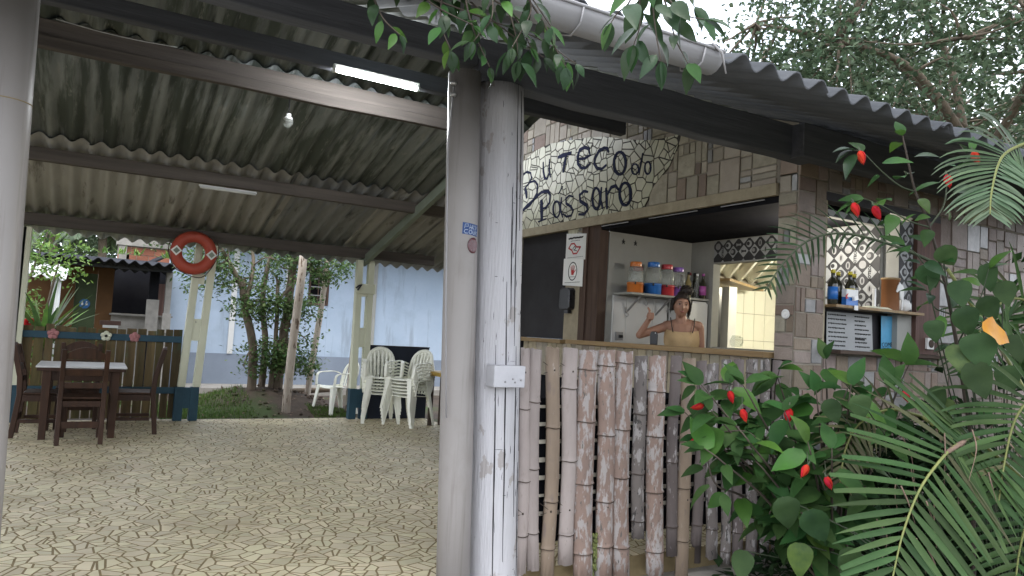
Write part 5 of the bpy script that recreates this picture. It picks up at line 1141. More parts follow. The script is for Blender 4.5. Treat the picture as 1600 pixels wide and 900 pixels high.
# ================================================================ back edge: posts, fence, lifebuoy
def ladder_post(x, w, zt, label, lean=0):
    t = thing('painted_post', label, 'post', (x, 10.2, 0), 'pale green posts at the back edge')
    xx = lambda z: x+lean*z
    for s in (-1, 1):
        a = s*(w/2-.045)
        MB().hexa([(xx(.43)+a-.045,10.15,.43),(xx(.43)+a+.045,10.15,.43),(xx(.43)+a+.045,10.25,.43),(xx(.43)+a-.045,10.25,.43)], [(xx(zt)+a-.042,10.15,zt),(xx(zt)+a+.042,10.15,zt),(xx(zt)+a+.042,10.25,zt),(xx(zt)+a-.042,10.25,zt)]).build('upright', 'post_green', t, bevel=.004)
        MB().box(x+a-.052, x+a+.052, 10.145, 10.255, 0, .428).build('foot', 'teal', t, bevel=.004)
    MB().box(x-w/2+.085, x+w/2-.085, 10.155, 10.245, .16, .42).build('foot_block', 'teal', t)
    for z0, z1 in ((1.02, 1.30), (1.75, 1.88)):
        MB().box(xx(1)-w/2+.08, xx(1)+w/2-.08, 10.16, 10.24, z0, z1).build('spacer', 'post_green', t)
    return t
p1 = ladder_post(1.135, .27, 2.27, 'pale green two board post with blue foot under the lifebuoy', .045)
p2 = ladder_post(3.40, .26, 2.27, 'pale green two board post with blue foot beside the chair stacks', -.01)
MB().box(3.24, 3.52, 10.10, 10.15, 1.79, 1.93).build('cleat', 'post_green', p2, bevel=.004)
MB().tube([(3.23,10.1,1.86),(3.27,10.08,1.90),(3.31,10.09,1.92),(3.25,10.08,1.83)], .014, 6).build('cable_knot', 'black_plastic', p2)
p3 = ladder_post(-.74, .14, 2.27, 'narrow pale green post half hidden by the left downpipe', 0)
lb = thing('lifebuoy', 'orange red lifebuoy ring hung high on the pale green post', 'lifebuoy', (1.09, 10.07, 1.86))
LC = Vector((1.06, 9.98, 2.13)); mb = MB(); n, k = 40, 12; vs = []
for i in range(n):
    a = 2*math.pi*i/n
    for j in range(k):
        b = 2*math.pi*j/k; r = .205+.072*math.cos(b); vs.append((LC.x+r*math.cos(a), LC.y+.055*math.sin(b), LC.z+r*math.sin(a)*1.0))
mb.add(vs, [(i*k+j, i*k+(j+1)%k, ((i+1)%n)*k+(j+1)%k, ((i+1)%n)*k+j) for i in range(n) for j in range(k)], 0, True); mb.build('ring', 'lifebuoy', lb)
for s in (-1, 1):
    for i, (mt, q) in enumerate((('white', 1), ('rafter_green', .6))):
        pts = [(LC.x+s*.205+q*dx, LC.y-.060-.004*i, LC.z+q*dz-s*.01) for dx, dz in ((-.065,0),(0,-.065),(.065,0),(0,.065))]
        MB().add(pts+[(a, b+.02, c) for a, b, c in pts], [(0,1,2,3),(0,4,5,1),(1,5,6,2),(2,6,7,3),(3,7,4,0)]).build('diamond_patch', mt, lb)
MB().tube(catmull([(LC.x+(.29+.02*math.sin(3*a))*math.cos(a), LC.y-.02, LC.z+(.29+.025*math.sin(4*a))*math.sin(a)-.01) for a in [2*math.pi*i/16 for i in range(17)]], 3), .006, 5).build('grab_rope', 'wood_dark', lb)
MB().box(1.16, 1.20, 10.02, 10.149, 2.24, 2.29).build('hanger', 'wood_dark', lb)
fe = thing('slat_fence', 'mossy brown board fence with two blue rails at the back of the patio', 'fence', (.15, 10.25, 0))
x = -.80
while x < .97:
    wd = rnd.uniform(.082, .112); h = 1.125+rnd.uniform(-.02, .03); ln_ = rnd.uniform(-.008,.008)
    MB().hexa([(x,10.235,.03),(x+wd,10.235,.03),(x+wd,10.26,.03),(x,10.26,.03)], [(x+ln_,10.235,h),(x+wd+ln_,10.235,h+rnd.uniform(-.008,.008)),(x+wd+ln_,10.26,h),(x+ln_,10.26,h)]).build('slat', 'fence_slat', fe, bevel=.003)
    x += wd+rnd.uniform(.006, .018)
MB().box(-.80, 1.03, 10.20, 10.232, .985, 1.065).build('rail', 'teal', fe, bevel=.004); MB().box(-.80, 1.03, 10.20, 10.232, .34, .42).build('rail', 'teal', fe, bevel=.004)
for x, c1, c2 in ((-.37, 'p_flower_pink', 'p_flower_pink'), (.18, 'post_green', 'black_print'), (.49, 'p_flower_pink', 'p_flower_pink')):
    if c1 not in MT: MT[c1] = M('pink_paint', (.42,.19,.19), (.36,.16,.16), rough=.7, bump=.05)
    z = 1.035; mb = MB()
    for k in range(5):
        a = R(90+72*k); mb.ball((x+.034*math.cos(a), 10.188, z+.034*math.sin(a)), (.03, .012, .03), 10)
    o = mb.build('flower_ornament', c1, fe); o['label'] = 'pink flower ornament' if 'pink' in c1 else 'cream flower ornament with dark eye'
    MB().ball((x, 10.178, z), (.018, .012, .018), 10).build('flower_eye', c2, o)
MB().box(.135, .30, 10.19, 10.30, 1.135, 1.165).build('small_bracket', 'white_paint', fe); MB().box(.10, .33, 10.3, 10.4, 1.166, 1.22).build('top_block', 'wood_red', fe)
# ================================================================ table and wooden chairs
tb_ = thing('wooden_table', 'square dark wooden table with pale top beside the back fence', 'table', (-.03, 9.18, 0))
MB().box(-.44, .38, 8.77, 9.59, .735, .752).build('tabletop', 'cloth_top', tb_, bevel=.003); MB().box(-.43, .37, 8.78, 9.58, .70, .733).build('edge_board', 'wood_chair', tb_, bevel=.003)
for y0, y1 in ((8.84, 8.865), (9.495, 9.52)): MB().box(-.30, .24, y0, y1, .60, .699).build('apron', 'wood_chair', tb_)
for x0, x1 in ((-.36, -.335), (.275, .30)): MB().box(x0, x1, 8.90, 9.46, .60, .699).build('apron', 'wood_chair', tb_)
for x, y in ((-.34, 8.86), (.28, 8.86), (-.34, 9.5), (.28, 9.5)): MB().hexa([(x-.032,y-.032,0),(x+.032,y-.032,0),(x+.032,y+.032,0),(x-.032,y+.032,0)], [(x-.04,y-.04,.7),(x+.04,y-.04,.7),(x+.04,y+.04,.7),(x-.04,y+.04,.7)]).build('leg', 'wood_chair', tb_, bevel=.004)
def wood_chair():
    t = thing('wooden_chair', 'x', 'chair', local=True, group='wooden chairs round the table')
    w, d = .42, .42                                            # back at y=0, seat towards +y
    for s in (-1, 1):
        x = s*(w/2-.022); pr = [(0, -.045, .0), (0, 0, .44), (0, -.01, .62), (0, -.085, .94)]
        vs = []
        for _, y, z in pr: vs += [(x-.022,y-.025,z),(x+.022,y-.025,z),(x+.022,y+.025,z),(x-.022,y+.025,z)]
        fs = [(4*i+k, 4*i+(k+1)%4, 4*i+4+(k+1)%4, 4*i+4+k) for i in range(3) for k in range(4)]+[(3,2,1,0),(12,13,14,15)]
        MB().add(vs, fs).build('leg', 'wood_chair', t, bevel=.005)
        MB().box(x-.021, x+.021, d-.045, d, 0, .44).build('leg', 'wood_chair', t, bevel=.004)
        MB().box(x-.012, x+.012, .02, d-.045, .15, .185).build('stretcher', 'wood_chair', t); MB().box(x-.014, x+.014, .025, d-.045, .37, .435).build('seat_rail', 'wood_chair', t)
    MB().box(-w/2+.045, w/2-.045, -.032, -.012, .16, .225).build('stretcher', 'wood_chair', t); MB().box(-w/2+.045, w/2-.045, d-.035, d-.012, .36, .435).build('seat_rail', 'wood_chair', t)
    MB().box(-w/2+.045, w/2-.045, -.01, .012, .37, .425).build('seat_rail', 'wood_chair', t)
    MB().box(-w/2-.005, w/2+.005, .028, d+.015, .441, .462).build('seat', 'wood_chair', t, bevel=.006)
    n = 8; vs = []                                              # arched head rail
    for i in range(n+1):
        u = -w/2+.045+(w-.09)*i/n; q = 1-(2*i/n-1)**2; z0, z1 = .845-.0*q, .90+.065*q; y = -.062-.018*q
        vs += [(u,y-.011,z0),(u,y+.011,z0),(u,y-.011-.014,z1),(u,y+.011-.014,z1)]
    fs = [(4*i+a, 4*i+b, 4*i+4+b, 4*i+4+a) for i in range(n) for a, b in ((0,1),(1,3),(3,2),(2,0))]+[(0,1,3,2),(4*n,4*n+2,4*n+3,4*n+1)]
    MB().add(vs, fs).build('head_rail', 'wood_chair', t)
    MB().hexa([(-w/2+.045,-.032,.68),(w/2-.045,-.032,.68),(w/2-.045,-.012,.68),(-w/2+.045,-.012,.68)], [(-w/2+.045,-.047,.745),(w/2-.045,-.047,.745),(w/2-.045,-.027,.745),(-w/2+.045,-.027,.745)]).build('back_slat', 'wood_chair', t)
    MB().hexa([(-w/2+.045,-.022,.555),(w/2-.045,-.022,.555),(w/2-.045,-.004,.555),(-w/2+.045,-.004,.555)], [(-w/2+.045,-.026,.61),(w/2-.045,-.026,.61),(w/2-.045,-.006,.61),(-w/2+.045,-.006,.61)]).build('back_slat', 'wood_chair', t)
    return t
wc = wood_chair()
for i, (x, y, a, lab) in enumerate(((-.01, 8.49, 2, 'dark wooden chair with its slatted back to the camera, nearest of the four'), (-.56, 9.16, -92, 'dark wooden chair seen side on at the table beside the left downpipe'), (.68, 9.24, 86, 'dark wooden chair seen side on between the table and the lifebuoy post'), (-.06, 9.93, 180, 'dark wooden chair behind the table, its arched back against the board fence'))):
    o = wc if i == 0 else copy_tree(wc)
    o.location = (x, y, .004); o.rotation_euler = (0, 0, R(a)); o['label'] = lab

# ================================================================ white plastic chairs
def mono_chair():
    """armchair, front towards -y"""
    t = thing('plastic_chair', 'x', 'chair', local=True, group='x')
    def strip(pts, nrm_w, th=.006, name='strip'):
        pass
    n = 8; vs = []
    for j in range(n+1):                                        # seat
        v = j/n
        for i in range(n+1):
            u = i/n*2-1; w = .225-.03*v; y = -.21+.42*v; z = .43-.03*v-.014*(1-u*u)+(.02*(1-v/.12)**2*-1 if v < .12 else 0)
            vs.append((u*w, y, z))
    top_ = len(vs); vs += [(a, b, c-.007) for a, b, c in vs]
    q = n+1; fs = [(j*q+i, j*q+i+1, (j+1)*q+i+1, (j+1)*q+i) for j in range(n) for i in range(n)]
    fs += [tuple(top_+k for k in f[::-1]) for f in fs]
    edge = [i for i in range(q)]+[j*q+n for j in range(1, q)]+[n*q+i for i in range(n-1, -1, -1)]+[j*q for j in range(n-1, 0, -1)]
    fs += [(edge[k], edge[(k+1) % len(edge)], top_+edge[(k+1) % len(edge)], top_+edge[k]) for k in range(len(edge))]
    MB().add(vs, fs, 0, True).build('seat', 'white_plastic', t)
    def bk(u, z):                                               # back surface: u across, z height
        k = (z-.40)/.42; return (u, .20+.10*k+.02*k*k-.35*u*u*(1-.2*k)*.9+.0, z)
    mb = MB(); out = []
    for i in range(17):
        a = math.pi*i/16; u = -.215*math.cos(a)*(1 if abs(math.cos(a)) > .0 else 1); z = .56+.255*math.sin(a)**.8
        out.append((u*(.94+.06*math.sin(a)), z))
    out = [(-.185, .41), (-.2, .48)]+out+[(.2, .48), (.185, .41)]
    vs = []
    for k, (u, z) in enumerate(out):
        cu, cz = u*.80, .41+(z-.41)*.89
        for (a, b), e in (((u, z), 0), ((cu, cz), 0)):
            p = bk(a, b); vs += [p, (p[0], p[1]+.016, p[2])]
    m = len(out); fs = []
    for k in range(m-1):
        o = 4*k; fs += [(o,o+2,o+6,o+4), (o+1,o+5,o+7,o+3), (o,o+4,o+5,o+1), (o+2,o+3,o+7,o+6)]
    mb.add(vs, fs, 0, True); mb.build('back_frame', 'white_plastic', t)
    for i in range(6):
        u0 = (-.5+ (i+.5)/6)*.30; vs = []
        for j in range(8):
            q_ = j/7; z = .415+q_*(.345-.9*(u0*1.05)**2); u = u0*(1+.16*q_)
            for du in (-.0135-.003*q_, .0135+.003*q_):
                p = bk(u+du, z); vs += [p, (p[0], p[1]+.007, p[2])]
        fs = [(4*j+a, 4*j+b, 4*j+4+b, 4*j+4+a) for j in range(7) for a, b in ((0,2),(3,1),(1,0),(2,3))]
        MB().add(vs, fs, 0, True).build('back_slat', 'white_plastic', t)
    for s in (-1, 1):
        pts = catmull([(s*.205, .22, .60), (s*.245, .12, .635), (s*.262, -.02, .632), (s*.262, -.14, .622), (s*.255, -.185, .59), (s*.25, -.20, .50), (s*.24, -.205, .42)], 4)
        vs = []
        for k, p in enumerate(pts):
            d = (pts[min(k+1, len(pts)-1)]-pts[max(k-1, 0)]).normalized(); b_ = Vector((1,0,0)); b_ = (b_-d*b_.dot(d)).normalized(); nn = d.cross(b_)
            hw = .026 if k > 4 else .018
            vs += [p-b_*hw-nn*.006, p+b_*hw-nn*.006, p+b_*hw+nn*.006, p-b_*hw+nn*.006]
        fs = [(4*k+a, 4*k+(a+1)%4, 4*k+4+(a+1)%4, 4*k+4+a) for k in range(len(pts)-1) for a in range(4)]+[(3,2,1,0), tuple(4*len(pts)-4+a for a in range(4))]
        MB().add(vs, fs, 0, True).build('arm', 'white_plastic', t)
        for fr_ in (0, 1):                                      # L-section legs
            xt, yt, xb, yb = (s*.225, -.205, s*.265, -.255) if fr_ == 0 else (s*.19, .195, s*.225, .285)
            zt = .43; sy = -1 if fr_ == 0 else 1; vs = []
            for k in range(5):
                q_ = k/4; x = xt+(xb-xt)*q_; y = yt+(yb-yt)*q_; z = zt*(1-q_); a = .085-.045*q_; b = .07-.03*q_
                vs += [(x, y, z), (x-s*a, y, z), (x-s*a, y-sy*.006, z), (x-s*.006, y-sy*.006, z), (x-s*.006, y-sy*b, z), (x, y-sy*b, z)]
            fs = [(6*k+a, 6*k+(a+1)%6, 6*k+6+(a+1)%6, 6*k+6+a) for k in range(4) for a in range(6)]+[tuple(range(6)), tuple(range(29, 23, -1))]
            MB().add(vs, fs).build('leg', 'white_plastic', t)
    return t
mc = mono_chair(); first = True
ORD = ['bottom', 'second', 'third', 'fourth', 'fifth', 'topmost']
for (x, y, a, nm, grp) in ((3.60, 9.84, -14, 'rear stack beside the pale green post', 'white chairs in the rear stack'), (3.90, 9.46, -62, 'front stack nearest the downpipe', 'white chairs in the front stack')):
    for k in range(6):
        o = mc if first else copy_tree(mc); first = False
        dy = Vector((math.sin(R(a)), -math.cos(R(a)), 0))*(.012*k)
        o.location = (x+dy.x, y+dy.y, .004+.045*k); o.rotation_euler = (0, 0, R(a+rnd.uniform(-1.2,1.2)))
        o['label'] = f'{ORD[k]} white plastic chair of the {nm}'; o['group'] = grp
o = copy_tree(mc); o.location = (3.42, 11.35, -.06); o.rotation_euler = (0, 0, R(-72)); o['label'] = 'single white plastic armchair standing outdoors beyond the patio edge'; del o['group']
# low dark wall, yellow table edge
lw = thing('low_wall', 'low dark blue wall behind the white chair stacks', 'wall', (4.0, 10.2, 0)); MB().box(3.54, 4.45, 10.17, 10.25, 0, 1.045).build('panel', 'low_blue', lw, bevel=.004)
MB().box(3.53, 4.45, 10.15, 10.27, 1.046, 1.06).build('coping', 'dark_panel', lw)
yt = thing('yellow_table', 'yellow edged wooden table half hidden behind the grey downpipe', 'table', (4.15, 9.2, 0))
MB().box(4.13, 4.40, 8.6, 9.52, .70, .755).build('tabletop', 'yellow_wood', yt, bevel=.004)
for y in (8.7, 9.4): MB().box(4.17, 4.22, y, y+.05, 0, .699).build('leg', 'wood_dark', yt); MB().box(4.33, 4.38, y, y+.05, 0, .699).build('leg', 'wood_dark', yt)
# ================================================================ lamps under the roof
MT['tube_glow'] = Memit('tube_glow', (.93, .97, 1), 160)
lt = thing('tube_lamp', 'lit white tube lamp under the ridge beam', 'lamp', (1.8, 5.6, 3.25))
MB().tube([(1.47, 5.45, 3.275), (2.13, 5.45, 3.270)], .016, 12).build('tube', 'tube_glow', lt); MB().box(1.45, 2.15, 5.44, 5.475, 3.288, 3.318).build('batten', 'white_paint', lt)
for x in (1.457, 2.143): MB().box(x-.012, x+.012, 5.435, 5.475, 3.255, 3.287).build('end_cap', 'white_paint', lt)
lu = thing('tube_lamp', 'unlit white tube lamp on the purlin nearer the back', 'lamp', (1.2, 8.33, 2.7))
MB().box(.88, 1.47, 8.32, 8.345, 2.715, 2.735).build('batten', 'white_paint', lu); MB().tube([(.89, 8.31, 2.705), (1.46, 8.31, 2.705)], .014, 10).build('tube', 'white_paint', lu)
bu = thing('bulb_lamp', 'white and clear bulb hanging on a wire from the roof beam', 'lamp', (1.286, 6.13, 2.94))
MB().tube([(1.285, 6.15, 3.20), (1.287, 6.13, 3.10), (1.286, 6.13, 3.055)], .004, 5).build('wire', 'black_plastic', bu); MB().lathe([(.012,.075),(.02,.07),(.022,.05),(.036,.035),(.04,.02)], 16, (1.286, 6.13, 2.985)).build('holder', 'white_paint', bu); MB().lathe([(.04,.02),(.042,.0),(.03,-.03),(.012,-.045)], 16, (1.286, 6.13, 2.985)).build('globe', 'glass', bu)
tag(MB().tube(catmull([(-.385, 6.13, 3.415), (-.132, 6.13, 3.395), (.12, 6.13, 3.391), (.416, 6.13, 3.404)], 5), .0035, 5).build('electric_wire', 'white_paint'), 'thin pale wire sagging along the roof beam near the left downpipe', 'wire')
# ================================================================ vegetation near the camera
def leaf_set(l, wd, mats, k=5, **kw):
    out = []
    for i in range(k):
        me = leaf_mesh(l*rnd.uniform(.85,1.15), wd*rnd.uniform(.85,1.15), fold=rnd.uniform(.1,.4), droop=rnd.uniform(.1,.5), **kw)
        me.materials.append(MT[mats[i % len(mats)]]); out.append(me)
    return out
CAM = Vector((0, 0, 1.35))
def leaves_on(path, plant, meshes, step, start=.25, size=1.0, petiole=.03, hang=.55, end=True, jit=.35):
    """alternate leaves along a twig; blades spread sideways and sag"""
    n = 0; acc = 0; tot = sum((path[i+1]-path[i]).length for i in range(len(path)-1)); run = 0; sd_ = 1
    for i in range(len(path)-1):
        d = path[i+1]-path[i]; l = d.length; run += l; acc += l
        if run/tot < start or acc < step: continue
        acc = 0; sd_ = -sd_; dn = d.normalized()
        a = dn.cross(Vector((0,0,1)))
        if a.length < .2: a = dn.cross((CAM-path[i]).normalized())
        a.normalize(); a = (Matrix.Rotation(rnd.uniform(-1.2,1.2), 3, dn) @ a)*sd_
        dr = (a*.9+dn*.45+Vector((0,0,-hang))+rv(jit)).normalized()
        p = path[i+1]+dr*petiole
        o = inst('leaf', rnd.choice(meshes), plant, orient(p, dr, (Vector((0,0,1))*.8+(CAM-p).normalized()*.6+rv(.4)), size*rnd.uniform(.65,1.15))); n += 1
    if end:
        dn = (path[-1]-path[-2]).normalized()
        for k in range(2):
            dr = (dn+Vector((0,0,-hang*.7))+rv(.5)).normalized()
            inst('leaf', rnd.choice(meshes), plant, orient(path[-1], dr, Vector((0,0,1))+(CAM-path[-1]).normalized()*.6+rv(.3), size*rnd.uniform(.6,1))); n += 1
    return n
PETALS = None
def flower(p, plant, d, s=1.0):
    """a closed hanging mallow: twisted overlapping petals round a thin stamen"""
    d = Vector(d).normalized(); mb = MB()
    for k in range(5):
        a0 = 2*math.pi*k/5+rnd.uniform(-.1,.1); vs = []
        for i in range(6):
            t = i/5; r = (.007+.0135*math.sin(math.pi*min(1, t*1.02)**.8))
            for w_ in (-.75, 0, .75):
                a = a0+w_*(1-.35*t)+t*.9
                rr = r*(1.0 if w_ <= 0 else .82)
                vs.append((rr*math.cos(a), .068*t*(1-.08*abs(w_)), rr*math.sin(a)))
        mb.add(vs, [(3*i+c, 3*i+c+1, 3*i+c+4, 3*i+c+3) for i in range(5) for c in (0, 1)], 0, True)
    o = mb.build('flower', 'petal', plant, recalc=False); o.matrix_basis = orient(p, d, rv(1)+Vector((0,0,.1)), s*.88)
    k = MB(); k.tube([(0,-.025,0),(0,-.004,0),(0,.004,0)], [.0025,.006,.009], 6); b = k.build('calyx', 'stem', o); b.matrix_parent_inverse = Matrix.Identity(4)
    k = MB(); k.tube([(0,.03,0),(.001,.075,.001)], .0022, 5); b = k.build('stamen', 'petal', o); b.matrix_parent_inverse = Matrix.Identity(4)
V_ = lambda l: [Vector(p) for p in l]
hib = thing('hibiscus_shrub', 'leafy shrub with hanging red flowers crowding the right end of the bamboo fence', 'shrub', (3.4, 2.1, -.28))
HM = leaf_set(.15, .088, ['leaf_hib', 'leaf_hib', 'leaf_hib', 'leaf_hib', 'leaf_light'], 6, shape=.78)
cnt = 0
for bi, b in enumerate(HIB_BRANCH+HIB_BRANCH[:16]):
    b = V_(b)
    if bi >= len(HIB_BRANCH): b = [b[0]]+[p+Vector((rnd.uniform(-.02,.16), rnd.uniform(.05,.22), rnd.uniform(-.15,.05))) for p in b[1:]]
    pts = catmull(b, 8)
    MB().tube(pts, [.009*(1-.75*i/(len(pts)-1)) for i in range(len(pts))], 5).build('stem', 'stem_brown', hib)
    cnt += leaves_on(pts, hib, HM, .062, .3, 1.0)
for i, p in enumerate(HIB_FLOWERS):
    p = Vector(p); flower(p+Vector((0,0,.03)), hib, (rnd.uniform(-.6,.6), rnd.uniform(-.4,.2), -1) if i not in (0, 4) else (-.9,.4,-.25), 1.0 if i != 3 else 1.25)
    MB().tube([p+Vector((0,0,.03)), p+Vector((.01,.01,.06)), p+Vector((.03,.03,.085))], .002, 5).build('flower_stalk', 'stem', hib)
tall = thing('flowering_branch', 'tall thin flowering stem rising past the side window with red flowers', 'shrub', (4.2, 2.0, -.28))
HT = leaf_set(.13, .06, ['leaf_hib', 'leaf_vine', 'leaf_light', 'leaf_hib'], 5, shape=.85)
for i, b in enumerate(TALL_BRANCH):
    pts = catmull(V_(b), 8)
    if i == 0: pts = [Vector((pts[0].x+.05, pts[0].y, -.25))]+pts
    r0 = .011 if i == 0 else .005
    MB().tube(pts, [r0*(1-.7*k/(len(pts)-1)) for k in range(len(pts))], 5).build('stem', 'stem_brown' if i == 0 else 'stem', tall)
    cnt += leaves_on(pts, tall, HT, .075 if i == 0 else .05, .45 if i == 0 else .3, .95, hang=.35)
for p in TALL_FLOWERS:
    p = Vector(p); flower(p+Vector((0,0,.03)), tall, (rnd.uniform(-.5,.3), -.3, -.9), 1.1)
big = thing('broad_leaf_plant', 'plant with large rounded leaves below the side window, one leaf yellow', 'plant', (4.3, 2.0, -.28))
BM = leaf_set(1, .86, ['leaf_big', 'leaf_big', 'leaf_big'], 4, shape=.62, n=8, wave=.15)
BS = leaf_set(1, .8, ['leaf_spot'], 2, shape=.62, n=8, wave=.15)
bb = Vector((4.35, 2.0, -.25))
for i, (p, s) in enumerate(BIG_LEAVES):
    s *= .78
    p = Vector(p); d = (Vector((rnd.uniform(-.5,.5), -.35, -.9))).normalized(); b0 = p-d*s*.45
    inst('leaf', rnd.choice(BS if i in (2, 18, 19) else BM), big, orient(b0, d, (CAM-p).normalized()+Vector((0,0,.5))+rv(.35), s))
    j = b0.lerp(bb, .30)+Vector((.04,.05,.06))
    MB().tube(catmull([b0, j, b0.lerp(bb, .62), bb+rv(.1)*Vector((1,1,0)).length*.5], 5), .0032, 5).build('petiole', 'stem', big)
me = leaf_mesh(.15, .125, fold=.25, droop=.25, shape=.7, n=8, wave=.2); me.materials.append(MT['leaf_yellow'])
o = inst('leaf', me, big, orient(Vector(YELLOW_LEAF)+Vector((-.06,.03,.03)), (.8,-.45,-.25), (-.5,-.6,.55))); o['label'] = 'bright yellow leaf'
# palm clump
palm = thing('palm_clump', 'areca palm clump with arching feathery fronds at the right of the picture', 'palm', (4.5, 1.35, -.28))
pbase = Vector((4.55, 1.4, -.25))
def frond(pts, lmax, npair, mt, mid=.5, spread=.9, droop=.35, wd=.024, start=.05, cut=0, petiole=True, bias=None):
    pts = catmull(V_(pts), 10); k = len(pts)
    fr = MB().tube(pts, [.0075*(1-.75*i/(k-1))+.0015 for i in range(k)], 6).build('frond', 'stem' if 'dark' in mt else 'rachis', palm)
    for i in range(npair):
        t = start+(1-start)*(i+.3)/npair; q = t*(k-1); a = min(int(q), k-2); p = pts[a].lerp(pts[a+1], q-a); dn = (pts[a+1]-pts[a]).normalized()
        nrm = bias or (CAM-p).normalized(); sdv = dn.cross(Vector(nrm)).normalized(); nv = sdv.cross(dn).normalized()
        L0 = lmax*(.45+.55*math.sin(math.pi*min(1, .18+t*.80))) * (1-.35*t**3)
        for s in (-1, 1):
            l = L0*rnd.uniform(.88,1.08); fw = .45+.55*t
            d = (sdv*s*spread+dn*fw+nv*.25+rv(.07)).normalized(); n = 7; vs = []; c = p.copy()
            tipcut = cut and rnd.random() < cut
            for j in range(n+1):
                u = j/n; h = wd/2*min(1, .35+u*3)*(1-u**2.6 if not tipcut else 1-.35*u**3)+.0008
                wv = d.cross(nv).normalized()
                vs += [c-wv*h+nv*h*.35, c, c+wv*h+nv*h*.35]
                c = c+d*(l/n); d = (d+Vector((0,0,-droop*l*1.6*u))*.5+rv(.012)).normalized(); nv = (nv-d*nv.dot(d)).normalized()
            fs = [(3*j+e, 3*j+e+1, 3*j+e+4, 3*j+e+3) for j in range(n) for e in (0, 1)]
            nv = sdv.cross(dn).normalized()
            m_ = MB().add(vs, fs, 0, True)
            m_.build('leaflet', mt if rnd.random() > .06 else 'leaf_palm_old', fr, recalc=False)
    if petiole:
        MB().tube(catmull([pts[0], pts[0].lerp(pbase, .35)+Vector((.02,.02,.12)), pbase+rv(.06)], 6), .009, 6).build('frond_stalk', 'rachis', palm)
    return fr
frond(FRONDS['a'], .34, 26, 'leaf_palm_pale', droop=1.3, wd=.017, start=.25)
frond(FRONDS['b'], .47, 26, 'leaf_palm', droop=.16, wd=.026, start=.02, cut=.55, spread=1.1)
frond(FRONDS['c'], .46, 24, 'leaf_palm', droop=.9, wd=.026, start=.1)
frond(FRONDS['d'], .24, 22, 'leaf_palm_dark', droop=.9, wd=.012, start=.15, bias=(-.2,-.7,.7))
frond(FRONDS['e'], .24, 18, 'leaf_palm_old', droop=.7, wd=.015, start=.2)
frond(FRONDS['f'], .40, 18, 'leaf_palm', droop=.6, wd=.026, start=.1)
frond(FRONDS['g'], .34, 18, 'leaf_palm', droop=.8, wd=.018, start=.15)
p = Vector(FRONDS['b'][1]); q = Vector(FRONDS['b'][2])
k = MB().tube(catmull([p+Vector((.03,.02,.01)), p, p.lerp(q, .6), q], 5), [.010]*5+[.013]*5+[.011]*5+[.006], 7, jit=.25); k.build('dry_sheath', 'dry', palm)
for i in range(16):
    t = rnd.random(); p = Vector(FRONDS['b'][1]).lerp(Vector(FRONDS['b'][4]), t)+rv(.16); l = rnd.uniform(.10,.22)
    MB().tube(catmull([p, p+Vector((rnd.uniform(-.05,.05),-.02,-l*.4)), p+Vector((rnd.uniform(-.08,.08),-.03,-l))], 4), [.003]*5+[.0015]*4, 4).build('dry_strip', 'dry', palm)
for i in range(7): a = rnd.uniform(0, 6.28); MB().tube([pbase+Vector((.1*math.cos(a), .1*math.sin(a), 0)), pbase+Vector((.12*math.cos(a), .12*math.sin(a), .5)), pbase+Vector((.2*math.cos(a), .2*math.sin(a), rnd.uniform(.8,1.3)))], [.022,.018,.01], 7).build('cane', 'rachis', palm)
# undergrowth, its leaves coloured dark for the shade around their feet
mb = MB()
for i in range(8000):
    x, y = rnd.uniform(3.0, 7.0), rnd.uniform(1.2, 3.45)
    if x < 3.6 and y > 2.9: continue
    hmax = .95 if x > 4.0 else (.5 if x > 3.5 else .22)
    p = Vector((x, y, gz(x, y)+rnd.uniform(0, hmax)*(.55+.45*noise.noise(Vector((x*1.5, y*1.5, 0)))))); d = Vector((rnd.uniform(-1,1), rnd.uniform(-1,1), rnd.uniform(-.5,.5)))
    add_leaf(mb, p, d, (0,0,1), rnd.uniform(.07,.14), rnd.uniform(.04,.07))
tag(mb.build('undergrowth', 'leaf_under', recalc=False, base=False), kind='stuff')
def leafy(name, label, cat, base, cen, rad, n, l, mt, stems=5, group=None, trunk=0):
    t = thing(name, label, cat, base, group)
    base = Vector(base); cen = Vector(cen)
    for i in range(stems):
        q = cen+Vector((rnd.uniform(-1,1)*rad[0]*.6, rnd.uniform(-1,1)*rad[1]*.6, rnd.uniform(-.2,.8)*rad[2]))
        MB().tube(catmull([base+rv(.05)*Vector((1,1,0)).length*.4, base.lerp(q, .5)+rv(.05), q], 5), [.012]*4+[.008]*4+[.005]*3, 5).build('stem', 'stem_brown', t)
    mb = MB(); k = 0; cl = [cen+Vector((rnd.gauss(0,.5)*rad[0], rnd.gauss(0,.5)*rad[1], rnd.gauss(0,.5)*rad[2])) for _ in range(max(4, n//40))]
    while k < n:
        c = rnd.choice(cl); p = c+Vector((rnd.gauss(0,.22)*rad[0], rnd.gauss(0,.22)*rad[1], rnd.gauss(0,.22)*rad[2]))
        add_leaf(mb, p, (rnd.uniform(-1,1), rnd.uniform(-1,1), rnd.uniform(-.9,.3)), Vector((0,0,1))+rv(.6), l*rnd.uniform(.7,1.2), l*.55*rnd.uniform(.8,1.2)); k += 1
    o = mb.build('foliage', mt, t, recalc=False); o['kind'] = 'stuff'
    return t
leafy('garden_bush', 'dark leafy bush under the display window behind the hibiscus', 'bush', (5.1, 3.0, -.25), (5.1, 3.0, .5), (.8, .35, .5), 1500, .11, 'leaf_under')  # this and the next two bushes are added to darken the background
leafy('garden_bush', 'dark leafy bush behind the palm fronds at the right edge', 'bush', (6.6, 2.5, -.25), (6.6, 2.5, .7), (1.0, .5, .7), 1800, .12, 'leaf_under')
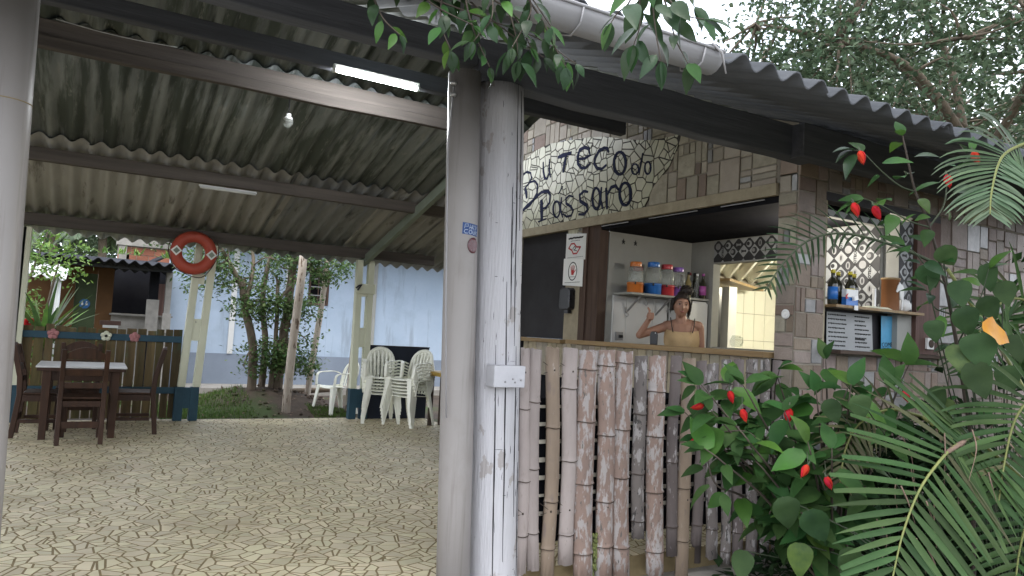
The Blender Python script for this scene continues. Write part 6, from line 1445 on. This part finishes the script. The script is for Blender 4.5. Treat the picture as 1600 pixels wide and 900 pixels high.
leafy('garden_bush', 'low dark bush under the big drooping palm frond', 'bush', (5.0, 2.1, -.25), (5.0, 2.1, .25), (.9, .4, .45), 1500, .11, 'leaf_under')
leafy('garden_bush', 'tall mid green bush against the tiles right of the wooden window board', 'bush', (6.9, 2.9, -.25), (6.9, 2.9, 1.55), (.75, .3, .75), 800, .12, 'leaf_hib')
# vine hanging over the gutter
vn = thing('hanging_vine', 'dark leaved vine trailing from the gutter in front of the downpipe', 'vine', (1.3, 2.1, 2.4))
VM = leaf_set(.088, .040, ['leaf_vine', 'leaf_vine', 'leaf_vine', 'leaf_hib', 'leaf_light'], 6, shape=.9)
for b in VINE:
    pts = catmull(V_(b), 9); MB().tube(pts, [.0045*(1-.6*i/(len(pts)-1)) for i in range(len(pts))], 5).build('stem', 'stem_brown', vn)
    leaves_on(pts, vn, VM, .036, .12, 1.0, petiole=.012, hang=.6)
v2 = thing('hanging_vine', 'short vine spray hanging before the gutter end against the sky', 'vine', (2.0, 1.2, 2.4))
V2 = leaf_set(.105, .05, ['leaf_vine', 'leaf_vine', 'leaf_vine', 'leaf_hib'], 5, shape=.85)
for b in VINE2:
    pts = catmull(V_(b), 9); MB().tube(pts, [.004*(1-.6*i/(len(pts)-1)) for i in range(len(pts))], 5).build('stem', 'stem_brown', v2)
    leaves_on(pts, v2, V2, .045, .2, 1.0, petiole=.015, hang=.6)

# ================================================================ trees
def tree(name, label, base, limbs, crown, n, l, leaf, bark='bark', cl_n=90, spread=.5, group=None):
    """limbs: list of (points, r0, r1); crown: list of (centre, radii) the leaf clusters fill"""
    t = thing(name, label, 'tree', base, group)
    mb = MB()
    for pts, r0, r1 in limbs:
        pts = catmull(pts, 5); k = len(pts); mb.tube([p+rv(.012*r0/.1) for p in pts], [r0+(r1-r0)*i/(k-1) for i in range(k)], 8)
    mb.build('trunk', bark, t)
    mb = MB(); cs = []
    for c, r in crown:
        for i in range(max(3, int(cl_n/len(crown)))):
            while True:
                q = rv(1)
                if .25 < q.length < 1: break
            cs.append(Vector(c)+Vector((q.x*r[0], q.y*r[1], q.z*r[2])))
    sp = spread
    for i in range(n):
        c = cs[i % len(cs)]; p = c+Vector((rnd.gauss(0, sp), rnd.gauss(0, sp), rnd.gauss(0, sp*.6)))
        add_leaf(mb, p, (rnd.uniform(-1,1), rnd.uniform(-1,1), rnd.uniform(-.9,.4)), Vector((0,0,1))+rv(.7), l*rnd.uniform(.7,1.3), l*.55*rnd.uniform(.8,1.2))
    for c in cs[::2]:
        a = min((p for pts, _, _ in limbs for p in [Vector(q) for q in pts]), key=lambda p: (p-c).length)
        mb2 = None
    o = mb.build('crown', leaf, t, recalc=False); o['kind'] = 'stuff'
    tw = MB()
    for c in cs[::2]:
        a = min((Vector(q) for pts, _, _ in limbs for q in pts), key=lambda p: (p-c).length)
        tw.tube(catmull([a, a.lerp(c, .5)+rv(.15), c], 3), [.03*l/.12,.025*l/.12,.02*l/.12,.015*l/.12,.012*l/.12,.01*l/.12,.006*l/.12], 4)
    tw.build('twigs', bark, t)['kind'] = 'stuff'
    return t
tree('leafy_tree', 'large small leaved tree spreading above the bar roof', (13.2, 6.6, -.2),
     [([(13.2,6.6,-.3),(13.0,6.7,2.5),(12.6,6.8,5.0)], .22, .12), ([(12.6,6.8,5.0),(11.4,7.0,6.0),(10.0,7.4,6.3),(9.0,8.2,6.6)], .085, .02), ([(12.8,6.7,4.6),(12.2,5.6,5.8),(11.2,5.2,6.2),(10.2,5.6,5.8)], .08, .02), ([(12.6,6.8,5.0),(12.8,7.4,7.0),(12.2,8.2,8.4)], .08, .02), ([(12.6,6.8,5.2),(11.5,8.0,6.8),(10.5,9.4,6.6)], .06, .02)],
     [((11.2,6.4,6.0),(2.6,2.3,1.5)), ((9.6,8.0,5.7),(1.7,1.8,1.1)), ((12.6,8.4,7.4),(2.6,2.4,1.8)), ((10.6,7.2,7.4),(2.0,2.0,1.2)), ((12.4,4.6,6.4),(2.2,1.8,1.9)), ((10.3,9.6,5.6),(1.4,1.3,.8))], 20000, .125, 'leaf_tree', cl_n=260, spread=.42)
tree('leafy_tree', 'denser tree behind the bar filling the sky below the tall tree', (15.5, 10.5, -.2),
     [([(15.5,10.5,-.3),(15.3,10.4,2.5),(14.8,10.2,4.6)], .25, .15), ([(14.8,10.2,4.6),(13.4,10.4,5.6),(12.2,11,6.0)], .12, .04), ([(14.8,10.2,4.6),(15.8,9.2,6.4)], .12, .04)],
     [((14.6,10.0,5.6),(3.2,2.6,2.0)), ((12.8,11.2,4.9),(2.2,1.8,1.6)), ((16.5,8.4,6.2),(2.6,2.4,2.4)), ((16,10.5,8.4),(3,2.6,1.6))], 9000, .17, 'leaf_tree', cl_n=150, spread=.55)
tree('leafy_tree', 'tall hazy tree far behind the bar roof at right', (24, 13, -.2),
     [([(24,13,-.3),(23.6,13,4),(23,13,8)], .3, .1)], [((22.5,13.0,8),(5,4,4)), ((26,8,9),(5,4,4))], 6000, .28, 'leaf_far', cl_n=110, spread=.9)
# tree by the patio edge
tree('patio_tree', 'small many stemmed tree with fine leaves beyond the patio edge', (2.45, 12.3, .15),
     [([(2.30,12.2,.05),(2.28,12.2,.9),(2.10,12.2,1.55),(2.05,12.2,1.95)], .075, .05), ([(2.08,12.2,1.75),(1.78,12.1,2.25),(1.5,12.0,2.6)], .045, .02), ([(2.12,12.2,1.6),(2.2,12.25,2.2),(2.1,12.3,2.7)], .04, .02), ([(2.74,12.4,.05),(2.80,12.4,1.2),(2.86,12.4,2.2),(2.9,12.4,3.0)], .085, .06), ([(2.50,12.45,.05),(2.52,12.45,.9),(2.42,12.45,1.7),(2.5,12.5,2.4)], .06, .035), ([(2.62,12.35,.1),(2.66,12.35,1.0),(2.62,12.35,2.0)], .045, .03), ([(2.6,12.35,1.6),(3.05,12.3,2.2),(3.4,12.3,2.55)], .03, .012)],
     [((2.1,12.2,2.35),(.75,.5,.45)), ((2.75,12.2,2.35),(.7,.5,.45)), ((2.3,12.1,1.55),(.35,.3,.35)), ((1.55,12.1,2.0),(.35,.3,.4)), ((3.25,12.2,2.3),(.5,.3,.28)), ((2.9,12.2,1.55),(.3,.25,.3)), ((2.55,12.15,.75),(.4,.3,.3)), ((3.0,12.2,.8),(.35,.25,.35))], 9000, .07, 'leaf_mid', cl_n=170, spread=.13)
for (x, y, dx, r, h, lab) in ((2.62, 11.15, .10, .062, 2.75, 'peeling pale log pole standing just beyond the patio edge'), (3.30, 12.6, .20, .05, 2.62, 'thin grey log pole leaning before the barred window'), (3.62, 11.3, .02, .04, 2.45, 'slim brown pole close behind the pale green post')):
    mb = MB(); pts = [(x+dx*q+.012*math.sin(q*7+x), y, -.15+(h+.15)*q) for q in [i/9 for i in range(10)]]; mb.tube(pts, [r*(1.05-.12*i/9) for i in range(10)], 10, jit=.06)
    tag(mb.build('log_pole', 'bark_pale'), lab, 'pole')
# grass, litter and stones beyond the edge
mb = MB()
for i in range(5200):
    x, y = rnd.uniform(.9, 2.2), rnd.uniform(10.5, 12.6)
    if rnd.random() < (x-1.5)*.9: continue
    p = Vector((x, y, gz(x, y))); h = rnd.uniform(.03,.085); d = Vector((rnd.uniform(-.5,.5), rnd.uniform(-.5,.5), 1)).normalized(); s_ = Vector((rnd.uniform(-1,1), rnd.uniform(-1,1), 0)).normalized()*.006
    mb.add([p-s_, p+s_, p+d*h], [(0,1,2)])
for i in range(1200):
    x, y = rnd.uniform(3.0, 3.6), rnd.uniform(10.6, 11.6); p = Vector((x, y, gz(x, y))); h = rnd.uniform(.02,.06); d = Vector((rnd.uniform(-.5,.5), rnd.uniform(-.5,.5), 1)).normalized(); mb.add([p-Vector((.005,0,0)), p+Vector((.005,0,0)), p+d*h], [(0,1,2)])
tag(mb.build('grass', 'grass', recalc=False, base=False), kind='stuff')
mb = MB()
for i in range(420):
    x, y = rnd.uniform(1.4, 3.8), rnd.uniform(10.6, 13.2); p = Vector((x, y, gz(x, y)+.008)); add_leaf(mb, p, (rnd.uniform(-1,1), rnd.uniform(-1,1), rnd.uniform(-.1,.25)), (0,0,1), rnd.uniform(.04,.09), rnd.uniform(.02,.05))
tag(mb.build('leaf_litter', 'dry', recalc=False, base=False), kind='stuff')
mb = MB()
for i in range(60):
    x, y = rnd.uniform(1.7, 3.6), rnd.uniform(10.7, 12.6); r = rnd.uniform(.015,.05); mb.ball((x, y, gz(x, y)+r*.3), (r, r*rnd.uniform(.6,1), r*.6), 7)
tag(mb.build('rubble', 'soil', recalc=False, base=False), kind='stuff')
tag(MB().tube([(3.0,12.9,.12),(3.5,12.7,.17),(3.9,12.6,.2)], [.05,.045,.04], 9, jit=.08).build('fallen_log', 'bark'), 'short fallen log lying behind the pale log pole', 'log')

# ================================================================ houses behind
bh = thing('blue_house', 'long pale blue house with grey blue base and a barred window behind the patio', 'house', (5, 15.6, 0))
bfn = lambda u, v, d: (u, 15.5-d, v)
def bp(poly, d0, d1, mt, name): return MB().prism(poly, bfn, d0, d1).build(name, mt, bh)
def rect(a, b, c, d): return [(a, c), (b, c), (b, d), (a, d)]
bp(rect(1.25, 3.93, -.3, 3.4), -.25, 0, 'blue_wall', 'wall'); bp(rect(4.37, 10.5, -.3, 3.4), -.25, 0, 'blue_wall', 'wall'); bp(rect(3.932, 4.368, -.3, 1.70), -.25, -.002, 'blue_wall', 'wall'); bp(rect(3.932, 4.368, 2.42, 3.4), -.25, -.002, 'blue_wall', 'wall')
bp(rect(1.25, 10.5, -.3, .62), 0, .03, 'blue_base', 'plinth')
for a, b in ((2.40, 2.50), (3.45, 3.55), (5.2, 5.42)): bp(rect(a, b, .621, 3.4), 0, .05, 'grey_wall' if a > 5 else 'white_paint', 'pilaster')
wf = bp(rect(3.935, 4.365, 1.702, 2.418), -.2, -.16, 'black_and_shade', 'window')
for a, b, c, d in ((3.935,3.975,1.702,2.418),(4.325,4.365,1.702,2.418),(3.976,4.324,1.702,1.745),(3.976,4.324,2.375,2.418)): MB().prism(rect(a,b,c,d), bfn, -.06, .015).build('frame', 'wood_frame', wf)
for z in (1.9, 2.08, 2.25): MB().prism(rect(3.977,4.323,z,z+.02), bfn, -.05, -.02).build('bar', 'grey_print', wf)
MB().prism(rect(4.14,4.16,1.746,2.374), bfn, -.05, -.025).build('mullion', 'wood_frame', wf)
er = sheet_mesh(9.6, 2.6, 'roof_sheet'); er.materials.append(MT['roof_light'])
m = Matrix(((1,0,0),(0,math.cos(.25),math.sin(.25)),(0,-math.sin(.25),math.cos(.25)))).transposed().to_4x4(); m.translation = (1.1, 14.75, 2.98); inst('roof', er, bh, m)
# hut with the restroom door
hut = thing('restroom_hut', 'dark lean to hut with orange wall, green door and corrugated roof', 'hut', (.3, 14.6, 0))
hfn = lambda u, v, d: (u, 14.9-d, v)
def hp_(poly, d0, d1, mt, name, par=None): return MB().prism(poly, hfn, d0, d1).build(name, mt, par or hut)
hp_(rect(-1.4, -.28, -.2, 2.25), -.1, 0, 'orange_wall', 'wall'); hp_(rect(.06, .31, -.2, 2.25), -.1, 0, 'orange_wall', 'wall'); hp_(rect(-.279, .059, 1.98, 2.25), -.1, -.002, 'orange_wall', 'wall')
dr_ = hp_(rect(-.275, .055, -.15, 1.975), -.07, -.03, 'green_door', 'door'); MB().ball((-.0+.02, 14.91, .95), .025, 8).build('handle', 'metal', dr_)
ds_ = MB().prism([(-.115+.085*math.cos(2*math.pi*i/20), 1.44+.085*math.sin(2*math.pi*i/20)) for i in range(20)], hfn, -.03, -.022).build('door_sign', 'blue_sign', dr_)
mb = MB()
for dx in (-.035, .03):
    mb.prism([(-.115+dx+.012*math.cos(2*math.pi*i/10), 1.475+.012*math.sin(2*math.pi*i/10)) for i in range(10)], hfn, -.022, -.018); mb.prism(rect(-.130+dx, -.10+dx, 1.415, 1.458), hfn, -.022, -.018)
mb.build('figures', 'white', ds_)
hp_(rect(.31, 1.25, -.2, 1.30), -.1, 0, 'concrete', 'counter_wall'); hp_(rect(.311, 1.25, 1.302, 2.25), -1.0, -.9, 'black_and_shade', 'dark_recess')  # black panel at the back stands in for shade inside the hut
hp_(rect(.28, 1.3, 1.27, 1.30), 0, .15, 'concrete', 'counter_ledge'); hp_(rect(1.05, 1.25, 1.30, 1.9), -.5, -.4, 'wood_red', 'red_panel')
for x, w_, z1, mt in ((-.62, .13, 2.2, 'white_paint'), (.86, .15, 2.2, 'black_and_shade'), (1.12, .10, 2.1, 'concrete')): MB().box(x, x+w_, 14.42, 14.55, -.2, z1).build('post', mt, hut)
MB().box(.83, 1.03, 14.38, 14.419, .9, 1.58).build('marbled_panel', 'concrete', hut); MB().box(1.10, 1.24, 14.37, 14.41, 1.0, 1.35).build('marbled_panel', 'concrete', hut)
hr_ = sheet_mesh(2.5, 1.9, 'roof_sheet'); hr_.materials.append(MT['roof_shade']); m = Matrix(((1,0,0),(0,math.cos(.03),-math.sin(.03)),(0,math.sin(.03),math.cos(.03)))).transposed().to_4x4(); m.translation = (-1.25, 13.6, 2.16); inst('roof', hr_, hut, m)
MB().box(-1.25, 1.2, 14.3, 14.42, 2.08, 2.25).build('eave_beam', 'wood_black', hut)
nr = thing('white_roof', 'small white corrugated awning at the far left behind the leaves', 'awning', (-.8, 12.8, 1.6))
wr = sheet_mesh(.9, .7, 'sheet'); wr.materials.append(MT['white_paint']); m = Matrix(((1,0,-.12),(0,math.cos(.3),math.sin(.3)),(0,-math.sin(.3),math.cos(.3)))).transposed().to_4x4(); m.translation = (-1.25, 12.6, 1.82); inst('sheet', wr, nr, m)
for x in (-1.2, -.45): MB().tube([(x, 12.75, -.15), (x, 12.75, 1.8)], .03, 8).build('post', 'white_paint', nr)
# brick building behind the hut
bb_ = thing('brick_building', 'unfinished building with red hollow bricks and a grey concrete band', 'building', (1.2, 19, 0))
MB().box(.42, 3.2, 19.0, 19.3, -.2, 2.86).build('wall', 'mortar', bb_); MB().box(.38, 3.25, 18.93, 19.35, 2.862, 3.28).build('concrete_band', 'concrete', bb_)
for j in range(5):
    for i in range(11):
        x = .44+i*.25-(.125 if j % 2 else 0)
        if x < .42: x = .42
        MB().box(x, min(3.19, x+.235), 18.985, 19.0-.001, 1.95+j*.18, 1.95+j*.18+.165).build('brick', 'brick', bb_)
MB().box(.44, .60, 18.95, 18.984, .2, 2.85).build('column', 'concrete', bb_)
sr = thing('shed_roof', 'dark tilted shed roof between the brick building and the lifebuoy', 'roof', (1.3, 16.5, 2.3))
MB().hexa([(.75,16.2,2.22),(1.9,16.2,2.9),(1.9,17.6,2.9),(.75,17.6,2.22)], [(.75,16.2,2.28),(1.9,16.2,2.96),(1.9,17.6,2.96),(.75,17.6,2.28)]).build('slab', 'wood_black', sr); MB().box(1.5, 1.6, 16.6, 16.7, -.2, 2.65).build('post', 'wood_black', sr)
# palms and hedge masses far behind
def coco(x, y, h, lab, nf=13, L_=1.9):
    t = thing('coconut_palm', lab, 'palm', (x, y, -.2), 'coconut palms behind the houses')
    MB().tube(catmull([(x+.3, y, -.2), (x+.1, y, h*.5), (x, y, h)], 5), [.16]*5+[.12]*5+[.1], 8).build('trunk', 'bark', t)
    for k in range(nf):
        a = 2*math.pi*k/nf+rnd.uniform(-.2,.2); el = rnd.uniform(-.3, .75); d = Vector((math.cos(a)*math.cos(el), math.sin(a)*math.cos(el), math.sin(el))); p = Vector((x, y, h)); pts = [p]
        for i in range(10): p = p+d*(L_/10); d = (d+Vector((0,0,-.16))).normalized(); pts.append(p)
        mb = MB().tube(pts, [.025-.002*i for i in range(11)], 4)
        for i in range(1, 11):
            for q in (0, .25, .5, .75):
                c = pts[i-1].lerp(pts[i], q); dn = (pts[i]-pts[i-1]).normalized(); sdv = dn.cross(Vector((0,0,1))).normalized(); l = .5*math.sin(math.pi*(.15+.8*(i+q)/11))
                for s in (-1, 1):
                    e = c+(sdv*s*.8+dn*.4+Vector((0,0,-.5))).normalized()*l; w_ = dn*.05
                    mb.add([c-w_, c+w_, e], [(0,1,2)])
        mb.build('frond', 'leaf_far', t, recalc=False)
coco(.1, 26, 4.3, 'coconut palm with drooping pale crown left of the brick building')
coco(-1.3, 28, 4.5, 'coconut palm furthest left behind the hut roof', L_=2.2)
coco(1.3, 30, 5.0, 'coconut palm rising behind the grey concrete band', L_=2.3)
def mass(name, label, cat, boxes, n, l, mt, group=None, base=None, tr=.07):
    t = thing(name, label, cat, base or (boxes[0][0][0], boxes[0][0][1], -.2), group); b0 = Vector(base or (boxes[0][0][0], boxes[0][0][1], -.2)); mb = MB()
    for (c, r) in boxes: MB().tube(catmull([b0, b0.lerp(Vector(c), .5)+rv(.1), Vector(c)], 4), [tr]*4+[tr*.7]*4+[tr*.4], 6).build('trunk', 'bark', t)
    cs = []
    for c, r in boxes:
        for i in range(max(6, n//(40*len(boxes)))): q = rv(1); cs.append(Vector(c)+Vector((q.x*r[0], q.y*r[1], q.z*r[2])))
    for i in range(n):
        c = cs[i % len(cs)]; p = c+Vector((rnd.gauss(0,l*1.6), rnd.gauss(0,l*1.6), rnd.gauss(0,l*1.2)))
        add_leaf(mb, p, (rnd.uniform(-1,1), rnd.uniform(-1,1), rnd.uniform(-.9,.4)), Vector((0,0,1))+rv(.7), l*rnd.uniform(.7,1.3), l*.55)
    mb.build('crown', mt, t, recalc=False)['kind'] = 'stuff'; return t
mass('garden_tree', 'bright leafed bushy tree at the far left above the white awning', 'tree', [((-.62,12.2,2.4),(.16,.3,.32)), ((-.45,12.0,1.95),(.24,.3,.14)), ((-.75,12.2,1.2),(.15,.3,.3))], 1000, .075, 'leaf_bright', base=(-1.0,12.3,-.15), tr=.025)
mass('hedge_tree', 'grey green bushy tree beneath the coconut palms', 'tree', [((-1.5,29,3.0),(2.2,1,1.6)), ((.8,30,3.0),(2.0,1,1.5))], 4200, .2, 'leaf_far', base=(-.5,29.5,-.2))
mass('hedge_tree', 'leafy tree standing behind the lifebuoy and the blue house end', 'tree', [((2.2,17.5,3.1),(.9,.6,.5)), ((1.3,18,3.4),(.5,.5,.4))], 1500, .10, 'leaf_mid', base=(2.4,17.6,-.2))
mass('hedge_tree', 'broad dark tree far behind the houses', 'tree', [((-4,36,5),(6,3,4)), ((6,38,5),(7,3,4)), ((16,36,5),(7,3,4)), ((0,36,4.5),(4,3,4)), ((-2,33,3.5),(3,2,3))], 9000, .4, 'leaf_far', base=(2,37,-.2))
# rosettes growing on the hut roof and a striped spiky plant by the fence
for i, x in enumerate([-.75, -.45, -.15, .12, .38, .62, 1.1]):
    t = thing('roof_rosette', ['leftmost', 'second from left', 'third from left', 'middle', 'third from right', 'second from right', 'rightmost'][i]+' green rosette plant growing on the dark hut roof', 'plant', (x, 14.35, 2.36), 'rosette plants on the hut roof')
    mb = MB()
    for k in range(14):
        a = rnd.uniform(0, 6.28); e = rnd.uniform(.25, 1.1); d = Vector((math.cos(a)*math.cos(e), math.sin(a)*math.cos(e), math.sin(e))); add_leaf(mb, Vector((x+rnd.uniform(-.07,.07), 14.35+rnd.uniform(-.05,.05), 2.32)), d, (0,0,1), rnd.uniform(.12,.22), .035)
    mb.build('leaves', 'leaf_bright', t, recalc=False)
yu = thing('spiky_plant', 'spiky striped long leaved plant behind the left end of the fence', 'plant', (-.5, 10.85, -.1))
mb = MB()
for k in range(34):
    a = rnd.uniform(0, 6.28); e = rnd.uniform(.35, 1.35); d = Vector((math.cos(a)*math.cos(e), math.sin(a)*math.cos(e), math.sin(e))); p = Vector((-.5, 10.85, .75+rnd.uniform(0,.25))); l = rnd.uniform(.5,.95); w_ = .032; m_ = MB(); vs = []
    for i in range(7):
        t = i/6; h = w_*(1-t**2)+.002; sdv = d.cross(Vector((0,0,1))).normalized(); vs += [p-sdv*h, p-Vector((0,0,h*.4)), p+sdv*h]; p = p+d*(l/6); d = (d+Vector((0,0,-.06))).normalized()
    MB().add(vs, [(3*i+c, 3*i+c+1, 3*i+c+4, 3*i+c+3) for i in range(6) for c in (0, 1)], 0, True).build('leaf', rnd.choice(['leaf_bright', 'leaf_mid', 'leaf_mid']), yu, recalc=False)
MB().tube([(-.5,10.85,-.12),(-.5,10.85,.95)], .05, 8).build('stem', 'bark', yu)
rf = MB()
for k in range(8): a = k*.8; rf.ball((-.66+.035*math.cos(a), 10.9, 1.14+.035*math.sin(a)), (.03,.02,.03), 8)
tag(rf.build('red_flower', 'petal'), 'orange red bloom poking over the fence at the far left', 'flower')
mass('flower_bush', 'low green bush behind the left end of the board fence', 'bush', [((-.6,10.9,.7),(.25,.2,.4)), ((.1,11.2,.5),(.5,.2,.35))], 700, .07, 'leaf_bright', base=(-.5,10.9,-.1), tr=.015)

# unseen tree added above and behind the camera to shade the planting
tree('unseen_shade_tree', 'broad unseen tree added to shade the planting in front of the bar', (6.5, -2.5, -.3),
     [([(6.5,-2.5,-.4),(6.3,-2.4,2.5),(5.8,-1.8,4.6)], .3, .2), ([(5.8,-1.8,4.6),(4.6,-.8,5.6),(3.2,-.3,6.0)], .14, .05), ([(5.8,-1.8,4.6),(6.4,-.4,5.8),(7.0,.6,6.2)], .14, .05)],
     [((4.6,-.6,5.6),(2.4,1.7,.7)), ((7.4,-.2,6.4),(2.4,2.0,.8)), ((5.5,-3.2,6.0),(3,2,1.2)), ((5.2,.9,5.3),(1.6,.9,.35)), ((9.2,.6,7.6),(2,1.8,.8))], 15000, .17, 'leaf_tree', cl_n=260, spread=.45)
